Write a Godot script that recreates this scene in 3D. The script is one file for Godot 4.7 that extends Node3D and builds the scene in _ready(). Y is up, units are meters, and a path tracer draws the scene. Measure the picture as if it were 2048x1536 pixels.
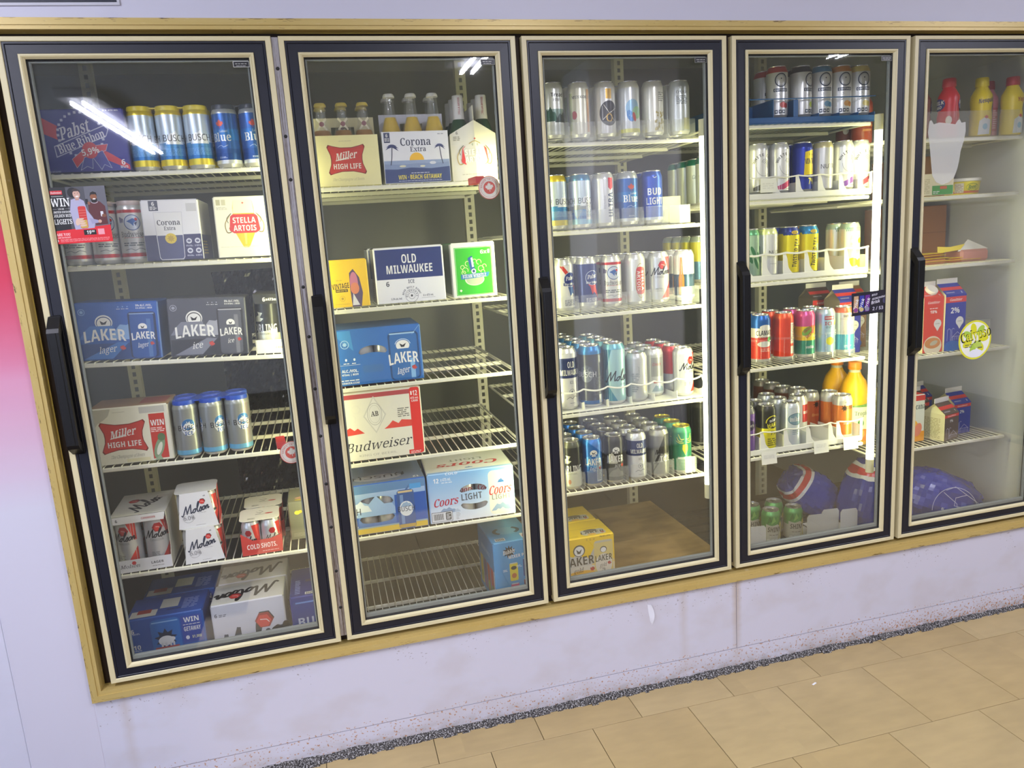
extends Node3D
# A convenience-store drinks cooler: five glass doors in a painted wall, wire shelves of cans and cartons behind them.
# x runs along the wall, y up (0 = bottom edge of the doors), z out of the wall into the shop. One bay every P metres.

const P := 0.616
const W := 0.5986
const H := 1.6086
const FLOOR_Y := -0.358
const CEIL_Y := 2.12
const ZF := -0.154
const EXPOSURE := 1.0
const SHOP := 2.1
const STRIP := 0.185

var fonts := {}
var glyphs := {}
var mats := {}
var protos := {}

# bay*10+shelf -> [height of the shelf top, slope along x]
var shelf_h := {
	11: [1.3227, 0.0], 12: [1.0871, -0.0195], 13: [0.8267, -0.0482], 14: [0.5458, -0.018], 15: [0.2368, -0.012], 16: [-0.085, 0.0],
	21: [1.2606, 0.0], 22: [0.9244, 0.0], 23: [0.6981, 0.0], 24: [0.4713, 0.0], 25: [0.2425, 0.0], 26: [-0.085, 0.0],
	31: [1.3561, 0.0], 32: [1.1015, 0.0], 33: [0.8472, 0.0], 34: [0.5402, 0.0], 35: [0.2844, 0.0], 36: [-0.03, 0.0],
	41: [1.388, 0.0], 42: [1.1562, 0.0], 43: [0.8974, 0.0], 44: [0.6162, 0.0], 45: [0.3098, 0.0], 46: [-0.06, 0.0],
	51: [1.3263, 0.0], 52: [1.137, 0.0], 53: [0.9029, 0.0], 54: [0.5923, 0.0], 55: [0.2572, 0.0], 56: [-0.06, 0.0],
}


func _ready() -> void:
	set_camera_and_light()
	make_fonts()
	build_room()
	build_cooler_shell()
	for i in 5:
		build_door(i)
	build_shelves()
	build_stock()
	build_small_things()


func set_camera_and_light() -> void:
	var cam := Camera3D.new()
	cam.name = "camera"
	cam.fov = 54.131
	cam.near = 0.05
	cam.far = 60.0
	cam.position = Vector3(0.6487, 1.0889, 2.0298)
	cam.rotation = Vector3(-0.191, -0.2398, -0.0657)
	add_child(cam)
	cam.current = true
	var env := Environment.new()
	env.background_mode = Environment.BG_COLOR
	env.background_color = Color(0.75, 0.82, 0.95)
	env.background_energy_multiplier = 5.0
	env.tonemap_mode = Environment.TONE_MAPPER_LINEAR
	env.tonemap_exposure = EXPOSURE
	env.sdfgi_enabled = true
	env.ssao_enabled = true
	env.ssil_enabled = true
	var we := WorldEnvironment.new()
	we.name = "environment"
	we.environment = env
	add_child(we)
	# shop ceiling fittings: two bare tubes each, running towards the cooler
	for f in [[-0.62, 1.35], [-0.62, 3.68], [-0.62, 4.9], [1.6, 1.85], [3.8, 1.55]]:
		ceiling_fitting(f[0], f[1])
	# cooler strip lamps on the backs of the mullions
	for k in [1, 2, 3, 4]:
		strip_lamp(k)


func ceiling_fitting(x: float, z: float) -> void:
	var where := "nearest the cooler on the left" if x < 0 and z < 2 else ("over the middle of the aisle" if x > 0 and x < 2 else ("over the right end of the aisle" if x > 2 else ("second in the left line" if z < 4 else "farthest from the cooler")))
	var t := thing("ceiling_light", "twin tube fluorescent fitting on the shop ceiling, " + where, "light", Transform3D(Basis(), Vector3(x, CEIL_Y, z)), "ceiling lights of the shop")
	var m := MB.new()
	m.box(Vector3(-0.12, -0.05, -0.6), Vector3(0.12, 0.0, 0.6), 0.004)
	part(t, "housing", m, mat("white_paint"))
	for s in [-0.032, 0.032]:
		var tb := MB.new()
		tb.tube([Vector3(s, -0.075, -0.57), Vector3(s, -0.075, 0.57)], 0.010, 10)
		part(t, "tube", tb, glow("shop_tube", Color(0.93, 0.94, 1.0), 12.0))
	for s in [-0.032, 0.032]:
		var l := AreaLight3D.new()
		l.name = "shop_light"
		l.area_size = Vector2(0.018, 1.14)
		l.light_color = Color(0.93, 0.935, 1.0)
		l.light_energy = SHOP
		l.area_range = 12.0
		l.shadow_enabled = true
		l.position = Vector3(s, -0.0865, 0)
		l.rotation = Vector3(-PI / 2, 0, 0)
		t.add_child(l, true)


func strip_lamp(k: int) -> void:
	var x := (k - 1) * P + 0.575
	var names := ["", "behind the right side of the first door", "behind the right side of the second door", "at the right side of the middle door", "at the right side of the fourth door", "at the right end of the fifth door"]
	var t := thing("strip_lamp", "upright fluorescent strip lamp " + names[k], "lamp", Transform3D(Basis(), Vector3(x, 0, -0.098)))
	var hm := MB.new()
	hm.box(Vector3(-0.004, 0.17, 0.034), Vector3(0.030, 1.52, 0.040), 0.002)
	hm.box(Vector3(0.0165, 0.17, 0.020), Vector3(0.030, 1.52, 0.034), 0.004)
	part(t, "housing", hm, mat("cream_metal"))
	var tb := MB.new()
	tb.tube([Vector3(0, 0.262, 0), Vector3(0, 1.352, 0)], 0.0125, 14)
	part(t, "tube", tb, glow("cooler_tube", Color(1.0, 1.0, 0.88), 6.0))
	for y in [[0.215, 0.262], [1.352, 1.40]]:
		var c := MB.new()
		c.tube([Vector3(0, y[0], 0), Vector3(0, y[1], 0)], 0.0135, 14)
		part(t, "end_cap", c, mat("cream_metal"))
	for s in [-1.0, 1.0]:
		var l := AreaLight3D.new()
		l.name = "strip_light"
		l.area_size = Vector2(0.024, 1.09)
		l.light_color = Color(1.0, 0.99, 0.70)
		l.light_energy = STRIP
		l.area_range = 6.0
		l.shadow_enabled = true
		l.position = Vector3(s * 0.010, 0.807, -0.0135)
		l.rotation = Vector3(0, -s * PI / 4, 0)
		t.add_child(l, true)

# ------------------------------------------------------------------ mesh helpers

class Art:
	# flat print: coloured polygons in layers, laid on a face or round a can
	var tris: Array[PackedVector2Array] = []
	var cols: Array[Color] = []
	var lays: PackedInt32Array = []
	var boxes: Array[Rect2] = []
	var host: Node3D

	func add(t: PackedVector2Array, col: Color) -> void:
		if t.is_empty():
			return
		var b := Rect2(t[0], Vector2.ZERO)
		for p in t:
			b = b.expand(p)
		var lay := 1
		for i in boxes.size():
			if lays[i] >= lay and boxes[i].intersects(b):
				lay = lays[i] + 1
		tris.append(t)
		cols.append(col)
		lays.append(lay)
		boxes.append(b)

	func poly(pts: PackedVector2Array, col: Color) -> void:
		var id := Geometry2D.triangulate_polygon(pts)
		var t := PackedVector2Array()
		for i in id:
			t.append(pts[i])
		add(t, col)

	func rect(x0: float, y0: float, x1: float, y1: float, col: Color) -> void:
		add(PackedVector2Array([Vector2(x0, y0), Vector2(x1, y0), Vector2(x1, y1), Vector2(x0, y0), Vector2(x1, y1), Vector2(x0, y1)]), col)

	func rrect(x0: float, y0: float, x1: float, y1: float, r: float, col: Color) -> void:
		var pts := PackedVector2Array()
		for c in [[x1 - r, y1 - r, 0.0], [x0 + r, y1 - r, 90.0], [x0 + r, y0 + r, 180.0], [x1 - r, y0 + r, 270.0]]:
			for k in 5:
				var a := deg_to_rad(c[2] + 22.5 * k)
				pts.append(Vector2(c[0] + r * cos(a), c[1] + r * sin(a)))
		poly(pts, col)

	func ell(cx: float, cy: float, rx: float, ry: float, col: Color, n := 24, rot := 0.0) -> void:
		var t := PackedVector2Array()
		for i in n:
			t.append(Vector2(cx, cy))
			t.append(Vector2(cx, cy) + Vector2(rx * cos(TAU * i / n), ry * sin(TAU * i / n)).rotated(rot))
			t.append(Vector2(cx, cy) + Vector2(rx * cos(TAU * (i + 1) / n), ry * sin(TAU * (i + 1) / n)).rotated(rot))
		add(t, col)

	func ring(cx: float, cy: float, rx: float, ry: float, wd: float, col: Color, n := 28, a0 := 0.0, a1 := TAU) -> void:
		var t := PackedVector2Array()
		for i in n:
			var a := a0 + (a1 - a0) * i / n
			var b := a0 + (a1 - a0) * (i + 1) / n
			var p := [Vector2(cx + rx * cos(a), cy + ry * sin(a)), Vector2(cx + rx * cos(b), cy + ry * sin(b)), Vector2(cx + (rx - wd) * cos(b), cy + (ry - wd) * sin(b)), Vector2(cx + (rx - wd) * cos(a), cy + (ry - wd) * sin(a))]
			for k in [0, 1, 2, 0, 2, 3]:
				t.append(p[k])
		add(t, col)

	func line(pts: PackedVector2Array, wd: float, col: Color) -> void:
		var t := PackedVector2Array()
		for i in pts.size() - 1:
			var d := (pts[i + 1] - pts[i]).normalized()
			var s := d.orthogonal() * wd * 0.5
			var e := d * wd * 0.3
			var p := [pts[i] - s - e, pts[i + 1] - s + e, pts[i + 1] + s + e, pts[i] + s - e]
			for k in [0, 1, 2, 0, 2, 3]:
				t.append(p[k])
		add(t, col)

	func curve(pts: PackedVector2Array, wd: float, col: Color, n := 5) -> void:
		var o := PackedVector2Array()
		for i in pts.size() - 1:
			var a := pts[maxi(i - 1, 0)]
			var d := pts[mini(i + 2, pts.size() - 1)]
			for k in n:
				o.append(pts[i].cubic_interpolate(pts[i + 1], a, d, float(k) / n))
		o.append(pts[pts.size() - 1])
		line(o, wd, col)

	# text fitted to cap height h (and to width w when given), centred on (cx, cy); shear slants it, rot turns it, arch lifts its middle
	func text(s: String, cx: float, cy: float, h: float, col: Color, font := "sansb", w := 0.0, shear := 0.0, rot := 0.0, arch := 0.0) -> void:
		var g: PackedVector2Array = host.glyph_tris(s, font)
		if g.is_empty():
			return
		var lo := g[0].x
		var hi := g[0].x
		for p in g:
			lo = minf(lo, p.x)
			hi = maxf(hi, p.x)
		var sx := h if w == 0.0 else w / (hi - lo)
		var t := PackedVector2Array()
		for p in g:
			var q := Vector2((p.x - (lo + hi) * 0.5) * sx, (p.y - 0.5) * h)
			if arch != 0.0:
				var hw := (hi - lo) * 0.5 * sx
				q.y += arch * (1.0 - pow(q.x / hw, 2))
			q.x += shear * q.y
			t.append(q.rotated(rot) + Vector2(cx, cy))
		add(t, col)

	func arc_text(s: String, cx: float, cy: float, r: float, h: float, a_mid: float, col: Color, font := "sansb", step := 0.0) -> void:
		var da := step if step != 0.0 else h * 0.95 / r
		for i in s.length():
			var a := a_mid - (i - (s.length() - 1) * 0.5) * da
			if s[i] != " ":
				text(s[i], cx + r * cos(a), cy + r * sin(a), h, col, font, 0.0, 0.0, a - PI / 2)

	# rows of tiny dashes: copy too small to read
	func fine(x0: float, y0: float, x1: float, y1: float, rows: int, col: Color, sd := 1) -> void:
		var rng := RandomNumberGenerator.new()
		rng.seed = sd
		var t := PackedVector2Array()
		var dh := (y1 - y0) / rows
		for r in rows:
			var x := x0
			var yy := y0 + r * dh
			while x < x1 - dh:
				var l := minf(rng.randf_range(1.0, 3.5) * dh, x1 - x)
				for p in [[x, yy], [x + l, yy], [x + l, yy + dh * 0.5], [x, yy], [x + l, yy + dh * 0.5], [x, yy + dh * 0.5]]:
					t.append(Vector2(p[0], p[1]))
				x += l + dh * 0.5
		add(t, col)

	func barcode(x0: float, y0: float, x1: float, y1: float, dark := Color(0.12, 0.12, 0.12), light := Color(0.93, 0.93, 0.93)) -> void:
		rect(x0, y0, x1, y1, light)
		var t := PackedVector2Array()
		var n := 16
		for i in n:
			var a := x0 + (x1 - x0) * (0.06 + 0.88 * i / n)
			var b := a + (x1 - x0) / n * (0.3 + 0.35 * ((i * 7) % 3) * 0.5)
			for p in [[a, y0], [b, y0], [b, y1], [a, y0], [b, y1], [a, y1]]:
				t.append(Vector2(p[0], lerpf(y0, y1, 0.1) if p[1] == y0 else lerpf(y0, y1, 0.9)))
		add(t, dark)

	func leaf(cx: float, cy: float, s: float, col: Color, rot := 0.0) -> void:
		var half := [[0.0, 1.0], [0.16, 0.68], [0.34, 0.76], [0.27, 0.32], [0.46, 0.52], [0.53, 0.38], [0.82, 0.44], [0.74, 0.2], [0.9, 0.1], [0.44, -0.3], [0.5, -0.46], [0.06, -0.4], [0.06, -0.85]]
		var pts := PackedVector2Array()
		for p in half:
			pts.append(Vector2(p[0], p[1]))
		for i in range(half.size() - 1, 0, -1):
			pts.append(Vector2(-half[i][0], half[i][1]))
		for i in pts.size():
			pts[i] = (pts[i] * s).rotated(rot) + Vector2(cx, cy)
		poly(pts, col)

	func hexa(cx: float, cy: float, r: float, col: Color, rot := 0.0) -> void:
		ell(cx, cy, r, r, col, 6, rot)

	func mount(x0: float, y0: float, x1: float, h: float, col: Color, sd := 1) -> void:
		var rng := RandomNumberGenerator.new()
		rng.seed = sd
		var pts := PackedVector2Array([Vector2(x0, y0)])
		var n := 7
		for i in range(1, n):
			var hh := h * (0.35 + 0.65 * (1.0 - absf(2.0 * i / n - 1.0))) * (1.0 if i % 2 == 0 else 0.72) * rng.randf_range(0.85, 1.05)
			pts.append(Vector2(lerpf(x0, x1, float(i) / n), y0 + hh))
		pts.append(Vector2(x1, y0))
		poly(pts, col)

	func star(cx: float, cy: float, r: float, ri: float, n: int, col: Color, rot := PI / 2) -> void:
		var pts := PackedVector2Array()
		for i in n * 2:
			var a := rot + PI * i / n
			pts.append(Vector2(cx, cy) + Vector2(cos(a), sin(a)) * (r if i % 2 == 0 else ri))
		poly(pts, col)

	# hand-lettered script: M o l s o n
	func molson(cx: float, cy: float, w: float, col: Color, th := 0.035, rot := 0.0) -> void:
		var strokes := [
			[[-0.03, 0.06], [0.02, 0.02], [0.08, 0.2], [0.15, 0.42]], [[0.15, 0.42], [0.17, 0.2], [0.18, 0.08]], [[0.18, 0.08], [0.26, 0.3], [0.33, 0.46]], [[0.33, 0.46], [0.33, 0.2], [0.34, 0.08], [0.39, 0.12]],
			[[0.5, 0.24], [0.43, 0.2], [0.41, 0.1], [0.46, 0.08], [0.51, 0.16], [0.5, 0.24], [0.56, 0.2]],
			[[0.56, 0.2], [0.64, 0.42], [0.63, 0.52], [0.58, 0.36], [0.58, 0.12], [0.64, 0.1], [0.69, 0.22]],
			[[0.69, 0.22], [0.72, 0.27], [0.74, 0.16], [0.71, 0.08], [0.66, 0.1]], [[0.74, 0.14], [0.79, 0.2]],
			[[0.85, 0.27], [0.79, 0.24], [0.77, 0.14], [0.82, 0.11], [0.87, 0.19], [0.85, 0.27], [0.9, 0.24]],
			[[0.9, 0.26], [0.91, 0.12]], [[0.91, 0.16], [0.96, 0.28], [0.99, 0.26], [0.99, 0.14], [1.04, 0.18]]]
		for st in strokes:
			var pts := PackedVector2Array()
			for p in st:
				var q := Vector2(p[0] - 0.5, (p[1] - 0.24) * 0.95)
				q.x += 0.18 * q.y
				pts.append((q * w).rotated(rot) + Vector2(cx, cy))
			curve(pts, w * th, col, 4)


class MB:
	# collects triangles with normals and colours; faces are turned to agree with their normals
	var v := PackedVector3Array()
	var n := PackedVector3Array()
	var c := PackedColorArray()
	var uv := PackedVector2Array()
	var col := Color.WHITE

	func tri(a: Vector3, b: Vector3, d: Vector3, na: Vector3, nb: Vector3, nd: Vector3, ua := Vector2.ZERO, ub := Vector2.ZERO, ud := Vector2.ZERO) -> void:
		if (b - a).cross(d - a).dot(na + nb + nd) > 0.0:
			v.append_array([a, d, b])
			n.append_array([na, nd, nb])
			uv.append_array([ua, ud, ub])
		else:
			v.append_array([a, b, d])
			n.append_array([na, nb, nd])
			uv.append_array([ua, ub, ud])
		c.append_array([col, col, col])

	func flat(a: Vector3, b: Vector3, d: Vector3, outward: Vector3) -> void:
		var nn := (b - a).cross(d - a).normalized()
		if nn.dot(outward) < 0.0:
			nn = -nn
		tri(a, b, d, nn, nn, nn)

	func quad(a: Vector3, b: Vector3, d: Vector3, e: Vector3, nn: Vector3, u0 := Vector2.ZERO, u1 := Vector2.ONE) -> void:
		tri(a, b, d, nn, nn, nn, Vector2(u0.x, u1.y), u1, Vector2(u1.x, u0.y))
		tri(a, d, e, nn, nn, nn, Vector2(u0.x, u1.y), Vector2(u1.x, u0.y), u0)

	func box(a: Vector3, b: Vector3, bev := 0.0, xf := Transform3D()) -> void:
		var s := (b - a) * 0.5
		var o := (a + b) * 0.5
		var r := minf(bev, minf(s.x, minf(s.y, s.z)) * 0.9)
		var X := [Vector3.RIGHT, Vector3.UP, Vector3.BACK]
		for k in 3:
			var i: Vector3 = X[k]
			var j: Vector3 = X[(k + 1) % 3]
			var l: Vector3 = X[(k + 2) % 3]
			var si := s[k]
			var sj := s[(k + 1) % 3]
			var sl := s[(k + 2) % 3]
			for sg in [-1.0, 1.0]:
				var ce: Vector3 = o + i * si * sg
				var pj := j * (sj - r)
				var pl := l * (sl - r)
				quad(xf * (ce - pj - pl), xf * (ce + pj - pl), xf * (ce + pj + pl), xf * (ce - pj + pl), (xf.basis * (i * sg)).normalized())
				if r > 0.0:
					for sh in [-1.0, 1.0]:   # the edge between faces i and j
						var e1: Vector3 = o + i * si * sg + j * (sj - r) * sh
						var e2: Vector3 = o + i * (si - r) * sg + j * sj * sh
						quad(xf * (e1 - pl), xf * (e2 - pl), xf * (e2 + pl), xf * (e1 + pl), (xf.basis * (i * sg + j * sh)).normalized())
		if r > 0.0:
			for sx in [-1.0, 1.0]:
				for sy in [-1.0, 1.0]:
					for sz in [-1.0, 1.0]:
						var q := Vector3(sx, sy, sz)
						flat(xf * (o + Vector3(s.x, s.y - r, s.z - r) * q), xf * (o + Vector3(s.x - r, s.y, s.z - r) * q), xf * (o + Vector3(s.x - r, s.y - r, s.z) * q), xf.basis * q)

	# profile: [[radius, y, colour], ...] turned round y; the colour of a ring colours the band above it
	func lathe(prof: Array, seg := 28, xf := Transform3D(), sharp := 0.7) -> void:
		var m := prof.size()
		var ns := []
		for i in m - 1:
			var d := Vector2(prof[i + 1][0] - prof[i][0], prof[i + 1][1] - prof[i][1])
			ns.append(Vector2(d.y, -d.x).normalized() if d.length() > 1e-7 else Vector2.ZERO)
		for i in m - 1:
			if ns[i] == Vector2.ZERO:
				continue
			var n0: Vector2 = ns[i]
			var n1: Vector2 = ns[i]
			if i > 0 and ns[i - 1].dot(ns[i]) > sharp:
				n0 = (ns[i - 1] + ns[i]).normalized()
			if i < m - 2 and ns[i + 1].dot(ns[i]) > sharp:
				n1 = (ns[i + 1] + ns[i]).normalized()
			col = prof[i][2] if prof[i].size() > 2 else col
			for k in seg:
				var a0 := TAU * k / seg
				var a1 := TAU * (k + 1) / seg
				var d0 := Vector3(sin(a0), 0, cos(a0))
				var d1 := Vector3(sin(a1), 0, cos(a1))
				var p := [d0 * prof[i][0] + Vector3(0, prof[i][1], 0), d1 * prof[i][0] + Vector3(0, prof[i][1], 0), d1 * prof[i + 1][0] + Vector3(0, prof[i + 1][1], 0), d0 * prof[i + 1][0] + Vector3(0, prof[i + 1][1], 0)]
				var q := [d0 * n0.x + Vector3(0, n0.y, 0), d1 * n0.x + Vector3(0, n0.y, 0), d1 * n1.x + Vector3(0, n1.y, 0), d0 * n1.x + Vector3(0, n1.y, 0)]
				for j in 4:
					p[j] = xf * p[j]
					q[j] = (xf.basis * q[j]).normalized()
				if prof[i][0] > 1e-6:
					tri(p[0], p[1], p[2], q[0], q[1], q[2])
				if prof[i + 1][0] > 1e-6:
					tri(p[0], p[2], p[3], q[0], q[2], q[3])

	func tube(pts: Array, r: float, sides := 8, caps := true) -> void:
		var rings := []
		var m := pts.size()
		var up := Vector3.UP
		for i in m:
			var d: Vector3 = (pts[mini(i + 1, m - 1)] - pts[maxi(i - 1, 0)]).normalized()
			if absf(d.dot(up)) > 0.98:
				up = Vector3.BACK
			var sx := d.cross(up).normalized()
			var sy := sx.cross(d).normalized()
			up = sy
			var ring := []
			for k in sides:
				var a := TAU * k / sides
				ring.append(sx * cos(a) + sy * sin(a))
			rings.append(ring)
		for i in m - 1:
			for k in sides:
				var k2 := (k + 1) % sides
				var a: Vector3 = rings[i][k]
				var b: Vector3 = rings[i][k2]
				var d: Vector3 = rings[i + 1][k2]
				var e: Vector3 = rings[i + 1][k]
				tri(pts[i] + a * r, pts[i] + b * r, pts[i + 1] + d * r, a, b, d)
				tri(pts[i] + a * r, pts[i + 1] + d * r, pts[i + 1] + e * r, a, d, e)
		if caps:
			for e in [0, m - 1]:
				var dd: Vector3 = (pts[1] - pts[0]).normalized() * -1.0 if e == 0 else (pts[m - 1] - pts[m - 2]).normalized()
				for k in sides:
					tri(pts[e], pts[e] + rings[e][k] * r, pts[e] + rings[e][(k + 1) % sides] * r, dd, dd, dd)

	# polygon in the x-y plane of xf, given thickness d along -z
	func prism(pts: PackedVector2Array, d: float, xf := Transform3D()) -> void:
		var id := Geometry2D.triangulate_polygon(pts)
		var f := (xf.basis.z).normalized()
		for i in range(0, id.size(), 3):
			var a := pts[id[i]]
			var b := pts[id[i + 1]]
			var e := pts[id[i + 2]]
			tri(xf * Vector3(a.x, a.y, 0), xf * Vector3(b.x, b.y, 0), xf * Vector3(e.x, e.y, 0), f, f, f, a, b, e)
			tri(xf * Vector3(a.x, a.y, -d), xf * Vector3(b.x, b.y, -d), xf * Vector3(e.x, e.y, -d), -f, -f, -f, a, b, e)
		var cw := 1.0 if Geometry2D.is_polygon_clockwise(pts) else -1.0
		for i in pts.size():
			var a := pts[i]
			var b := pts[(i + 1) % pts.size()]
			var o := (b - a).orthogonal() * cw
			var nn := (xf.basis * Vector3(o.x, o.y, 0)).normalized()
			quad(xf * Vector3(a.x, a.y, 0), xf * Vector3(b.x, b.y, 0), xf * Vector3(b.x, b.y, -d), xf * Vector3(a.x, a.y, -d), nn)

	func art(a: Art, xf: Transform3D, eps := 0.00006) -> void:
		var nn := xf.basis.z.normalized()
		for i in a.tris.size():
			col = a.cols[i]
			var t := a.tris[i]
			var z := a.lays[i] * eps
			for k in range(0, t.size(), 3):
				tri(xf * Vector3(t[k].x, t[k].y, z), xf * Vector3(t[k + 1].x, t[k + 1].y, z), xf * Vector3(t[k + 2].x, t[k + 2].y, z), nn, nn, nn)

	# wrap print round a cylinder of radius r; u = 0 faces +z
	func art_round(a: Art, r: float, eps := 0.00006, squash := 1.0) -> void:
		var step := r * 0.24
		for i in a.tris.size():
			col = a.cols[i]
			var t := a.tris[i]
			var rr := r + a.lays[i] * eps + 0.00012
			for k in range(0, t.size(), 3):
				var lo := minf(t[k].x, minf(t[k + 1].x, t[k + 2].x))
				var hi := maxf(t[k].x, maxf(t[k + 1].x, t[k + 2].x))
				var s0 := int(floor(lo / step))
				var s1 := int(floor(hi / step - 1e-6))
				if s0 >= s1:
					bent(t[k], t[k + 1], t[k + 2], r, rr)
					continue
				for s in range(s0, s1 + 1):
					var q := clip(clip(PackedVector2Array([t[k], t[k + 1], t[k + 2]]), s * step, 1.0), (s + 1) * step, -1.0)
					for j in range(1, q.size() - 1):
						bent(q[0], q[j], q[j + 1], r, rr)

	func bent(a: Vector2, b: Vector2, d: Vector2, r: float, rr: float) -> void:
		var na := Vector3(sin(a.x / r), 0, cos(a.x / r))
		var nb := Vector3(sin(b.x / r), 0, cos(b.x / r))
		var nd := Vector3(sin(d.x / r), 0, cos(d.x / r))
		tri(na * rr + Vector3(0, a.y, 0), nb * rr + Vector3(0, b.y, 0), nd * rr + Vector3(0, d.y, 0), na, nb, nd)

	func clip(p: PackedVector2Array, x: float, sg: float) -> PackedVector2Array:
		var o := PackedVector2Array()
		for i in p.size():
			var a := p[i]
			var b := p[(i + 1) % p.size()]
			var da := (a.x - x) * sg
			var db := (b.x - x) * sg
			if da >= 0.0:
				o.append(a)
			if (da > 0.0 and db < 0.0) or (da < 0.0 and db > 0.0):
				o.append(a.lerp(b, da / (da - db)))
		return o

	func mesh() -> ArrayMesh:
		var arr := []
		arr.resize(Mesh.ARRAY_MAX)
		arr[Mesh.ARRAY_VERTEX] = v
		arr[Mesh.ARRAY_NORMAL] = n
		arr[Mesh.ARRAY_COLOR] = c
		arr[Mesh.ARRAY_TEX_UV] = uv
		var m := ArrayMesh.new()
		m.add_surface_from_arrays(Mesh.PRIMITIVE_TRIANGLES, arr)
		return m


func make_fonts() -> void:
	for f in [["sans", "Droid Sans", 400], ["sansb", "Droid Sans", 700], ["serif", "Droid Serif", 400], ["serifb", "Droid Serif", 700], ["mono", "Droid Sans Mono", 400]]:
		var s := SystemFont.new()
		s.font_names = PackedStringArray([f[1]])
		s.font_weight = f[2]
		fonts[f[0]] = s
	fonts["sansx"] = fonts["sansb"]
	fonts["serifx"] = fonts["serifb"]


func glyph_tris(s: String, font: String) -> PackedVector2Array:
	var key := font + "|" + s
	if not glyphs.has(key):
		var cap := raw_text("H", font)
		var top := 0.0
		var bot := 1e9
		for p in cap:
			top = maxf(top, p.y)
			bot = minf(bot, p.y)
		var t := raw_text(s, font)
		for i in t.size():
			t[i] = Vector2(t[i].x / (top - bot), (t[i].y - bot) / (top - bot))
		glyphs[key] = t
	return glyphs[key]


func raw_text(s: String, font: String) -> PackedVector2Array:
	var tm := TextMesh.new()
	tm.text = s
	tm.font = fonts[font]
	tm.font_size = 48
	tm.pixel_size = 0.01
	tm.curve_step = 3.5
	tm.depth = 0.0
	tm.vertical_alignment = VERTICAL_ALIGNMENT_BOTTOM
	var o := PackedVector2Array()
	if tm.get_surface_count() == 0:
		return o
	var arr := tm.surface_get_arrays(0)
	var vv: PackedVector3Array = arr[Mesh.ARRAY_VERTEX]
	var id = arr[Mesh.ARRAY_INDEX]
	if id == null:
		for p in vv:
			o.append(Vector2(p.x, p.y))
	else:
		for i in id:
			o.append(Vector2(vv[i].x, vv[i].y))
	return o


func new_art() -> Art:
	var a := Art.new()
	a.host = self
	return a


func thing(called: String, label: String, category: String, xf := Transform3D(), group := "") -> Node3D:
	var o := Node3D.new()
	o.name = called
	add_child(o, true)
	o.transform = xf
	tag(o, label, category, group)
	return o


func tag(o: Node3D, label: String, category: String, group := "") -> void:
	o.set_meta("label", label)
	o.set_meta("category", category)
	if group:
		o.set_meta("group", group)


func part(parent: Node3D, called: String, m: MB, material: Material, label := "") -> MeshInstance3D:
	var o := MeshInstance3D.new()
	o.name = called
	o.mesh = m.mesh()
	o.material_override = material
	o.set_surface_override_material(0, material)
	o.material_override = null
	parent.add_child(o, true)
	if label:
		o.set_meta("label", label)
	return o


func hx(s: String) -> Color:
	return Color(s)


func std(c: Color, rough := 0.6, metal := 0.0) -> StandardMaterial3D:
	var m := StandardMaterial3D.new()
	m.albedo_color = c
	m.roughness = rough
	m.metallic = metal
	return m


func glow(called: String, c: Color, e: float) -> StandardMaterial3D:
	if not mats.has(called):
		var m := std(Color(0.9, 0.9, 0.9), 0.4)
		m.emission_enabled = true
		m.emission = c
		m.emission_energy_multiplier = e
		m.resource_name = called
		mats[called] = m
	return mats[called]


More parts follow.
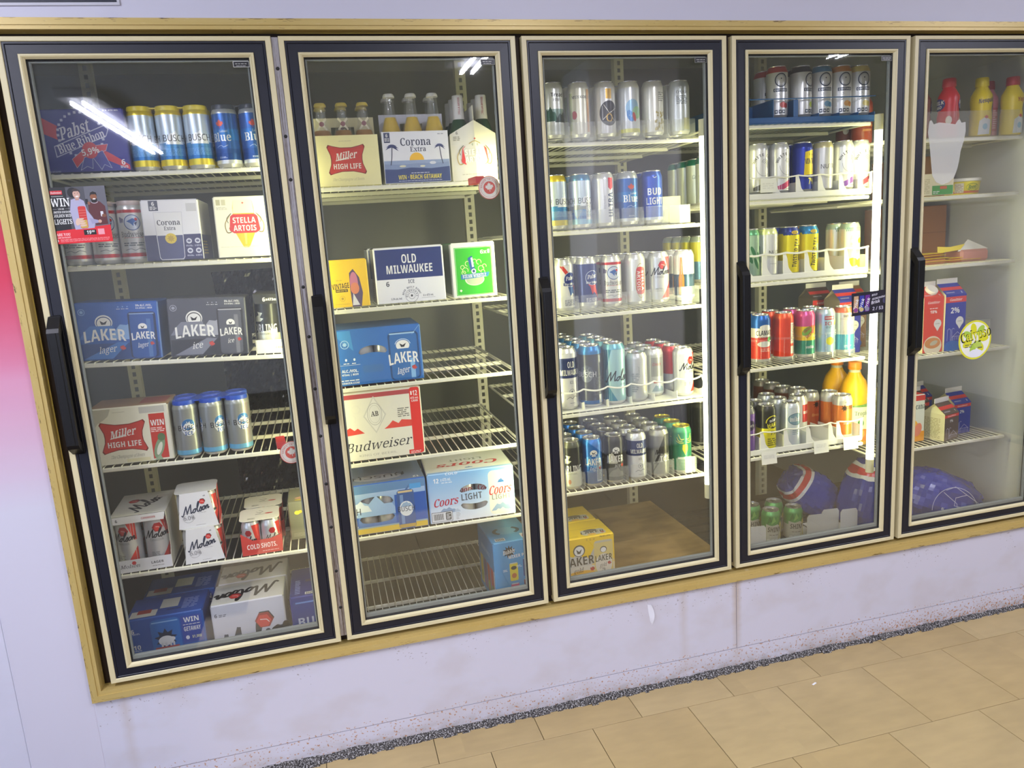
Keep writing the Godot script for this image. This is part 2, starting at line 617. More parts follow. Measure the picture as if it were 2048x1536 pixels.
func mat(called: String) -> StandardMaterial3D:
	if mats.has(called):
		return mats[called]
	var m: StandardMaterial3D
	match called:
		"print":   # coated paperboard; the print is in the vertex colours
			m = std(Color.WHITE, 0.42)
			m.vertex_color_use_as_albedo = true
			m.vertex_color_is_srgb = true
		"can":     # printed aluminium
			m = std(Color.WHITE, 0.3, 0.45)
			m.vertex_color_use_as_albedo = true
			m.vertex_color_is_srgb = true
		"plastic":
			m = std(Color.WHITE, 0.35)
			m.vertex_color_use_as_albedo = true
			m.vertex_color_is_srgb = true
		"aluminium": m = std(Color(0.83, 0.83, 0.82), 0.3, 0.9)
		"white_paint": m = std(Color(0.88, 0.88, 0.9), 0.5)
		"cream_metal": m = std(Color(0.87, 0.86, 0.74), 0.45)
		"shelf_wire": m = std(Color(0.86, 0.855, 0.79), 0.42)
		"gold_trim": m = std(Color(0.83, 0.785, 0.62), 0.4, 0.0)
		"black_rail": m = std(Color(0.085, 0.095, 0.145), 0.42)
		"handle_black": m = std(Color(0.045, 0.047, 0.055), 0.38)
		"gasket": m = std(Color(0.03, 0.03, 0.03), 0.7)
		"mullion_steel": m = noisy_metal(Color(0.72, 0.71, 0.73), Color(0.36, 0.31, 0.27))
		"brown_recess": m = std(Color(0.17, 0.12, 0.09), 0.75)
		"glass":
			m = std(Color(0.85, 0.92, 0.86, 0.005), 0.015)
			m.transparency = BaseMaterial3D.TRANSPARENCY_ALPHA
		"bottle_glass":
			m = std(Color(0.9, 0.92, 0.88, 0.06), 0.03)
			m.transparency = BaseMaterial3D.TRANSPARENCY_ALPHA
		"clear_plastic":
			m = std(Color(0.9, 0.92, 0.9, 0.08), 0.08)
			m.transparency = BaseMaterial3D.TRANSPARENCY_ALPHA
		"frosted":
			m = std(Color(0.83, 0.83, 0.8, 0.62), 0.6)
			m.transparency = BaseMaterial3D.TRANSPARENCY_ALPHA
		"white_plastic": m = std(Color(0.88, 0.88, 0.84), 0.4)
		"blue_plastic": m = std(Color(0.04, 0.33, 0.56), 0.35)
		"black_bag": m = std(Color(0.035, 0.035, 0.032), 0.14)
		"cooler_wall": m = std(Color(0.57, 0.57, 0.53), 0.38, 0.25)
		"cooler_white": m = std(Color(0.76, 0.77, 0.75), 0.45)
		"deck": m = stained(Color(0.68, 0.56, 0.33), Color(0.5, 0.4, 0.22))
		"spacer_grey": m = std(Color(0.50, 0.52, 0.49), 0.6)
		"card": m = std(Color(0.62, 0.43, 0.26), 0.8)
		"dark_grey": m = std(Color(0.1, 0.1, 0.1), 0.6)
		"paper": m = std(Color(0.9, 0.9, 0.88), 0.7)
		_: m = std(Color(0.6, 0.6, 0.6))
	m.resource_name = called
	mats[called] = m
	return m


func noise(freq: float, sd: int, oct := 4) -> FastNoiseLite:
	var f := FastNoiseLite.new()
	f.seed = sd
	f.frequency = freq
	f.fractal_octaves = oct
	f.noise_type = FastNoiseLite.TYPE_SIMPLEX_SMOOTH
	return f


func noisy_metal(a: Color, b: Color) -> StandardMaterial3D:
	var m := std(Color.WHITE, 0.3, 0.5)
	var im := Image.create(64, 512, false, Image.FORMAT_RGB8)
	var f := noise(0.03, 11)
	for y in 512:
		for x in 64:
			var k := clampf(0.30 + 0.9 * f.get_noise_2d(x * 1.6, y * 0.35) + 0.35 * f.get_noise_2d(x * 6.0, y * 6.0) + 0.5 * (y / 512.0 - 0.45), 0.0, 1.0)
			im.set_pixel(x, y, a.lerp(b, k))
	m.albedo_texture = ImageTexture.create_from_image(im)
	return m


func stained(a: Color, b: Color) -> StandardMaterial3D:
	var m := std(Color.WHITE, 0.55)
	var im := Image.create(256, 256, false, Image.FORMAT_RGB8)
	var f := noise(0.012, 5)
	for y in 256:
		for x in 256:
			im.set_pixel(x, y, a.lerp(b, clampf(0.35 + 0.9 * f.get_noise_2d(x, y), 0.0, 1.0)))
	m.albedo_texture = ImageTexture.create_from_image(im)
	return m

# ------------------------------------------------------------------ the room

func struct(called: String, m: MB, material: Material) -> MeshInstance3D:
	var o := part(self, called, m, material)
	o.set_meta("kind", "structure")
	return o


func struct_node(called: String) -> Node3D:
	var o := Node3D.new()
	o.name = called
	o.set_meta("kind", "structure")
	add_child(o, true)
	return o


func build_room() -> void:
	var wp := std(Color(0.80, 0.795, 0.85), 0.5)
	# shop side of the cooler wall
	var fr := struct_node("wall_front")
	var m := MB.new()
	m.box(Vector3(-3.0, 1.6445, -0.1), Vector3(5.6, CEIL_Y, -0.006), 0.0)
	part(fr, "upper_panel", m, wp)
	m = MB.new()
	m.box(Vector3(-3.0, FLOOR_Y, -0.1), Vector3(-0.225, 1.6445, -0.0062), 0.001)
	part(fr, "side_panel", m, wall_sheet(false))
	m = MB.new()
	m.box(Vector3(-0.2242, FLOOR_Y, -0.1), Vector3(-0.0485, 1.6445, -0.006), 0.0)
	part(fr, "side_panel", m, wall_sheet(false))
	m = MB.new()
	m.box(Vector3(3.11, FLOOR_Y, -0.1), Vector3(5.6, 1.6445, -0.006), 0.0)
	part(fr, "side_panel", m, wp)
	var low := lower_wall_material()
	for s in [[-0.0485, 1.8492], [1.8508, 3.11]]:
		m = MB.new()
		var a: float = s[0]
		var b: float = s[1]
		m.quad(Vector3(a, -0.2832, -0.006), Vector3(b, -0.2832, -0.006), Vector3(b, -0.04, -0.006), Vector3(a, -0.04, -0.006), Vector3.BACK, wall_uv(a, -0.04), wall_uv(b, -0.2832))
		m.box(Vector3(a, -0.2832, -0.1), Vector3(b, -0.04, -0.0065))
		part(fr, "lower_panel", m, low)
	m = MB.new()
	m.quad(Vector3(-0.0485, FLOOR_Y, -0.0055), Vector3(3.11, FLOOR_Y, -0.0055), Vector3(3.11, -0.285, -0.0055), Vector3(-0.0485, -0.285, -0.0055), Vector3.BACK, wall_uv(-0.0485, -0.285), wall_uv(3.11, FLOOR_Y))
	m.box(Vector3(-0.0485, FLOOR_Y, -0.1), Vector3(3.11, -0.285, -0.006))
	part(fr, "base_strip", m, low)
	# crusty caulk bead along the floor
	m = MB.new()
	var rng := RandomNumberGenerator.new()
	rng.seed = 7
	var x := -0.6
	while x < 3.3:
		var hgt := 0.010 * (1.3 - 0.25 * x + 0.8 * absf(noise(1.0, 4).get_noise_1d(x * 3.0))) + rng.randf_range(0.0, 0.004)
		hgt = clampf(hgt, 0.006, 0.024)
		var dd := hgt * rng.randf_range(0.8, 1.5)
		var nx := x + rng.randf_range(0.01, 0.025)
		m.quad(Vector3(x, FLOOR_Y + hgt, -0.006), Vector3(nx, FLOOR_Y + hgt, -0.006), Vector3(nx, FLOOR_Y + hgt * 0.35, dd * 0.6), Vector3(x, FLOOR_Y + hgt * 0.35, dd * 0.6), Vector3(0, 0.7, 0.7))
		m.quad(Vector3(x, FLOOR_Y + hgt * 0.35, dd * 0.6), Vector3(nx, FLOOR_Y + hgt * 0.35, dd * 0.6), Vector3(nx, FLOOR_Y, dd), Vector3(x, FLOOR_Y, dd), Vector3(0, 0.4, 0.9))
		x = nx
	var cm := std(Color.WHITE, 0.9)
	var im := Image.create(512, 512, false, Image.FORMAT_RGB8)
	var f1 := noise(0.16, 3, 3)
	var f2 := noise(0.05, 8, 3)
	for yy in 512:
		for xx in 512:
			var k := f1.get_noise_2d(xx * 0.6, yy)
			var c := Color(0.13, 0.12, 0.12).lerp(Color(0.33, 0.31, 0.29), clampf(0.5 + f2.get_noise_2d(xx, yy), 0, 1))
			if k > 0.30:
				c = Color(0.85, 0.84, 0.84)
			im.set_pixel(xx, yy, c)
	cm.albedo_texture = ImageTexture.create_from_image(im)
	cm.uv1_triplanar = true
	cm.uv1_world_triplanar = true
	cm.uv1_scale = Vector3(3.2, 3.2, 3.2)
	struct("trim_1", m, cm)
	# floor: slab and square beige tiles in running bond
	var fl := struct_node("floor")
	m = MB.new()
	m.box(Vector3(-3.0, FLOOR_Y - 0.1, -0.1), Vector3(5.6, FLOOR_Y - 0.0035, 6.4))
	part(fl, "slab", m, std(Color(0.30, 0.24, 0.18), 0.9))
	var tile_mats := []
	for k in 4:
		var tm := std(Color.WHITE, 0.42)
		var ti := Image.create(256, 256, false, Image.FORMAT_RGB8)
		var g1 := noise(0.01, 20 + k)
		var g2 := noise(0.09, 40 + k, 3)
		var base := Color(0.70, 0.615, 0.435).lerp(Color(0.685, 0.595, 0.41), k / 3.0)
		for yy in 256:
			for xx in 256:
				var q := 1.0 + 0.05 * g1.get_noise_2d(xx, yy) + 0.03 * g2.get_noise_2d(xx * 0.3, yy)
				ti.set_pixel(xx, yy, Color(base.r * q, base.g * q, base.b * q))
		tm.albedo_texture = ImageTexture.create_from_image(ti)
		tm.uv1_triplanar = true
		tm.uv1_world_triplanar = true
		tm.uv1_scale = Vector3(1.1, 1.1, 1.1)
		tile_mats.append(tm)
	var tile := MB.new()
	tile.box(Vector3(0.0009, -0.006, 0.0009), Vector3(0.3102, 0, 0.2972), 0.0006)
	var tmesh := tile.mesh()
	var cut := MB.new()
	cut.box(Vector3(0.0009, -0.006, 0.0009), Vector3(0.3102, 0, 0.1250), 0.0006)
	var cmesh := cut.mesh()
	for r in range(0, 7):
		for k in range(-4, 11):
			var t := MeshInstance3D.new()
			t.name = "tile"
			t.mesh = cmesh if r == 0 else tmesh
			t.set_surface_override_material(0, tile_mats[(k * 5 + r * 3 + 60) % 4])
			t.position = Vector3(1.4517 + k * 0.3111 - (0.0 if r % 2 == 0 else 0.1605), FLOOR_Y, 0.0 if r == 0 else 0.1262 + (r - 1) * 0.2981)
			fl.add_child(t, true)
	# the rest of the shop
	m = MB.new()
	m.box(Vector3(-3.0, CEIL_Y, -0.1), Vector3(5.6, CEIL_Y + 0.1, 6.4))
	struct("ceiling", m, std(Color(0.84, 0.84, 0.85), 0.8))
	m = MB.new()
	for b in [[1.2, FLOOR_Y - 0.1, -0.1, CEIL_Y + 0.1], [6.4, FLOOR_Y - 0.1, 5.4, CEIL_Y + 0.1], [5.4, FLOOR_Y - 0.1, 1.2, 0.2], [5.4, 1.9, 1.2, CEIL_Y + 0.1]]:
		m.box(Vector3(-3.1, b[1], minf(b[0], b[2])), Vector3(-3.0, b[3], maxf(b[0], b[2])))
	struct("wall_left", m, std(Color(0.72, 0.70, 0.68), 0.7))
	m = MB.new()
	m.box(Vector3(2.35, FLOOR_Y, 2.45), Vector3(2.95, CEIL_Y, 2.95), 0.01)
	struct("pillar", m, std(Color(0.88, 0.88, 0.90), 0.6))
	m = MB.new()
	m.box(Vector3(5.6, FLOOR_Y - 0.1, -2.0), Vector3(5.7, CEIL_Y + 0.1, 6.4))
	struct("wall_right", m, std(Color(0.72, 0.70, 0.68), 0.7))
	m = MB.new()
	m.box(Vector3(-3.1, FLOOR_Y - 0.1, 6.3), Vector3(5.7, CEIL_Y + 0.1, 6.4))
	struct("wall_back", m, std(Color(0.70, 0.69, 0.68), 0.7))
	var win := struct_node("window_1")
	m = MB.new()
	for b in [[0.2, 1.2, 0.26, 5.4], [1.84, 1.2, 1.9, 5.4], [0.26, 1.2, 1.84, 1.26], [0.26, 5.34, 1.84, 5.4], [0.26, 3.27, 1.84, 3.33]]:
		m.box(Vector3(-3.08, b[0], b[1]), Vector3(-3.0, b[2], b[3]), 0.004)
	part(win, "window_frame", m, mat("aluminium"))
	m = MB.new()
	m.box(Vector3(-3.045, 0.26, 1.26), Vector3(-3.039, 1.84, 5.34))
	part(win, "pane", m, mat("glass"))


func wall_uv(x: float, y: float) -> Vector2:
	return Vector2((x + 0.0485) / 3.1585, (-0.04 - y) / 0.3182)


func wall_sheet(_b: bool) -> StandardMaterial3D:
	if mats.has("wall_sheet"):
		return mats["wall_sheet"]
	var m := std(Color.WHITE, 0.42)
	var im := Image.create(256, 1024, false, Image.FORMAT_RGB8)
	var f := noise(0.012, 31)
	var g := noise(0.2, 33, 2)
	for y in 1024:
		for x in 256:
			var k := 1.0 + 0.02 * f.get_noise_2d(x, y) 
			im.set_pixel(x, y, Color(0.80 * k, 0.795 * k, 0.85 * k))
	m.albedo_texture = ImageTexture.create_from_image(im)
	m.uv1_triplanar = true
	m.uv1_world_triplanar = true
	m.uv1_scale = Vector3(0.9, 0.45, 0.9)
	mats["wall_sheet"] = m
	return m


# white painted metal below the doors: scuffs under the frame, drips at the joint, rust spots near the floor
func lower_wall_material() -> StandardMaterial3D:
	var wd := 2048
	var ht := 208
	var im := Image.create(wd, ht, false, Image.FORMAT_RGB8)
	var f0 := noise(0.006, 1)
	var f1 := noise(0.05, 2)
	var f2 := noise(0.13, 6, 3)
	var f3 := noise(0.02, 9)
	for y in ht:
		var v := float(y) / ht
		for x in wd:
			var wx := x / 2048.0 * 3.1585 - 0.0485
			var c := Color(0.80, 0.795, 0.85)
			var k := f0.get_noise_2d(x, y * 1.5)
			c = c.lerp(Color(0.74, 0.70, 0.70), clampf(k * 0.5 + 0.05, 0.0, 0.3))
			# grime towards the floor
			var lo := clampf((v - 0.80) / 0.2, 0.0, 1.0)
			c = c.lerp(Color(0.56, 0.53, 0.50), lo * lo * clampf(0.55 + 0.9 * f1.get_noise_2d(x * 0.5, y), 0.0, 0.9))
			# rust spots
			var rust := smoothstep(1.9, 2.6, wx) * smoothstep(0.80, 0.9, v) * 0.16 + smoothstep(0.3, 1.2, wx) * smoothstep(0.84, 0.95, v) * 0.05
			if f2.get_noise_2d(x, y * 1.2) > 0.47 - rust:
				c = c.lerp(Color(0.66, 0.40, 0.20), 0.75 if v > 0.72 else 0.0)
			# scuffs under the gold frame
			if v < 0.28 and f2.get_noise_2d(x * 0.7 + 900, y * 1.5) > 0.50 + 0.5 * v and f3.get_noise_2d(x * 0.4, 5) > -0.05:
				c = c.lerp(Color(0.45, 0.41, 0.40), 0.6)
			# drips below the joints
			for j in [1.85, 1.66, 0.02]:
				var d := absf(wx - j - 0.004 * f1.get_noise_1d(y))
				if d < 0.02:
					c = c.lerp(Color(0.62, 0.50, 0.36), (1.0 - d / 0.02) * 0.45 * clampf(1.15 - v, 0.0, 1.0) * (1.0 if j > 1.8 else 0.4))
			im.set_pixel(x, y, c)
	var m := std(Color.WHITE, 0.45)
	m.albedo_texture = ImageTexture.create_from_image(im)
	m.texture_repeat = false
	return m


# ------------------------------------------------------------------ cooler shell

func gold_paint(along: float) -> StandardMaterial3D:
	var m := std(Color.WHITE, 0.4, 0.15)
	var im := Image.create(1024, 64, false, Image.FORMAT_RGB8)
	var f := noise(0.03, 17)
	var g := noise(0.12, 19, 3)
	var h := noise(0.02, 23, 2)
	for y in 64:
		for x in 1024:
			var c := Color(0.75, 0.65, 0.38).lerp(Color(0.78, 0.69, 0.44), clampf(0.5 + 0.6 * f.get_noise_2d(x * 0.3, y * 0.6), 0, 1))
			var edge := clampf(1.0 - y / 24.0, 0.0, 1.0) * clampf(0.35 + 1.6 * h.get_noise_1d(x), 0.0, 1.0)
			var gn := g.get_noise_2d(x * along, y * 1.6)
			if gn > 0.72 - 0.62 * edge:
				c = c.lerp(Color(0.17, 0.12, 0.09), 0.75)
			elif gn < -0.62:
				c = c.lerp(Color(0.85, 0.80, 0.68), 0.6)
			im.set_pixel(x, y, c)
	m.albedo_texture = ImageTexture.create_from_image(im)
	return m


func build_cooler_shell() -> void:
	# gold-painted frame round the doors, its dirty edge towards the wall
	var t := thing("cooler_frame", "long gold-painted metal frame around the five cooler doors, scuffed along its edges", "frame")
	var L := -0.0505
	var R := 3.113
	var B := -0.0425
	var T := 1.6470
	for q in [["top_rail", [[L, T], [R, T], [R - 0.025, T - 0.0245], [L + 0.025, T - 0.0245]], 0.5], ["bottom_rail", [[L, B], [R, B], [R - 0.025, B + 0.0290], [L + 0.025, B + 0.0290]], 0.42], ["side_rail", [[L, B], [L, T], [L + 0.025, T - 0.0245], [L + 0.025, B + 0.0290]], 0.5], ["side_rail", [[R, B], [R, T], [R - 0.025, T - 0.0245], [R - 0.025, B + 0.0290]], 0.5]]:
		var pts: Array = q[1]
		var m := MB.new()
		var o := []
		for p in pts:
			o.append(Vector3(p[0], p[1], 0.0))
		var z1 := Vector3(0, 0, 0.006)
		var mid := [o[0].lerp(o[3], 0.62), o[1].lerp(o[2], 0.62)]
		# outer band stands proud, inner lip steps back
		m.tri(o[0] + z1, o[1] + z1, mid[1] + z1, Vector3.BACK, Vector3.BACK, Vector3.BACK, Vector2(0, 0), Vector2(1, 0), Vector2(1, 0.62))
		m.tri(o[0] + z1, mid[1] + z1, mid[0] + z1, Vector3.BACK, Vector3.BACK, Vector3.BACK, Vector2(0, 0), Vector2(1, 0.62), Vector2(0, 0.62))
		var inn: Vector3 = (o[3] - o[0])
		inn = (inn - (o[1] - o[0]).normalized() * inn.dot((o[1] - o[0]).normalized())).normalized()
		var z2 := Vector3(0, 0, 0.0035)
		for s in [[mid[0] + z1, mid[1] + z1, mid[1] + z2, mid[0] + z2, inn, 0.62, 0.66], [mid[0] + z2, mid[1] + z2, o[2] + z2, o[3] + z2, Vector3.BACK, 0.66, 0.98], [o[3] + z2, o[2] + z2, o[2] - Vector3(0, 0, 0.04), o[3] - Vector3(0, 0, 0.04), inn, 0.9, 0.98], [o[0] + z1, o[1] + z1, o[1] - Vector3(0, 0, 0.02), o[0] - Vector3(0, 0, 0.02), -inn, 0.0, 0.1]]:
			m.tri(s[0], s[1], s[2], s[4], s[4], s[4], Vector2(0, s[5]), Vector2(1, s[5]), Vector2(1, s[6]))
			m.tri(s[0], s[2], s[3], s[4], s[4], s[4], Vector2(0, s[5]), Vector2(1, s[6]), Vector2(0, s[6]))
		part(t, q[0], m, gold_paint(q[2]))
	var bm := MB.new()
	bm.box(Vector3(L + 0.003, B + 0.003, -0.058), Vector3(-0.0005, T - 0.003, -0.036))
	bm.box(Vector3(R - 0.04, B + 0.003, -0.058), Vector3(R - 0.003, T - 0.003, -0.036))
	bm.box(Vector3(-0.0005, 1.6085, -0.058), Vector3(R - 0.04, T - 0.003, -0.036))
	bm.box(Vector3(-0.0005, B + 0.003, -0.058), Vector3(R - 0.04, 0.012, -0.036))
	part(t, "recess_lining", bm, mat("brown_recess"))
	for k in [1, 2, 3, 4]:
		var cx: float = k * P - (P - W) * 0.5
		var mm := MB.new()
		var zf := -0.007 if k == 1 else -0.0205
		mm.quad(Vector3(cx - 0.0082, 0.014, zf), Vector3(cx + 0.0082, 0.014, zf), Vector3(cx + 0.0082, H - 0.001, zf), Vector3(cx - 0.0082, H - 0.001, zf), Vector3.BACK)
		mm.box(Vector3(cx - 0.0082, 0.014, -0.032), Vector3(cx + 0.0082, H - 0.001, zf - 0.0001), 0.0)
		mm.box(Vector3(cx - 0.0175, 0.014, -0.046), Vector3(cx + 0.0175, H - 0.001, -0.032), 0.0)
		part(t, "mullion", mm, mat("mullion_steel") if k == 1 else mat("brown_recess"))
		if k == 1:
			for y in [1.535, 1.375, 1.27, 1.0, 0.87, 0.73, 0.60, 0.465, 0.34, 0.21, 0.1]:
				var s := MB.new()
				s.lathe([[0.0, 0.0018], [0.003, 0.0016], [0.0045, 0.0]], 12, Transform3D(Basis(Vector3.RIGHT, PI / 2), Vector3(cx, y, zf)))
				part(t, "screw", s, mat("dark_grey"))
	# cooler room behind: walls, deck, ceiling
	var m2 := MB.new()
	m2.box(Vector3(-0.9, -0.36, -2.0), Vector3(3.2, 1.95, -1.9))
	struct("wall_cooler_back", m2, mat("cooler_wall"))
	m2 = MB.new()
	m2.box(Vector3(-1.0, -0.36, -2.0), Vector3(-0.9, 1.95, -0.1))
	struct("wall_cooler_left", m2, mat("cooler_wall"))
	m2 = MB.new()
	m2.box(Vector3(3.085, -0.36, -2.0), Vector3(3.185, 1.95, -0.06))
	struct("wall_cooler_right", m2, mat("cooler_white"))
	m2 = MB.new()
	m2.box(Vector3(-1.0, 1.93, -2.0), Vector3(3.2, 2.05, -0.1))
	struct("ceiling_cooler", m2, mat("cooler_white"))
	m2 = MB.new()
	m2.box(Vector3(-1.0, -0.40, -2.0), Vector3(3.2, -0.30, -0.1))
	struct("floor_cooler", m2, std(Color(0.22, 0.21, 0.19), 0.7))
	# the tan deck board at the bottom of the middle bay
	var d := thing("deck_board", "bare tan deck board on the bottom of the cooler behind the middle door", "board")
	m2 = MB.new()
	m2.quad(Vector3(1.236, -0.03, -0.06), Vector3(1.895, -0.03, -0.06), Vector3(1.895, -0.03, -0.76), Vector3(1.236, -0.03, -0.76), Vector3.UP, Vector2.ZERO, Vector2(1, 2))
	m2.box(Vector3(1.236, -0.05, -0.76), Vector3(1.895, -0.0301, -0.06), 0.0)
	part(d, "board", m2, mat("deck"))
	for k in [1.29, 1.56]:
		var leg := MB.new()
		leg.box(Vector3(k, -0.30, -0.74), Vector3(k + 0.04, -0.0505, -0.12))
		part(d, "bearer", leg, mat("dark_grey"))
	# slotted uprights that carry the shelves
	for k in [0, 1, 2, 3, 4]:
		var u := thing("shelf_upright", "cream slotted shelf upright " + ["at the left end of the first door's shelves", "between the first and second doors' shelves", "between the second and middle doors' shelves", "between the middle and fourth doors' shelves", "between the fourth and fifth doors' shelves"][k], "upright", Transform3D(Basis(), Vector3(k * P - 0.0087, 0, -0.800)))
		var a := MB.new()
		a.box(Vector3(-0.019, -0.30, -0.03), Vector3(-0.0165, 1.80, 0.0), 0.0)
		a.box(Vector3(0.0165, -0.30, -0.03), Vector3(0.019, 1.80, 0.0), 0.0)
		a.box(Vector3(-0.0165, -0.30, -0.003), Vector3(-0.006, 1.80, 0.0), 0.0)
		a.box(Vector3(0.006, -0.30, -0.003), Vector3(0.0165, 1.80, 0.0), 0.0)
		var y := -0.29
		while y < 1.78:
			a.box(Vector3(-0.006, y, -0.003), Vector3(0.006, y + 0.011, 0.0))
			y += 0.0265
		part(u, "slotted_channel", a, mat("cream_metal"))


# ------------------------------------------------------------------ doors

func build_door(i: int) -> void:
	var nm: String = ["first glass cooler door from the left, six shelves of cartons behind it", "second glass cooler door from the left, empty bottom shelf behind it", "middle glass cooler door, bare tan deck at its bottom", "fourth glass cooler door, small purple sign stuck at its right", "fifth glass cooler door at the right edge, milk cartons behind it"][i]
	var t := thing("cooler_door", nm, "glass door", Transform3D(Basis(), Vector3(i * P, 0, 0)), "row of glass cooler doors")
	# rails as nested mitred rings: outer gold, black, inner gold, gasket  [inset left/right, bottom, top, front z]
	var rings := [[0.0, 0.0, 0.0], [0.0135, 0.0115, 0.0105], [0.0195, 0.0170, 0.0165], [0.0435, 0.0365, 0.0375], [0.0495, 0.0425, 0.0425], [0.0555, 0.0475, 0.0475], [0.0585, 0.0520, 0.0515]]
	var specs := [["outer_trim", [[0, 1, 0.0, -0.0008]], "gold_trim"], ["black_frame", [[1, 2, -0.002, -0.002], [2, 3, -0.0030, -0.0036]], "black_rail"], ["inner_trim", [[3, 4, 0.0006, 0.0006], [4, 5, 0.0006, -0.0060]], "gold_trim"], ["gasket", [[5, 6, -0.0075, -0.012]], "gasket"]]
	for s in specs:
		var m := MB.new()
		for q in s[1]:
			ring(m, rings[q[0]], rings[q[1]], q[2], q[3], -0.03)
		part(t, s[0], m, mat(s[2]))
	var g := MB.new()
	g.box(Vector3(0.056, 0.049, -0.0135), Vector3(W - 0.056, H - 0.05, -0.010))
	part(t, "outer_pane", g, mat("glass"))
	g = MB.new()
	g.box(Vector3(0.056, 0.049, -0.0275), Vector3(W - 0.056, H - 0.05, -0.024))
	part(t, "inner_pane", g, mat("glass"))
	g = MB.new()   # spacer bar between the panes
	ring(g, [0.0565, 0.0495, 0.0505], [0.0625, 0.0630, 0.0545], -0.0145, -0.0145, -0.0235)
	part(t, "spacer", g, mat("spacer_grey"))
	# handle: bevelled black bar bridged to the stile at both ends
	var h := MB.new()
	var prof := PackedVector2Array([Vector2(0.0, 0.630), Vector2(0.0, 0.632), Vector2(0.030, 0.652), Vector2(0.036, 0.660), Vector2(0.036, 0.938), Vector2(0.030, 0.946), Vector2(0.0, 0.978), Vector2(0.0, 0.980)])
	var hole := PackedVector2Array([Vector2(0.0, 0.630), Vector2(0.030, 0.650), Vector2(0.036, 0.660), Vector2(0.036, 0.938), Vector2(0.030, 0.948), Vector2(0.0, 0.978), Vector2(0.0, 0.950), Vector2(0.019, 0.930), Vector2(0.022, 0.922), Vector2(0.022, 0.676), Vector2(0.019, 0.668), Vector2(0.0, 0.652)])
	h.prism(hole, 0.027, Transform3D(Basis(Vector3(0, 0, 1), Vector3(0, 1, 0), Vector3(-1, 0, 0)), Vector3(0.0085, 0, -0.003)))
	h.box(Vector3(0.012, 0.66, 0.0325), Vector3(0.029, 0.938, 0.0345), 0.001)
	part(t, "handle", h, mat("handle_black"))
	var back := MB.new()
	back.box(Vector3(0.009, 0.632, -0.004), Vector3(0.037, 0.976, 0.0015), 0.001)
	part(t, "handle_plate", back, mat("handle_black"))


func ring(m: MB, o: Array, i: Array, z0: float, z1: float, zb: float) -> void:
	# outer rectangle inset o, inner inset i; face slopes from z0 (outer) to z1 (inner)
	var a := [Vector2(o[0], o[1]), Vector2(W - o[0], o[1]), Vector2(W - o[0], H - o[2]), Vector2(o[0], H - o[2])]
	var b := [Vector2(i[0], i[1]), Vector2(W - i[0], i[1]), Vector2(W - i[0], H - i[2]), Vector2(i[0], H - i[2])]
	for k in 4:
		var l := (k + 1) % 4
		var oa := Vector3(a[k].x, a[k].y, 0)
		var ob := Vector3(a[l].x, a[l].y, 0)
		var ia := Vector3(b[k].x, b[k].y, 0)
		var ib := Vector3(b[l].x, b[l].y, 0)
		var outw: Vector3 = [Vector3.DOWN, Vector3.RIGHT, Vector3.UP, Vector3.LEFT][k]
		var wd := absf((ia - oa).dot(outw))
		var e := minf(0.0012, wd * 0.3)
		var oa2 := oa.lerp(ia, e / wd)
		var ob2 := ob.lerp(ib, e / wd)
		var ia2 := ia.lerp(oa, e / wd)
		var ib2 := ib.lerp(ob, e / wd)
		var fn := (Vector3.BACK + outw * ((z1 - z0) / wd) * -1.0 * -1.0).normalized()
		if z0 < z1:
			fn = (Vector3.BACK + outw * ((z1 - z0) / wd)).normalized()
		else:
			fn = (Vector3.BACK - outw * ((z0 - z1) / wd)).normalized()
		var Z := Vector3.BACK
		m.quad(oa2 + Z * z0, ob2 + Z * z0, ib2 + Z * z1, ia2 + Z * z1, fn)
		m.quad(oa + Z * (z0 - e), ob + Z * (z0 - e), ob2 + Z * z0, oa2 + Z * z0, (Vector3.BACK + outw).normalized())
		m.quad(ia2 + Z * z1, ib2 + Z * z1, ib + Z * (z1 - e), ia + Z * (z1 - e), (Vector3.BACK - outw).normalized())
		m.quad(oa + Z * (z0 - e), ob + Z * (z0 - e), ob + Z * zb, oa + Z * zb, outw)
		m.quad(ia + Z * (z1 - e), ib + Z * (z1 - e), ib + Z * zb, ia + Z * zb, -outw)
		m.quad(oa + Z * zb, ob + Z * zb, ib + Z * zb, ia + Z * zb, Vector3.FORWARD)


# ------------------------------------------------------------------ shelves

func on_shelf(key: int, x: float, z: float, yaw := 0.0, up := 0.0) -> Transform3D:
	var s: Array = shelf_h[key]
	var bay := key / 10 - 1
	var sl: float = s[1]
	var y: float = s[0] + sl * (x - 0.3)
	var b := Basis(Vector3.BACK, atan(sl)) * Basis(Vector3.UP, deg_to_rad(yaw))
	return Transform3D(b, Vector3(bay * P + x, y + up, z))


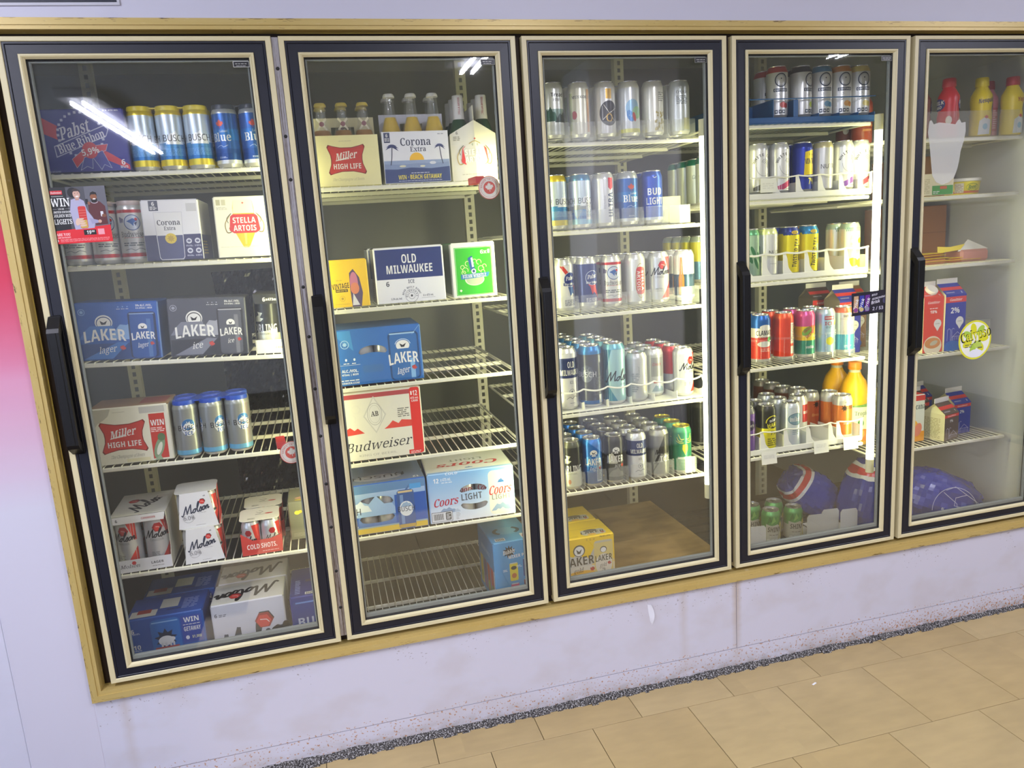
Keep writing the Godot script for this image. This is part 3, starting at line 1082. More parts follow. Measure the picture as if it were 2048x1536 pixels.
func build_shelves() -> void:
	var doors := ["first", "second", "middle", "fourth", "fifth"]
	var ranks := ["top", "second", "third", "fourth", "fifth", "bottom"]
	var bar := MB.new()
	bar.box(Vector3(-0.288, -0.0135, -0.003), Vector3(0.288, -0.0015, 0.003), 0.0015)
	var fb := MB.new()
	fb.box(Vector3(-0.290, -0.0125, -0.004), Vector3(0.290, -0.001, 0.004), 0.002)
	for sx in [-1.0, 1.0]:
		fb.tube([Vector3(sx * 0.286, -0.006, 0.0), Vector3(sx * 0.2895, -0.006, -0.006), Vector3(sx * 0.290, -0.006, -0.02)], 0.005, 6)
	var side := MB.new()
	side.tube([Vector3(0, -0.006, 0.0), Vector3(0, -0.006, -0.621)], 0.004, 6)
	var wires := MB.new()
	for k in 25:
		var x := -0.272 + k * 0.02267
		wires.tube([Vector3(x, -0.006, 0.0035), Vector3(x, -0.0008, 0.0015), Vector3(x, 0.0, -0.004), Vector3(x, 0.0, -0.621)], 0.0017, 5)
	var mats_ := mat("shelf_wire")
	var mb := bar.mesh()
	var mf := fb.mesh()
	var msd := side.mesh()
	var mw := wires.mesh()
	for key in shelf_h:
		if key in [36, 46, 56]:
			continue
		var t := thing("wire_shelf", "white wire shelf, %s one behind the %s cooler door" % [ranks[key % 10 - 1], doors[key / 10 - 1]], "shelf", on_shelf(key, 0.2993, ZF, 0.0, -0.0018), "wire shelves of the cooler")
		for d in [["front_bar", mf, Vector3.ZERO], ["cross_bar", mb, Vector3(0, 0, -0.209)], ["cross_bar", mb, Vector3(0, 0, -0.411)], ["cross_bar", mb, Vector3(0, 0, -0.621)], ["side_bar", msd, Vector3(-0.289, 0, 0)], ["side_bar", msd, Vector3(0.289, 0, 0)], ["wires", mw, Vector3.ZERO]]:
			var o := MeshInstance3D.new()
			o.name = d[0]
			o.mesh = d[1]
			o.position = d[2]
			o.set_surface_override_material(0, mats_)
			if d[0] == "wires":
				o.set_meta("kind", "stuff")
			t.add_child(o, true)

# ------------------------------------------------------------------ drink cans

const SILVER := Color(0.80, 0.80, 0.79)
const INK := Color(0.09, 0.09, 0.10)
const WHITE := Color(0.90, 0.90, 0.88)
const RED := Color(0.76, 0.11, 0.12)
const NAVY := Color(0.09, 0.12, 0.30)

# wall colour, neck colour, lid colour, bands [from, to, colour] (fractions of the height), radius, height
func can_spec(k: String) -> Dictionary:
	var d := {"wall": WHITE, "neck": SILVER, "lid": SILVER, "bands": [], "r": 0.033, "h": 0.158}
	match k:
		"tread": d.merge({"wall": hx("#e4e6dc"), "neck": hx("#e4e6dc")}, true)
		"cream": d.merge({"wall": hx("#e6e3c8"), "neck": hx("#dedcc6")}, true)
		"crest": d.merge({"wall": hx("#e3e2dc"), "neck": hx("#e3e2dc")}, true)
		"splash": d.merge({"wall": hx("#dfe3e2"), "neck": hx("#e6e6d6"), "bands": [[0.06, 0.13, hx("#e2df6a")]]}, true)
		"goldleaf": d.merge({"wall": hx("#e2e0d0"), "neck": hx("#dcdacb")}, true)
		"silverinfo": d.merge({"wall": hx("#c9cec9"), "neck": hx("#c9cec9")}, true)
		"busch", "buschback": d.merge({"wall": hx("#c4d3de"), "neck": hx("#e0c93a") if k == "busch" else hx("#4f84ab"), "bands": [[0.06, 0.16, hx("#e2cd3c") if k == "busch" else hx("#8fc3dc")], [0.16, 0.42, hx("#4b8cbe") if k == "busch" else hx("#9aa09c")]]}, true)
		"ultra": d.merge({"wall": hx("#d9dadc"), "neck": hx("#d9dadc")}, true)
		"blue": d.merge({"wall": hx("#2d5fa6"), "neck": hx("#b9bfc0"), "bands": [[0.06, 0.12, hx("#d8dcd8")], [0.12, 0.3, hx("#1e4a8e")], [0.44, 0.62, hx("#2a74b8")]]}, true)
		"bud_light": d.merge({"wall": hx("#1f4bb0"), "neck": hx("#1f4bb0"), "bands": [[0.06, 0.11, hx("#cfd6da")]]}, true)
		"pabst_w": d.merge({"wall": hx("#e9e9df"), "neck": hx("#c8c9c2")}, true)
		"pabst_b": d.merge({"wall": hx("#27336f"), "neck": hx("#c8c9c2"), "bands": [[0.06, 0.13, hx("#c8c9c2")]]}, true)
		"jays": d.merge({"wall": hx("#dcdcd6"), "neck": hx("#cfd0ca"), "bands": [[0.10, 0.16, RED], [0.82, 0.87, RED]]}, true)
		"stella": d.merge({"wall": hx("#dfe0da"), "neck": hx("#d4d5cf")}, true)
		"molson": d.merge({"wall": hx("#c9cbca"), "neck": hx("#c9cbca")}, true)
		"corona": d.merge({"wall": hx("#e2e2da"), "neck": hx("#e2e2da"), "bands": [[0.1, 0.52, hx("#3a5068")]]}, true)
		"oldmil": d.merge({"wall": hx("#dfe0e0"), "neck": hx("#d6d7d2"), "bands": [[0.52, 0.84, hx("#333d68")]]}, true)
		"oldmil_big": d.merge({"wall": hx("#dfe0e0"), "neck": hx("#d6d7d2"), "bands": [[0.52, 0.84, hx("#333d68")]], "r": 0.0372, "h": 0.197}, true)
		"busch_ice_big": d.merge({"wall": hx("#47494c"), "neck": hx("#2a72b0"), "bands": [[0.05, 0.11, hx("#2a64a0")], [0.86, 0.92, hx("#2a72b0")]], "r": 0.0372, "h": 0.197}, true)
		"busch_ice": d.merge({"wall": hx("#8f938f"), "neck": hx("#9fa39d"), "bands": [[0.05, 0.14, hx("#6fb6dc")]]}, true)
		"teal_big": d.merge({"wall": hx("#a5cfd6"), "neck": hx("#6fb0c4"), "r": 0.0372, "h": 0.197}, true)
		"coors_s": d.merge({"wall": hx("#c3c6c6"), "neck": hx("#c8caca"), "r": 0.034}, true)
		"coors": d.merge({"wall": hx("#b3b6b6"), "neck": hx("#c8caca"), "bands": [[0.06, 0.32, hx("#c9cfd6")]]}, true)
		"molson_red": d.merge({"wall": hx("#cf2f2d"), "neck": hx("#cf3b38"), "bands": [[0.06, 0.4, hx("#cfd0d0")]]}, true)
		"carling": d.merge({"wall": hx("#33342f"), "neck": hx("#5d5e50"), "bands": [[0.06, 0.34, hx("#dfe0c8")]]}, true)
		"laker": d.merge({"wall": hx("#2466b4"), "neck": hx("#2a73c2"), "bands": [[0.06, 0.3, hx("#1f4f92")]]}, true)
		"laker_ice": d.merge({"wall": hx("#54534a"), "neck": hx("#3d3b35"), "bands": [[0.55, 0.9, hx("#3a3832")]]}, true)
		"maxx": d.merge({"wall": hx("#8d8c85"), "neck": hx("#a9a89a")}, true)
		"moose": d.merge({"wall": hx("#2f7a58"), "neck": hx("#3f8a5e"), "lid": hx("#d6c948")}, true)
		"spring_red", "spring_black", "spring_blue", "spring_orange", "spring_yellow":
			var c: Color = {"spring_red": hx("#b5403c"), "spring_black": hx("#33323e"), "spring_blue": hx("#4f86b4"), "spring_orange": hx("#cf8a3c"), "spring_yellow": hx("#dcc868")}[k]
			d.merge({"wall": hx("#e0e0dc"), "neck": c, "accent": c}, true)
		"claw_black", "claw_berry", "claw_grape", "claw_cherry":
			d.merge({"wall": hx("#e2e2da"), "neck": hx("#cfd0cc")}, true)
		"vintage": d.merge({"wall": hx("#26389a"), "neck": hx("#24348c")}, true)
		"nutrl": d.merge({"wall": hx("#d6d6d2"), "neck": hx("#d8cf9a")}, true)
		"nutrl_lime": d.merge({"wall": hx("#dcddd6"), "neck": hx("#d8e29a")}, true)
		"tea_navy", "tea_blue", "tea_orange":
			var t: Color = {"tea_navy": hx("#2d3c86"), "tea_blue": hx("#2d83b4"), "tea_orange": hx("#ee9a22")}[k]
			d.merge({"wall": hx("#efdd1e") if k != "tea_orange" else hx("#f0a82a"), "neck": t, "bands": [[0.86, 0.9, t]]}, true)
		"lemon": d.merge({"wall": hx("#e5e8d2"), "neck": hx("#b5ccb0")}, true)
		"pattern_green": d.merge({"wall": hx("#9ab89a"), "neck": hx("#5d9a6a")}, true)
		"clamato": d.merge({"wall": hx("#e24a3c"), "neck": hx("#1f5aa6"), "bands": [[0.52, 0.72, hx("#e8e4d4")], [0.72, 0.92, hx("#1f5aa6")]]}, true)
		"redorange": d.merge({"wall": hx("#e0452a"), "neck": hx("#e85a34")}, true)
		"pinkpop": d.merge({"wall": hx("#f0cf2c"), "neck": hx("#d4568a"), "bands": [[0.06, 0.36, hx("#3a9070")], [0.66, 0.92, hx("#d4568a")]]}, true)
		"smir_blue": d.merge({"wall": hx("#a9c7d6"), "neck": hx("#bcd0d8")}, true)
		"smir_red": d.merge({"wall": hx("#d8cfc6"), "neck": hx("#e2704e"), "bands": [[0.06, 0.4, hx("#5aa6bc")]]}, true)
		"grape": d.merge({"wall": hx("#7a5aa4"), "neck": hx("#8a8a86")}, true)
		"hard_y": d.merge({"wall": hx("#e8df2a"), "neck": hx("#3c3c34"), "bands": [[0.5, 0.92, hx("#34342c")]]}, true)
		"hard_s": d.merge({"wall": hx("#cdd6da"), "neck": hx("#c2c8ca")}, true)
		"orange": d.merge({"wall": hx("#e2823a"), "neck": hx("#c4c2b8"), "bands": [[0.06, 0.12, SILVER], [0.78, 0.92, hx("#c9c7bd")]]}, true)
		"rust": d.merge({"wall": hx("#b4552c"), "neck": hx("#b0aea2"), "bands": [[0.06, 0.2, hx("#3a2418")], [0.8, 0.92, hx("#b0aea2")]]}, true)
		"brown": d.merge({"wall": hx("#7a4a36"), "neck": hx("#8a8478")}, true)
		"plain": d.merge({"wall": hx("#c2c6c6"), "neck": hx("#c2c6c6")}, true)
		"whitered": d.merge({"wall": hx("#dcdcd6"), "neck": hx("#cfcfc8")}, true)
		"shiny": d.merge({"wall": hx("#c9c8b4"), "neck": hx("#5aa05a"), "bands": [[0.5, 0.9, hx("#4a9a4a")]], "r": 0.0335, "h": 0.122}, true)
		"carlsberg": d.merge({"wall": hx("#e2e8dc"), "neck": hx("#2f8a72"), "bands": [[0.86, 0.92, hx("#2f8a72")]]}, true)
		"radler": d.merge({"wall": hx("#d8cc4a"), "neck": hx("#b5c0b5"), "bands": [[0.06, 0.45, hx("#5f86ac")]]}, true)
		"blackadder": d.merge({"wall": hx("#2c2c28"), "neck": hx("#3c3c36")}, true)
		"mini": d.merge({"wall": hx("#c9cbca"), "neck": hx("#c9cbca"), "r": 0.0265, "h": 0.098}, true)
	return d


func can_art(k: String, a: Art, r: float, h: float) -> void:
	match k:
		"tread":
			a.text("Tread", 0.002, h * 0.77, 0.011, INK, "sansb")
			a.fine(-0.012, h * 0.66, 0.012, h * 0.71, 3, hx("#666666"))
			a.rect(-0.06, h * 0.33, 0.06, h * 0.52, hx("#8fa39a"))
			a.mount(-0.05, h * 0.3, 0.0, 0.05, hx("#3a5a4a"), 3)
			a.mount(-0.01, h * 0.28, 0.05, 0.035, hx("#55605c"), 5)
			a.mount(-0.055, h * 0.12, 0.055, 0.03, hx("#d5d9d0"), 8)
		"cream":
			a.text("MUSKOKA", 0.0, h * 0.72, 0.008, hx("#555544"), "serifx")
			a.rect(0.018, 0.015, 0.030, h * 0.86, hx("#dca864"))
			a.ell(-0.022, h * 0.4, 0.008, 0.012, hx("#c0483c"))
			a.rect(-0.04, 0.02, -0.028, h * 0.8, hx("#c8cf9a"))
		"crest":
			a.rect(-0.010, h * 0.68, 0.008, h * 0.86, hx("#d2a544"))
			a.ell(0.0, h * 0.42, 0.030, 0.036, hx("#3c3c3e"), 32)
			for q in [[0.5, 0.03], [2.2, 0.03], [3.9, 0.026], [5.4, 0.028]]:
				a.line(PackedVector2Array([Vector2(0, h * 0.42), Vector2(cos(q[0]) * 0.028, h * 0.42 + sin(q[0]) * q[1])]), 0.0016, hx("#d8d4c4"))
			a.ring(0.0, h * 0.34, 0.010, 0.012, 0.003, hx("#caa244"))
		"splash":
			a.ell(0.0, h * 0.5, 0.022, 0.026, hx("#9ac2dc"))
			a.ell(0.014, h * 0.42, 0.016, 0.018, hx("#a4d2a4"))
			a.ell(-0.008, h * 0.36, 0.010, 0.018, hx("#5c8ec8"), 20, 0.4)
			a.ell(0.004, h * 0.34, 0.005, 0.014, hx("#d0564c"), 16, 0.2)
		"goldleaf":
			a.fine(0.004, h * 0.62, 0.026, h * 0.8, 5, hx("#8a8a7a"), 4)
			var rng := RandomNumberGenerator.new()
			rng.seed = 3
			for i in 26:
				a.ell(rng.randf_range(-0.01, 0.034), rng.randf_range(0.015, h * 0.42), rng.randf_range(0.002, 0.005), rng.randf_range(0.002, 0.006), hx("#b3a14a"), 7)
		"silverinfo":
			a.text("Cryptic", 0.0, h * 0.78, 0.008, hx("#444444"), "serif")
			a.fine(-0.018, h * 0.56, 0.018, h * 0.72, 6, hx("#5a5f5a"), 2)
			a.rect(0.004, 0.014, 0.03, h * 0.3, hx("#c6c494"))
		"busch", "buschback":
			for s in [-1.05, 0.0, 1.05]:
				var x: float = s * r * 2.0
				a.mount(x - 0.024, h * 0.40, x + 0.024, 0.042, hx("#eef2f2"), 4)
				a.mount(x - 0.034, h * 0.16, x + 0.034, 0.038, hx("#2f74b4"), 6)
				a.text("BUSCH", x, h * 0.50, 0.0165, hx("#30302c"), "sans", 0.058)
			a.fine(-0.05, h * 0.22, 0.05, h * 0.34, 6, hx("#7fb2d8"), 9)
			if k == "buschback":
				a.rect(-0.006, h * 0.14, 0.018, h * 0.48, hx("#d8d8d6"))
				a.fine(-0.004, h * 0.2, 0.016, h * 0.46, 9, hx("#777777"), 3)
		"ultra":
			a.poly(PackedVector2Array([Vector2(0.004, h * 0.72), Vector2(0.013, h * 0.67), Vector2(0.022, h * 0.72), Vector2(0.022, h * 0.90), Vector2(0.004, h * 0.90)]), hx("#c2263a"))
			a.text("ULTRA", 0.012, h * 0.40, 0.018, hx("#31416e"), "sansx", 0.072, 0.0, PI / 2)
			a.text("Michelob", -0.008, h * 0.44, 0.007, hx("#a9abb8"), "serif", 0.04, 0.2, PI / 2)
		"blue":
			a.leaf(0.0, h * 0.70, 0.012, hx("#d0563e"))
			a.text("Labatt", 0.008, h * 0.585, 0.0055, WHITE, "serif", 0.0, 0.25)
			a.text("Blue", 0.0, h * 0.49, 0.021, WHITE, "serifx", 0.052)
			a.curve(PackedVector2Array([Vector2(-0.014, h * 0.33), Vector2(-0.002, h * 0.36), Vector2(0.004, h * 0.33), Vector2(0.016, h * 0.36)]), 0.0012, hx("#b9c8dc"))
			a.fine(-0.01, h * 0.15, 0.01, h * 0.18, 2, hx("#c8d4e2"))
		"bud_light":
			a.text("BUD", 0.0, h * 0.60, 0.021, WHITE, "sansx", 0.046)
			a.text("LIGHT", 0.0, h * 0.42, 0.021, WHITE, "sansx", 0.056)
			a.curve(PackedVector2Array([Vector2(-0.006, h * 0.88), Vector2(0.0, h * 0.86), Vector2(0.006, h * 0.88)]), 0.0015, WHITE)
			a.fine(-0.03, h * 0.31, 0.03, h * 0.33, 1, hx("#a8bce8"))
		"pabst_w", "pabst_b":
			var ink := NAVY if k == "pabst_w" else WHITE
			a.poly(PackedVector2Array([Vector2(-0.028, h * 0.86), Vector2(-0.016, h * 0.86), Vector2(0.034, h * 0.45), Vector2(0.034, h * 0.36), Vector2(0.022, h * 0.40)]) if k == "pabst_w" else PackedVector2Array([Vector2(-0.012, h * 0.5), Vector2(0.006, h * 0.52), Vector2(0.036, h * 0.24), Vector2(0.036, h * 0.14), Vector2(0.016, h * 0.3)]), hx("#d8402e"))
			a.ell(0.006, h * 0.6, 0.022, 0.022, hx("#2a3a7e"), 28)
			a.ring(0.006, h * 0.6, 0.0225, 0.0225, 0.0015, hx("#c9d0dc"))
			a.text("Pabst", 0.006, h * 0.63, 0.012, WHITE, "serifx", 0.032, 0.25, 0.12)
			a.rrect(-0.018, h * 0.48, 0.030, h * 0.545, 0.003, hx("#2a3a7e"))
			a.text("Blue Ribbon", 0.006, h * 0.512, 0.0065, WHITE, "serifx", 0.042)
			a.poly(PackedVector2Array([Vector2(-0.004, h * 0.46), Vector2(0.018, h * 0.46), Vector2(0.020, h * 0.3), Vector2(0.012, h * 0.34), Vector2(0.004, h * 0.28)]), hx("#3a5a96") if k == "pabst_w" else hx("#c83a34"))
			a.fine(-0.016, h * 0.10, 0.024, h * 0.22, 5, ink, 5)
		"jays":
			a.ell(0.0, h * 0.66, 0.020, 0.020, hx("#cdd6e2"), 30)
			a.ring(0.0, h * 0.66, 0.0205, 0.0205, 0.002, hx("#2c4f8e"), 30)
			a.poly(PackedVector2Array([Vector2(-0.014, h * 0.68), Vector2(0.002, h * 0.73), Vector2(0.014, h * 0.69), Vector2(0.004, h * 0.66), Vector2(0.002, h * 0.60), Vector2(-0.005, h * 0.65)]), hx("#2f63ac"))
			a.leaf(0.010, h * 0.71, 0.005, RED)
			a.poly(PackedVector2Array([Vector2(0.004, h * 0.655), Vector2(0.008, h * 0.60), Vector2(0.012, h * 0.675)]), hx("#22356a"))
			a.poly(PackedVector2Array([Vector2(-0.034, h * 0.76), Vector2(-0.022, h * 0.72), Vector2(-0.024, h * 0.66), Vector2(-0.034, h * 0.66)]), hx("#574a72"))
			a.text("Budweiser", 0.0, h * 0.47, 0.014, hx("#33332f"), "serif", 0.066)
			a.fine(-0.026, h * 0.41, 0.026, h * 0.425, 1, hx("#c84848"), 2)
			a.fine(-0.028, h * 0.28, 0.028, h * 0.35, 2, hx("#5a6468"), 7)
			a.curve(PackedVector2Array([Vector2(-0.024, h * 0.21), Vector2(-0.010, h * 0.23), Vector2(0.0, h * 0.205), Vector2(0.012, h * 0.235), Vector2(0.026, h * 0.21)]), 0.0013, hx("#5a6468"))
		"stella":
			a.ring(0.004, h * 0.47, 0.019, 0.054, 0.0022, hx("#b9a46a"), 28)
			a.rrect(-0.011, h * 0.2, 0.019, h * 0.74, 0.010, hx("#cf3f3a"))
			a.text("STELLA", 0.011, h * 0.47, 0.0105, WHITE, "sansx", 0.062, 0.0, PI / 2 + PI)
			a.text("ARTOIS", -0.003, h * 0.47, 0.0105, WHITE, "sansx", 0.062, 0.0, PI / 2 + PI)
		"molson":
			a.poly(PackedVector2Array([Vector2(0.008, h * 0.9), Vector2(0.034, h * 0.9), Vector2(0.034, h * 0.56), Vector2(0.026, h * 0.56)]), hx("#cf3a30"))
			a.poly(PackedVector2Array([Vector2(-0.004, h * 0.09), Vector2(0.034, h * 0.09), Vector2(0.034, h * 0.44), Vector2(0.018, h * 0.3)]), hx("#cf3a30"))
			a.hexa(0.0, h * 0.74, 0.0145, hx("#b0242a"))
			a.hexa(-0.001, h * 0.725, 0.009, hx("#dc4038"))
			a.line(PackedVector2Array([Vector2(-0.004, h * 0.75), Vector2(0.004, h * 0.74), Vector2(0.006, h * 0.71)]), 0.0012, hx("#f2dcd6"))
			a.molson(-0.004, h * 0.62, 0.064, hx("#20242c"), 0.045)
			a.text("CANADIAN", -0.006, h * 0.51, 0.007, hx("#9a9c9c"), "sansb", 0.036)
			a.fine(-0.024, h * 0.22, -0.002, h * 0.3, 3, hx("#8a8c8c"), 4)
		"corona":
			a.poly(PackedVector2Array([Vector2(-0.030, h * 0.12), Vector2(-0.012, h * 0.12), Vector2(-0.012, h * 0.46), Vector2(-0.016, h * 0.56), Vector2(-0.018, h * 0.86), Vector2(-0.024, h * 0.86), Vector2(-0.026, h * 0.56), Vector2(-0.030, h * 0.46)]), hx("#c8882e"))
			a.rect(0.0, h * 0.12, 0.02, h * 0.46, hx("#4c627a"))
			a.fine(0.022, h * 0.6, 0.03, h * 0.76, 3, hx("#777777"))
		"oldmil", "oldmil_big":
			a.text("OLD", 0.0, h * 0.735, h * 0.10, WHITE, "sansx", r * 0.62)
			a.text("MILWAUKEE", 0.0, h * 0.61, h * 0.088, WHITE, "sansx", r * 1.92)
			a.text("ICE", 0.0, h * 0.45, h * 0.045, hx("#3a4460"), "sans", r * 0.34)
			a.ring(0.0, h * 0.30, r * 0.24, r * 0.24, 0.0012, hx("#6a7288"), 18)
			a.star(0.0, h * 0.30, r * 0.12, r * 0.05, 5, hx("#6a7288"))
			a.curve(PackedVector2Array([Vector2(-r * 0.5, h * 0.18), Vector2(-r * 0.2, h * 0.21), Vector2(0, h * 0.185), Vector2(r * 0.25, h * 0.22), Vector2(r * 0.5, h * 0.2)]), 0.0012, hx("#4a5262"))
			a.fine(-r * 0.22, h * 0.11, r * 0.22, h * 0.125, 1, hx("#6a7288"))
		"busch_ice", "busch_ice_big":
			var s := r / 0.033
			for x0 in ([-0.062, 0.008, 0.076] if k == "busch_ice" else [-0.036]):
				var x: float = x0
				a.ell(x * s, h * 0.55, 0.019 * s, 0.024 * s, hx("#dfe4e6") if k == "busch_ice" else hx("#7d8388"), 28)
				a.ell(x * s, h * 0.60, 0.0165 * s, 0.0155 * s, hx("#3f78b4") if k == "busch_ice" else hx("#5a6068"), 24)
				a.mount((x - 0.017) * s, h * 0.53, (x + 0.017) * s, 0.022 * s, hx("#eef2f2") if k == "busch_ice" else hx("#9a9fa2"), 4)
				a.text("BUSCH", x * s, h * 0.54, 0.0145 * s, hx("#22242a") if k == "busch_ice" else hx("#e0e2e0"), "sans", 0.056 * s)
				if k == "busch_ice":
					a.text("ICE", x * s, h * 0.445, 0.010, hx("#2f5a9e"), "sansb", 0.022)
			if k == "busch_ice_big":
				a.rect(0.004, h * 0.72, 0.011, h * 0.84, hx("#cfd2d0"))
				a.fine(0.0045, h * 0.725, 0.0105, h * 0.838, 7, hx("#333333"))
				a.fine(-0.02, h * 0.2, 0.018, h * 0.5, 12, hx("#6c6f70"), 8)
				a.rect(0.0, h * 0.06, 0.014, h * 0.2, hx("#c6c8c6"))
		"teal_big":
			a.poly(PackedVector2Array([Vector2(-0.045, h * 0.9), Vector2(-0.012, h * 0.9), Vector2(-0.030, h * 0.56), Vector2(-0.024, h * 0.3), Vector2(0.004, h * 0.06), Vector2(-0.045, h * 0.06)]), hx("#3f8aa4"))
			a.molson(0.012, h * 0.46, 0.085, hx("#26303c"), 0.04)
			a.text("ULTRA", 0.026, h * 0.33, 0.006, hx("#4c6a78"), "sans")
		"coors_s", "coors":
			if k == "coors_s":
				for x in [-0.012, 0.014]:
					a.text("LIGHT", x + 0.006, h * 0.62, 0.006, hx("#8d9194"), "sans", 0.036, 0.0, PI / 2)
				a.fine(-0.03, h * 0.2, -0.008, h * 0.6, 10, hx("#8d979e"), 5)
				a.rect(0.012, h * 0.2, 0.022, h * 0.32, hx("#c2b486"))
			else:
				a.rect(-0.024, h * 0.42, 0.018, h * 0.82, hx("#8e9091"))
				a.text("Coors", -0.004, h * 0.68, 0.010, hx("#a04a4c"), "serifx", 0.03, 0.3)
				a.mount(-0.018, h * 0.28, 0.0, 0.012, hx("#b5383a"), 2)
				a.mount(-0.024, h * 0.1, 0.024, 0.03, hx("#8fa2b4"), 5)
		"molson_red":
			a.poly(PackedVector2Array([Vector2(-0.034, h * 0.42), Vector2(-0.004, h * 0.42), Vector2(-0.022, h * 0.62), Vector2(-0.034, h * 0.7)]), hx("#cfd0d0"))
			a.poly(PackedVector2Array([Vector2(0.034, h * 0.42), Vector2(0.004, h * 0.42), Vector2(0.022, h * 0.62), Vector2(0.034, h * 0.7)]), hx("#cfd0d0"))
		"carling":
			a.poly(PackedVector2Array([Vector2(-0.034, h * 0.62), Vector2(-0.016, h * 0.66), Vector2(-0.020, h * 0.72), Vector2(-0.004, h * 0.70), Vector2(-0.012, h * 0.62), Vector2(-0.002, h * 0.60), Vector2(-0.010, h * 0.55), Vector2(-0.034, h * 0.54)]), hx("#dfe0c4"))
			a.text("CARLING", -0.004, h * 0.43, 0.023, WHITE, "sansx", 0.078)
			a.poly(PackedVector2Array([Vector2(-0.036, h * 0.34), Vector2(0.036, h * 0.34), Vector2(0.036, h * 0.42)]), hx("#dfe0c8"))
			a.text("BLACK LABEL", 0.0, h * 0.33, 0.004, hx("#5a5a50"), "sans")
			a.ell(-0.010, h * 0.16, 0.005, 0.008, hx("#d8864a"))
		"laker", "laker_ice":
			var pale := hx("#4e8cd0") if k == "laker" else hx("#c9c7b8")
			a.mount(-0.034, h * 0.42, 0.004, 0.05, pale, 4)
			if k == "laker":
				a.mount(-0.004, h * 0.4, 0.034, 0.055, hx("#7fb0dc"), 7)
			a.ell(0.0, h * 0.70, 0.012, 0.011, WHITE, 20)
			a.rect(-0.013, h * 0.63, 0.013, h * 0.675, can_spec(k).wall)
			a.poly(PackedVector2Array([Vector2(-0.007, h * 0.73), Vector2(0.0, h * 0.70), Vector2(0.007, h * 0.73), Vector2(0.002, h * 0.685), Vector2(-0.004, h * 0.685)]), INK)
			a.text("LAKER", -0.002, h * 0.52, 0.022, WHITE, "sansx", 0.058)
			a.text("lager" if k == "laker" else "ice", 0.004, h * 0.38, 0.011, WHITE, "serif", 0.0, 0.3)
			a.leaf(0.022, h * 0.37, 0.007, hx("#c8503c"))
			if k == "laker":
				a.rect(0.008, h * 0.1, 0.030, h * 0.52, hx("#b9c6d6"))
				a.fine(0.010, h * 0.14, 0.028, h * 0.5, 12, hx("#53606e"), 6)
			else:
				a.mount(-0.03, h * 0.14, 0.03, 0.035, hx("#8a897c"), 9)
		"maxx":
			a.poly(PackedVector2Array([Vector2(0.034, h * 0.9), Vector2(0.010, h * 0.9), Vector2(-0.018, h * 0.5), Vector2(0.034, h * 0.5)]), hx("#3a3934"))
			a.text("MAXX", 0.004, h * 0.53, 0.017, hx("#22221e"), "sansx", 0.05, 0.3)
			a.text("ICE", 0.012, h * 0.38, 0.020, WHITE, "sansb", 0.04)
			a.poly(PackedVector2Array([Vector2(-0.014, h * 0.48), Vector2(-0.030, h * 0.26), Vector2(-0.022, h * 0.26), Vector2(-0.034, h * 0.08), Vector2(-0.010, h * 0.3), Vector2(-0.018, h * 0.3), Vector2(-0.006, h * 0.48)]), hx("#34332f"))
		"moose":
			for s in [-1.0, 1.0]:
				for q in [[0.004, 0.74, 0.022, 0.84], [0.010, 0.70, 0.028, 0.78], [0.006, 0.66, 0.030, 0.70]]:
					a.curve(PackedVector2Array([Vector2(s * q[0], h * q[1]), Vector2(s * (q[0] + q[2]) * 0.55, h * q[1]), Vector2(s * q[2], h * q[3])]), 0.0022, hx("#d6cf62"))
			a.poly(PackedVector2Array([Vector2(-0.008, h * 0.62), Vector2(0.008, h * 0.62), Vector2(0.010, h * 0.52), Vector2(0.0, h * 0.40), Vector2(-0.010, h * 0.52)]), hx("#cfae3c"))
			a.text("MOOSEHEAD", 0.0, h * 0.33, 0.0085, WHITE, "sansb", 0.05)
			a.fine(-0.014, h * 0.24, 0.014, h * 0.27, 2, hx("#a8cfae"))
		"spring_red", "spring_black", "spring_blue", "spring_orange", "spring_yellow":
			var ac: Color = can_spec(k)["accent"]
			var dk := hx("#2c3a50")
			a.ring(-0.002, h * 0.72, 0.020, 0.021, 0.0035, dk, 30)
			a.ring(-0.002, h * 0.72, 0.0145, 0.0155, 0.0008, hx("#7c8694"), 24)
			a.star(-0.002, h * 0.75, 0.003, 0.0015, 6, dk)
			a.rrect(-0.026, h * 0.50, 0.022, h * 0.565, 0.002, dk)
			a.text("COTTAGE", -0.002, h * 0.532, 0.0055, WHITE, "sansb", 0.042)
			a.text("-7-", -0.01, h * 0.44, 0.008, dk, "sans")
			a.fine(-0.018, h * 0.36, 0.016, h * 0.385, 1, hx("#6f7a86"))
			a.ell(0.004, h * 0.25, 0.011, 0.009, ac.lightened(0.25) if k != "spring_black" else hx("#bcd03a"), 18)
			a.ell(0.015, h * 0.235, 0.008, 0.008, ac, 16)
			for i in 3:
				a.rect(-0.022 + i * 0.012, h * 0.085, -0.0125 + i * 0.012, h * 0.155, dk)
				a.rect(-0.0195 + i * 0.012, h * 0.105, -0.015 + i * 0.012, h * 0.135, hx("#e0e0dc"))
		"claw_black", "claw_berry", "claw_grape", "claw_cherry":
			var wc: Color = {"claw_black": hx("#6a6a66"), "claw_berry": hx("#c2446c"), "claw_grape": hx("#8a5ab0"), "claw_cherry": hx("#b84a5a")}[k]
			a.arc_text("WHITE CLAW", 0.0, h * 0.55, 0.036, 0.0085, PI / 2, hx("#3c3c3c"), "sansb", 0.26)
			a.ring(0.0, h * 0.55, 0.0265, 0.030, 0.0012, hx("#8a8a88"), 26, -PI, 0.4)
			for i in 3:
				a.ring(0.004, h * 0.57, 0.016 - i * 0.0045, 0.020 - i * 0.005, 0.0018, hx("#a2a4a2"), 16, -0.6, 2.6)
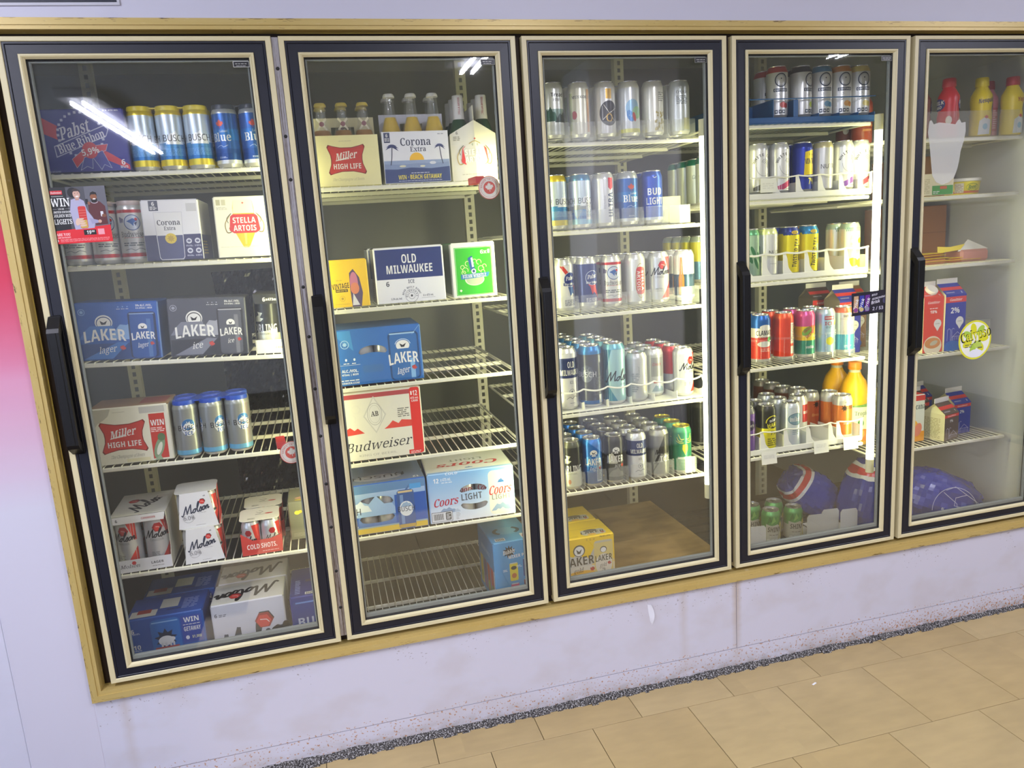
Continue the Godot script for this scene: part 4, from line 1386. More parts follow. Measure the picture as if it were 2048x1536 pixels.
			a.poly(PackedVector2Array([Vector2(-0.036, h * 0.14), Vector2(-0.012, h * 0.2), Vector2(0.006, h * 0.26), Vector2(0.036, h * 0.3), Vector2(0.036, h * 0.18), Vector2(0.01, h * 0.15), Vector2(-0.014, h * 0.08), Vector2(-0.036, h * 0.08)]), wc)
			a.fine(-0.004, h * 0.09, 0.024, h * 0.115, 1, hx("#555555"))
		"vintage":
			a.poly(PackedVector2Array([Vector2(-0.010, h * 0.8), Vector2(0.034, h * 0.86), Vector2(0.034, h * 0.36), Vector2(-0.014, h * 0.34)]), hx("#eed22c"))
			a.text("Seagram", 0.016, h * 0.75, 0.0045, hx("#333333"), "serif", 0.0, 0.3)
			a.text("VINTAGE", 0.014, h * 0.62, 0.017, hx("#26304c"), "sansx", 0.05, 0.0, 0.06)
			a.text("7%", 0.014, h * 0.22, 0.020, hx("#e2d34a"), "sansb", 0.026)
		"nutrl", "nutrl_lime":
			a.text("NUTRL", 0.0 if k == "nutrl" else 0.014, h * 0.50, 0.014, hx("#4a4a4a"), "sans", 0.058)
			a.fine(-0.012, h * 0.27, 0.012, h * 0.285, 1, hx("#888888"))
		"tea_navy", "tea_blue", "tea_orange":
			var tc: Color = can_spec(k)["neck"]
			for i in 9:
				a.ell(-0.034 + i * 0.0085, h * 0.86, 0.0055, 0.006, tc, 10)
			a.ell(0.0, h * 0.88, 0.012, 0.006, hx("#e8c23a"), 14)
			a.text("TWISTED TEA", 0.004, h * 0.46, 0.016, hx("#26243a"), "sansx", 0.094, 0.0, PI / 2 - 0.12)
			if k == "tea_navy":
				a.rect(0.016, h * 0.30, 0.023, h * 0.62, hx("#2b2a36"))
				a.fine(0.0185, h * 0.32, 0.021, h * 0.6, 1, WHITE)
			else:
				a.poly(PackedVector2Array([Vector2(0.014, h * 0.3), Vector2(0.022, h * 0.3), Vector2(0.020, h * 0.64), Vector2(0.014, h * 0.6)]), hx("#9cd0d8"))
		"lemon":
			for i in 14:
				a.rect(-0.036 + i * 0.0054, h * 0.86, -0.033 + i * 0.0054, h * 0.90, hx("#7fa686"))
				a.rect(-0.0333 + i * 0.0054, h * 0.82, -0.0303 + i * 0.0054, h * 0.86, hx("#7fa686"))
			a.text("fresh", -0.002, h * 0.70, 0.012, hx("#8fb0a8"), "serif", 0.034, 0.3, 0.1)
			a.text("water", -0.002, h * 0.56, 0.010, hx("#9ab4ac"), "serif", 0.034, 0.3)
			a.ell(0.018, h * 0.62, 0.011, 0.009, hx("#e8e03a"), 18, 0.3)
			a.ell(-0.010, h * 0.17, 0.017, 0.015, hx("#e8e22c"), 20)
			a.ell(0.018, h * 0.15, 0.016, 0.014, hx("#e2da30"), 20)
			a.ring(0.0, h * 0.28, 0.003, 0.003, 0.0008, hx("#555555"), 10)
			a.fine(-0.012, h * 0.36, 0.012, h * 0.46, 4, hx("#a8b4a6"), 3)
		"pattern_green":
			for i in 6:
				a.ell(-0.028 + i * 0.011, h * (0.3 + 0.12 * (i % 3)), 0.006, 0.02, hx("#3f7a50"), 10, 0.4)
		"clamato":
			a.text("CLAMATO", 0.0, h * 0.62, 0.016, INK, "sansx", 0.064)
			a.ell(0.0, h * 0.74, 0.020, 0.008, hx("#e8e6da"), 18)
			a.text("Caesar", -0.008, h * 0.52, 0.010, hx("#8a2a2a"), "serifx", 0.032, 0.25)
			a.ell(0.018, h * 0.47, 0.012, 0.010, hx("#4a9a4a"), 14)
			a.ell(-0.002, h * 0.38, 0.026, 0.010, hx("#dfe2da"), 18)
			a.fine(-0.018, h * 0.22, 0.018, h * 0.30, 3, hx("#f4c8b8"), 4)
			a.rect(0.022, 0.014, 0.030, h * 0.45, hx("#2f63ac"))
		"redorange":
			a.rect(0.004, h * 0.12, 0.024, h * 0.78, hx("#cfc9bc"))
			a.fine(0.006, h * 0.4, 0.022, h * 0.76, 10, hx("#8a8078"), 2)
			a.rect(0.004, h * 0.28, 0.030, h * 0.34, hx("#e0452a"))
		"pinkpop":
			a.poly(PackedVector2Array([Vector2(0.0, h * 0.68), Vector2(0.018, h * 0.68), Vector2(0.014, h * 0.5), Vector2(0.006, h * 0.5)]), hx("#e2502e"))
			a.ell(-0.012, h * 0.56, 0.020, 0.012, hx("#7ab04a"), 16, 0.7)
			a.text("twist", -0.012, h * 0.60, 0.011, hx("#b02a3a"), "serifx", 0.03, 0.0, 0.7)
			a.text("berri", -0.004, h * 0.50, 0.013, hx("#b02a3a"), "serifx", 0.034, 0.0, 0.7)
			a.text("vodka", -0.002, h * 0.22, 0.010, WHITE, "sansb", 0.03)
		"smir_blue":
			a.rect(-0.022, h * 0.76, 0.012, h * 0.84, hx("#b83a48"))
			a.text("SMIRNOFF", -0.005, h * 0.80, 0.006, WHITE, "sansb", 0.03)
			a.text("ICE", -0.006, h * 0.68, 0.012, hx("#b04a5a"), "sansb", 0.03)
			a.ell(0.022, h * 0.7, 0.006, 0.012, hx("#d8d84a"), 14, -0.6)
			a.fine(-0.018, h * 0.58, 0.002, h * 0.63, 2, hx("#6a8290"))
			a.ell(-0.002, h * 0.30, 0.015, 0.014, hx("#dcd83a"), 20)
			a.fine(-0.02, h * 0.46, 0.02, h * 0.5, 2, hx("#e2ecee"))
		"smir_red":
			a.text("SMIRNOFF", 0.0, h * 0.80, 0.008, hx("#5a4a44"), "sansb", 0.046)
			a.text("ICE", 0.0, h * 0.66, 0.012, hx("#e2dcd2"), "sansb", 0.03)
			a.rect(-0.034, h * 0.72, 0.034, h * 0.76, hx("#cfc2b8"))
			a.ell(0.008, h * 0.5, 0.006, 0.008, hx("#cfd6d6"), 12)
			a.fine(-0.02, h * 0.12, 0.006, h * 0.18, 2, hx("#c8e0e4"))
		"grape":
			a.ell(0.0, h * 0.62, 0.022, 0.018, hx("#3a2c52"), 20)
			a.text("mike's", 0.0, h * 0.62, 0.010, WHITE, "serifx", 0.03)
		"hard_y":
			a.ell(0.004, h * 0.63, 0.026, 0.024, hx("#e2da2e"), 28, 0.2)
			a.ell(0.004, h * 0.63, 0.023, 0.021, hx("#2c2c26"), 28, 0.2)
			a.text("mike's", 0.006, h * 0.68, 0.010, WHITE, "sansx", 0.030, 0.0, 0.15)
			a.rect(-0.022, h * 0.53, 0.032, h * 0.62, hx("#2c2c26"))
			a.text("HARD", 0.006, h * 0.575, 0.014, hx("#e8e03a"), "sansx", 0.044, 0.0, 0.12)
			a.text("7%", 0.006, h * 0.40, 0.014, hx("#3a3a30"), "sansb", 0.022)
			a.fine(-0.016, h * 0.12, 0.022, h * 0.3, 4, hx("#6a661e"), 4)
		"hard_s":
			a.ell(0.0, h * 0.64, 0.028, 0.020, hx("#7f9eae"), 28)
			a.ring(0.0, h * 0.64, 0.029, 0.021, 0.0016, hx("#4a6a7a"), 28)
			a.text("mike's", 0.0, h * 0.64, 0.015, WHITE, "serifx", 0.046)
			a.fine(-0.014, h * 0.3, 0.014, h * 0.42, 3, hx("#8fa6b2"))
		"orange":
			a.text("WHITE", -0.004, h * 0.85, 0.004, hx("#555555"), "sans")
			a.star(-0.012, h * 0.72, 0.014, 0.006, 7, hx("#4a4038"))
			a.text("MAN", 0.012, h * 0.74, 0.014, hx("#3a302a"), "sansb", 0.03, 0.2)
			a.text("amaretto", 0.0, h * 0.38, 0.007, hx("#f2e2d2"), "serif", 0.03, 0.2)
			a.rect(0.020, h * 0.12, 0.034, h * 0.78, hx("#c2bfb4"))
		"rust":
			a.star(0.0, h * 0.72, 0.016, 0.007, 8, hx("#2e2a26"))
			a.text("fireball", 0.0, h * 0.48, 0.010, hx("#d8a05a"), "serifx", 0.036, 0.2)
		"whitered":
			a.rect(-0.02, h * 0.4, 0.016, h * 0.8, hx("#b83a3c"))
			a.text("ROOT", -0.002, h * 0.62, 0.010, WHITE, "sansb", 0.028)
		"shiny":
			for i in 5:
				a.poly(PackedVector2Array([Vector2(-0.03 + i * 0.014, h * 0.6), Vector2(-0.02 + i * 0.014, h * 0.86), Vector2(-0.012 + i * 0.014, h * 0.7)]), [hx("#2f7a36"), hx("#8ac86a"), hx("#5ab04a")][i % 3])
			a.poly(PackedVector2Array([Vector2(0.010, h * 0.08), Vector2(0.034, h * 0.08), Vector2(0.034, h * 0.7), Vector2(0.018, h * 0.62)]), hx("#d8c84a"))
			a.poly(PackedVector2Array([Vector2(-0.034, h * 0.2), Vector2(-0.034, h * 0.6), Vector2(-0.012, h * 0.56), Vector2(0.008, h * 0.6), Vector2(0.026, h * 0.5), Vector2(0.02, h * 0.12), Vector2(-0.02, h * 0.1)]), hx("#c9c8b8"))
			a.text("SHINY", -0.002, h * 0.44, 0.018, hx("#34302c"), "sansx", 0.05, 0.1)
			a.fine(-0.022, h * 0.26, 0.018, h * 0.3, 1, hx("#7a7668"))
			for i in 4:
				a.ell(-0.024 + i * 0.014, h * 0.1, 0.008, 0.006, hx("#e8e6da"), 12)
		"carlsberg":
			for x in [-0.05, 0.012]:
				a.text("Carlsberg", x, h * 0.62, 0.013, hx("#2a4a44"), "serif", 0.05, 0.3)
				a.text("Ɔ", x, h * 0.36, 0.02, hx("#2a5a50"), "serif")
		"radler":
			a.ell(-0.012, h * 0.6, 0.018, 0.022, hx("#e8d83a"), 20)
			a.text("summer", 0.0, h * 0.62, 0.010, hx("#40502c"), "serif", 0.036, 0.2)
			a.ell(0.02, h * 0.4, 0.014, 0.014, hx("#e89a2e"), 16)
		"blackadder":
			a.ring(0.0, h * 0.56, 0.028, 0.030, 0.003, hx("#d8cf3a"), 30)
			a.text("BLACK", 0.0, h * 0.58, 0.013, WHITE, "sansb", 0.05)
			a.text("ADDER", 0.0, h * 0.44, 0.010, hx("#d8cf3a"), "sansb", 0.036)
		"mini":
			a.poly(PackedVector2Array([Vector2(0.004, h * 0.9), Vector2(0.03, h * 0.9), Vector2(0.03, h * 0.06), Vector2(-0.012, h * 0.06), Vector2(0.014, h * 0.4)]), hx("#cf3a30"))
			a.hexa(-0.006, h * 0.66, 0.010, hx("#b0242a"))
			a.molson(-0.006, h * 0.46, 0.042, hx("#20242c"), 0.04)


func can_meshes(k: String) -> Array:
	var key := "can_" + k
	if protos.has(key):
		return protos[key]
	var d := can_spec(k)
	var r: float = d["r"]
	var h: float = d["h"]
	var wall: Color = d["wall"]
	var prof := [[r * 0.74, 0.003, SILVER], [r * 0.80, 0.0, SILVER], [r * 0.86, 0.0015, SILVER], [r * 0.985, 0.009, SILVER]]
	var cuts := [[0.06 * h, wall]]
	var bands: Array = d["bands"]
	bands.sort_custom(func(p, q): return p[0] < q[0])
	for b in bands:
		if absf(cuts[-1][0] - b[0] * h) < 1e-4:
			cuts[-1][1] = b[2]
		else:
			cuts.append([b[0] * h, b[2]])
		cuts.append([b[1] * h, wall])
	for c in cuts:
		if c[0] < h - 0.021:
			prof.append([r, c[0], c[1]])
	prof.append([r, h - 0.0205, d["neck"]])
	prof.append([r * 0.985, h - 0.016, d["neck"]])
	prof.append([r * 0.90, h - 0.009, d["neck"]])
	prof.append([r * 0.825, h - 0.003, d["lid"]])
	var m := MB.new()
	m.lathe(prof, 30)
	var a := new_art()
	can_art(k, a, r, h)
	m.art_round(a, r)
	var l := MB.new()
	var lc: Color = d["lid"]
	l.lathe([[r * 0.825, h - 0.003, lc], [r * 0.85, h - 0.0012, lc], [r * 0.845, h, lc], [r * 0.80, h - 0.0002, lc], [r * 0.775, h - 0.0055, lc], [r * 0.70, h - 0.0065, lc], [r * 0.66, h - 0.0045, lc], [0.0, h - 0.0045, lc]], 24)
	var t := MB.new()
	t.col = lc.darkened(0.12)
	t.box(Vector3(-r * 0.2, h - 0.0044, -r * 0.1), Vector3(r * 0.2, h - 0.0028, r * 0.58), 0.0008)
	t.col = lc.darkened(0.45)
	t.box(Vector3(-r * 0.26, h - 0.0046, -r * 0.55), Vector3(r * 0.26, h - 0.0041, -r * 0.14), 0.0002)
	protos[key] = [m.mesh(), l.mesh(), t.mesh()]
	return protos[key]


func can_node(k: String) -> Node3D:
	var o := Node3D.new()
	o.name = "drink_can"
	var ms := can_meshes(k)
	var nm := ["body", "lid", "pull_tab"]
	for i in 3:
		var p := MeshInstance3D.new()
		p.name = nm[i]
		p.mesh = ms[i]
		p.set_surface_override_material(0, mat("can") if i == 0 else lid_mat())
		o.add_child(p)
	return o


func lid_mat() -> StandardMaterial3D:
	if not mats.has("lid"):
		var m := std(Color.WHITE, 0.26, 0.85)
		m.vertex_color_use_as_albedo = true
		m.vertex_color_is_srgb = true
		mats["lid"] = m
	return mats["lid"]


func put_can(k: String, key: int, x: float, z: float, label: String, yaw := 0.0, up := 0.0, group := "") -> void:
	if not protos.has("node_" + k):
		protos["node_" + k] = can_node(k)
	var o: Node3D = protos["node_" + k].duplicate()
	o.name = "drink_can"
	add_child(o, true)
	o.transform = on_shelf(key, x, z, yaw, up + 0.0004)
	tag(o, label, "can", group if group else "cans on the %s shelf of the %s door" % [rank(key), door(key)])


func rank(key: int) -> String:
	return ["top", "second", "third", "fourth", "fifth", "bottom"][key % 10 - 1]


func door(key: int) -> String:
	return ["first", "second", "middle", "fourth", "fifth"][key / 10 - 1]


# a column of alike cans, one behind another
func can_column(k: String, key: int, x: float, zs: Array, desc: String, yaw := 0.0, up := 0.0, drift := 0.0) -> void:
	var nth := ["frontmost", "second from front", "third from front", "fourth from front", "fifth from front", "sixth from front"]
	for i in zs.size():
		var lab := "%s, %s, %s door's %s shelf" % [desc, nth[i] if zs.size() > 1 else "alone in its column", door(key), rank(key)]
		put_can(k, key, x + drift * i, zs[i], lab, yaw + (23.0 * i if i else 0.0), up)

# ------------------------------------------------------------------ cartons and packs

# a closed carton whose front face lies at z = 0 and runs back to -d; prints on front, top and sides
func carton(t: Node3D, w: float, h: float, d: float, c: Dictionary, called := "box") -> void:
	var m := MB.new()
	var bev := 0.003
	var body := MB.new()
	m.col = c.get("side", c["front"])
	var s := w * 0.5
	# side, back, bottom, top faces with small rounded edges
	m.quad(Vector3(-s, bev, -bev), Vector3(-s, bev, -d), Vector3(-s, h - bev, -d), Vector3(-s, h - bev, -bev), Vector3.LEFT)
	m.quad(Vector3(s, bev, -bev), Vector3(s, bev, -d), Vector3(s, h - bev, -d), Vector3(s, h - bev, -bev), Vector3.RIGHT)
	m.quad(Vector3(-s, bev, -d), Vector3(s, bev, -d), Vector3(s, h - bev, -d), Vector3(-s, h - bev, -d), Vector3.FORWARD)
	m.quad(Vector3(-s, bev, -bev), Vector3(s, bev, -bev), Vector3(s, bev, -d), Vector3(-s, bev, -d), Vector3.DOWN)
	m.col = c.get("top", c["front"])
	m.quad(Vector3(-s + bev, h, -bev), Vector3(s - bev, h, -bev), Vector3(s - bev, h, -d), Vector3(-s + bev, h, -d), Vector3.UP)
	for q in [-1.0, 1.0]:
		m.quad(Vector3(q * s, h - bev, -bev), Vector3(q * s, h - bev, -d), Vector3(q * (s - bev), h, -d), Vector3(q * (s - bev), h, -bev), Vector3(q, 1, 0).normalized())
	m.col = c.get("edge", c["front"])
	m.quad(Vector3(-s + bev, h - bev, 0), Vector3(s - bev, h - bev, 0), Vector3(s - bev, h, -bev), Vector3(-s + bev, h, -bev), Vector3(0, 1, 1).normalized())
	for q in [-1.0, 1.0]:
		m.quad(Vector3(q * (s - bev), bev, 0), Vector3(q * (s - bev), h - bev, 0), Vector3(q * s, h - bev, -bev), Vector3(q * s, bev, -bev), Vector3(q, 0, 1).normalized())
	# front, with real slots where there are any
	var lo: Color = c["front"]
	var hi: Color = c.get("front_top", lo)
	front_face(m, s - bev, bev, h - bev, lo, hi, c.get("slots", []))
	for q in [["front_art", Transform3D()], ["top_art", Transform3D(Basis(Vector3.RIGHT, Vector3.FORWARD, Vector3.UP), Vector3(0, h, 0))], ["right_art", Transform3D(Basis(Vector3.FORWARD, Vector3.UP, Vector3.RIGHT), Vector3(s, 0, 0))], ["left_art", Transform3D(Basis(Vector3.BACK, Vector3.UP, Vector3.LEFT), Vector3(-s, 0, -d))]]:
		if c.has(q[0]):
			m.art(c[q[0]], q[1])
	part(t, called, m, mat("print"))
	if c.has("slots"):
		var back := MB.new()
		back.col = c.get("slot_dark", hx("#15161a"))
		back.quad(Vector3(-s + 0.01, 0.01, -0.05), Vector3(s - 0.01, 0.01, -0.05), Vector3(s - 0.01, h - 0.01, -0.05), Vector3(-s + 0.01, h - 0.01, -0.05), Vector3.BACK)
		part(t, "inner_wall", back, mat("print"), "dark inside of the carton")
		for k in c.get("slot_cans", []):
			var cm := MB.new()
			cm.lathe([[0.0, 0.004, SILVER], [0.026, 0.004, SILVER], [0.0325, 0.012, SILVER], [0.0325, h - 0.03, SILVER], [0.027, h - 0.012, SILVER], [0.0, h - 0.014, SILVER]], 20)
			if c.has("slot_art"):
				cm.art_round(c["slot_art"], 0.0325)
			var o := part(t, "can", cm, mat("can"))
			o.position = Vector3(k, 0.0, -0.038)


func front_face(m: MB, s: float, y0: float, y1: float, lo: Color, hi: Color, slots: Array) -> void:
	var face := func(a: Vector2, b: Vector2, e: Vector2, f: Vector2) -> void:
		var cs := []
		for p in [a, b, e, a, e, f]:
			cs.append(lo.lerp(hi, clampf((p.y - y0) / (y1 - y0), 0, 1)))
		var n0: int = m.v.size()
		m.quad(Vector3(a.x, a.y, 0), Vector3(b.x, b.y, 0), Vector3(e.x, e.y, 0), Vector3(f.x, f.y, 0), Vector3.BACK)
		for i in range(n0, m.v.size()):
			m.c[i] = lo.lerp(hi, clampf((m.v[i].y - y0) / (y1 - y0), 0, 1))
	if slots.is_empty():
		face.call(Vector2(-s, y0), Vector2(s, y0), Vector2(s, y1), Vector2(-s, y1))
		return
	# slots: [x0, x1, centre y, half height, bow], from the bottom up
	var xa: float = slots[0][0]
	var xb: float = slots[0][1]
	face.call(Vector2(-s, y0), Vector2(xa, y0), Vector2(xa, y1), Vector2(-s, y1))
	face.call(Vector2(xb, y0), Vector2(s, y0), Vector2(s, y1), Vector2(xb, y1))
	var n := 16
	for i in n:
		var u0 := float(i) / n
		var u1 := float(i + 1) / n
		var p0 := lerpf(xa, xb, u0)
		var p1 := lerpf(xa, xb, u1)
		var below0 := y0
		var below1 := y0
		for sl in slots:
			var e := []
			for u in [u0, u1]:
				var q: float = absf(2.0 * u - 1.0)
				var hh: float = sl[3] * sqrt(maxf(0.0, 1.0 - pow(q, 6)))
				var cy: float = sl[2] + sl[4] * (1.0 - q * q)
				e.append([cy - hh, cy + hh])
			face.call(Vector2(p0, below0), Vector2(p1, below1), Vector2(p1, e[1][0]), Vector2(p0, e[0][0]))
			below0 = e[0][1]
			below1 = e[1][1]
		face.call(Vector2(p0, below0), Vector2(p1, below1), Vector2(p1, y1), Vector2(p0, y1))


# a paperboard sleeve open at the front, its cans showing: top panel, sides, bottom lip
func sleeve(t: Node3D, w: float, h: float, d: float, c: Dictionary, kind: String, nx: int, nz: int) -> void:
	var s := w * 0.5
	var m := MB.new()
	m.col = c["top"]
	m.box(Vector3(-s, h - 0.0012, -d), Vector3(s, h, -0.004), 0.0006)
	m.col = c["lip_top"]
	m.prism(PackedVector2Array([Vector2(-s + 0.001, h - 0.001), Vector2(s - 0.001, h - 0.001), Vector2(s - 0.006, h - c["top_lip"]), Vector2(-s + 0.006, h - c["top_lip"])]), 0.001)
	m.col = c["lip_bottom"]
	m.prism(PackedVector2Array([Vector2(-s, 0.0), Vector2(s, 0.0), Vector2(s, c["bottom_lip"]), Vector2(-s, c["bottom_lip"])]), 0.001)
	m.box(Vector3(-s, 0, -d), Vector3(s, 0.001, -0.001), 0.0)
	m.col = c["side"]
	for q in [-1.0, 1.0]:
		m.prism(PackedVector2Array([Vector2(0, 0.0), Vector2(0, c["bottom_lip"]), Vector2(-0.012, h * 0.35), Vector2(-0.012, h * 0.7), Vector2(-0.002, h - c["top_lip"]), Vector2(-0.002, h), Vector2(-d, h), Vector2(-d, 0.0)]), 0.001, Transform3D(Basis(Vector3.BACK, Vector3.UP, Vector3.LEFT), Vector3(q * s + (0.001 if q < 0 else 0.0), 0, 0)))
	for q in [["lip_art", Transform3D(Basis(), Vector3(0, 0, 0.0))], ["top_art", Transform3D(Basis(Vector3.RIGHT, Vector3.FORWARD, Vector3.UP), Vector3(0, h, 0))], ["right_art", Transform3D(Basis(Vector3.FORWARD, Vector3.UP, Vector3.RIGHT), Vector3(s + 0.0002, 0, 0))]]:
		if c.has(q[0]):
			m.art(c[q[0]], q[1])
	part(t, "paper_sleeve", m, mat("print"))
	inner_cans(t, kind, nx, nz, w, 0.0015, c.get("yaw", 0.0), -0.006)


func inner_cans(t: Node3D, kind: String, nx: int, nz: int, w: float, y: float, yaw := 0.0, front := 0.0) -> void:
	var r: float = can_spec(kind)["r"]
	for j in nz:
		for i in nx:
			if nx > 2 and nz > 2 and i > 0 and i < nx - 1 and j > 0 and j < nz - 1:
				continue
			var o := can_node(kind)
			o.name = "can"
			o.position = Vector3((i - (nx - 1) * 0.5) * (w - 2.0 * r - 0.003) / maxf(nx - 1, 1), y, front - r - 0.001 - j * (2.0 * r + 0.001))
			o.rotation.y = deg_to_rad(yaw + 14.0 * ((i * 2 + j) % 3 - 1))
			t.add_child(o, true)


# cans clipped together by a moulded plastic carrier on their rims
func ring_pack(t: Node3D, kind: String, nx: int, nz: int, col: Color, yaw := 0.0) -> void:
	var d := can_spec(kind)
	var r: float = d["r"]
	var h: float = d["h"]
	var pitch := 2.0 * r + 0.0025
	inner_cans(t, kind, nx, nz, pitch * (nx - 1) + 2.0 * r + 0.003, 0.0004, yaw, 0.0)
	var m := MB.new()
	m.col = col
	for j in nz:
		for i in nx:
			m.lathe([[r * 0.90, h - 0.010, col], [r * 0.93, h - 0.004, col], [r * 0.88, h + 0.003, col], [r * 0.70, h + 0.004, col], [r * 0.66, h + 0.0015, col], [0.0, h + 0.0015, col]], 18, Transform3D(Basis(), Vector3((i - (nx - 1) * 0.5) * pitch, 0, -r - 0.001 - j * (2.0 * r + 0.001))))
	m.box(Vector3(-(nx - 1) * 0.5 * pitch, h - 0.003, -r - 0.001 - (nz - 1) * (2.0 * r + 0.001) - 0.014), Vector3((nx - 1) * 0.5 * pitch, h + 0.0005, -r + 0.013), 0.001)
	part(t, "plastic_carrier", m, mat("plastic"))


func at_shelf(called: String, key: int, x: float, z: float, label: String, category: String, yaw := 0.0, up := 0.0, group := "") -> Node3D:
	return thing(called, label, category, on_shelf(key, x, z, yaw, up + 0.0004), group)


func laker_art(w: float, h: float, word: String, pale: Color, mid: Color, dark: Color, can_col: Color, can_top := true) -> Art:
	var a := new_art()
	a.mount(-w * 0.5 + 0.004, h * 0.38, w * 0.02, h * 0.34, mid, 4)
	a.mount(-w * 0.14, h * 0.36, w * 0.42, h * 0.36, pale, 7)
	a.rect(-w * 0.5 + 0.004, 0.004, w * 0.5 - 0.004, h * 0.30, dark)
	a.poly(PackedVector2Array([Vector2(-w * 0.45, 0.006), Vector2(-w * 0.1, 0.006), Vector2(w * 0.1, h * 0.30), Vector2(-w * 0.02, h * 0.32)]), mid)
	var cx := -w * 0.17
	a.ell(cx, h * 0.66, w * 0.105, h * 0.125, WHITE, 26)
	a.ell(cx, h * 0.65, w * 0.092, h * 0.110, dark, 26)
	a.ell(cx, h * 0.645, w * 0.082, h * 0.098, WHITE, 26)
	a.rect(cx - w * 0.11, h * 0.50, cx + w * 0.11, h * 0.60, mid)
	a.poly(PackedVector2Array([Vector2(cx - w * 0.045, h * 0.69), Vector2(cx, h * 0.655), Vector2(cx + w * 0.045, h * 0.69), Vector2(cx + w * 0.02, h * 0.625), Vector2(cx - w * 0.03, h * 0.62)]), INK)
	var ink := WHITE if word != "gold" else hx("#4a463c")
	a.text("LAKER", cx, h * 0.42, h * 0.195, ink, "sansx", w * 0.50, 0.0, 0.02, h * 0.035)
	a.text(word, cx + w * 0.02, h * 0.20, h * 0.11, ink, "serif", w * (0.21 if word != "ice" else 0.13), 0.3, 0.12)
	a.leaf(cx + w * 0.20, h * 0.21, h * 0.055, hx("#c8453c"), -0.3)
	a.text("5% ALC./VOL." if word != "gold" else "7% ALC./VOL.", w * 0.33, h * 0.93, h * 0.035, ink, "sansb", w * 0.2)
	a.text("8 X 473mL | BEER", w * 0.33, h * 0.885, h * 0.025, ink, "sansb", w * 0.2)
	for i in 3:
		a.ell(w * (0.02 + i * 0.055), h * 0.915, h * 0.010, h * 0.012, pale, 8)
		a.fine(w * (0.0 + i * 0.055), h * 0.875, w * (0.04 + i * 0.055), h * 0.89, 1, ink, i)
	a.ring(-w * 0.42, h * 0.84, h * 0.055, h * 0.055, h * 0.01, pale, 18)
	a.star(-w * 0.42, h * 0.84, h * 0.035, h * 0.02, 7, pale)
	# the picture of a can
	var x := w * 0.29
	a.rrect(x - w * 0.17, 0.005, x + w * 0.17, h * 0.82, h * 0.05, can_col.darkened(0.45))
	a.rrect(x - w * 0.15, 0.006, x + w * 0.14, h * 0.79, h * 0.05, can_col)
	a.rect(x - w * 0.15, h * 0.78, x + w * 0.15, h * 0.80, can_col.lightened(0.45))
	a.rect(x + w * 0.05, 0.006, x + w * 0.10, h * 0.70, can_col.lightened(0.2))
	a.ell(x, h * 0.56, w * 0.055, h * 0.065, WHITE, 20)
	a.rect(x - w * 0.06, h * 0.47, x + w * 0.06, h * 0.53, can_col)
	a.poly(PackedVector2Array([Vector2(x - w * 0.025, h * 0.585), Vector2(x, h * 0.56), Vector2(x + w * 0.025, h * 0.585), Vector2(x + w * 0.01, h * 0.54), Vector2(x - w * 0.015, h * 0.54)]), INK)
	a.text("LAKER", x, h * 0.40, h * 0.125, ink, "sansx", w * 0.285, 0.0, 0.02, h * 0.02)
	a.text(word, x - w * 0.01, h * 0.255, h * 0.075, ink, "serif", w * (0.13 if word != "ice" else 0.08), 0.3, 0.12)
	a.leaf(x + w * 0.10, h * 0.27, h * 0.04, hx("#c8453c"), -0.3)
	return a


func miller_shield(a: Art, cx: float, cy: float, w: float, h: float) -> void:
	var pts := PackedVector2Array()
	for q in [[-1, 1], [1, 1], [1, -1], [-1, -1]]:
		pts.append(Vector2(cx + q[0] * w * 0.5 * 0.92, cy + q[1] * h * 0.5))
		pts.append(Vector2(cx + q[0] * w * 0.5, cy + q[1] * h * 0.5 * 0.88))
	# order round the shield with pinched waist
	var o := PackedVector2Array([Vector2(-0.46, 0.5), Vector2(-0.36, 0.46), Vector2(-0.15, 0.40), Vector2(0.15, 0.40), Vector2(0.36, 0.46), Vector2(0.46, 0.5), Vector2(0.5, 0.42), Vector2(0.42, 0.15), Vector2(0.41, 0.0), Vector2(0.42, -0.15), Vector2(0.5, -0.42), Vector2(0.46, -0.5), Vector2(0.36, -0.46), Vector2(0.15, -0.40), Vector2(-0.15, -0.40), Vector2(-0.36, -0.46), Vector2(-0.46, -0.5), Vector2(-0.5, -0.42), Vector2(-0.42, -0.15), Vector2(-0.41, 0.0), Vector2(-0.42, 0.15), Vector2(-0.5, 0.42)])
	var a1 := PackedVector2Array()
	var a2 := PackedVector2Array()
	for p in o:
		a1.append(Vector2(cx + p.x * w, cy + p.y * h))
		a2.append(Vector2(cx + p.x * w * 0.95, cy + p.y * h * 0.94))
	a.poly(a1, hx("#7a1f1c"))
	a.poly(a2, hx("#c23c34"))
	a.text("Miller", cx, cy + h * 0.13, h * 0.24, WHITE, "serifx", w * 0.56, 0.35, 0.14)
	a.line(PackedVector2Array([Vector2(cx - w * 0.26, cy - h * 0.02), Vector2(cx + w * 0.02, cy + h * 0.06)]), h * 0.03, WHITE)
	a.text("HIGH LIFE", cx, cy - h * 0.22, h * 0.17, WHITE, "sansx", w * 0.72)


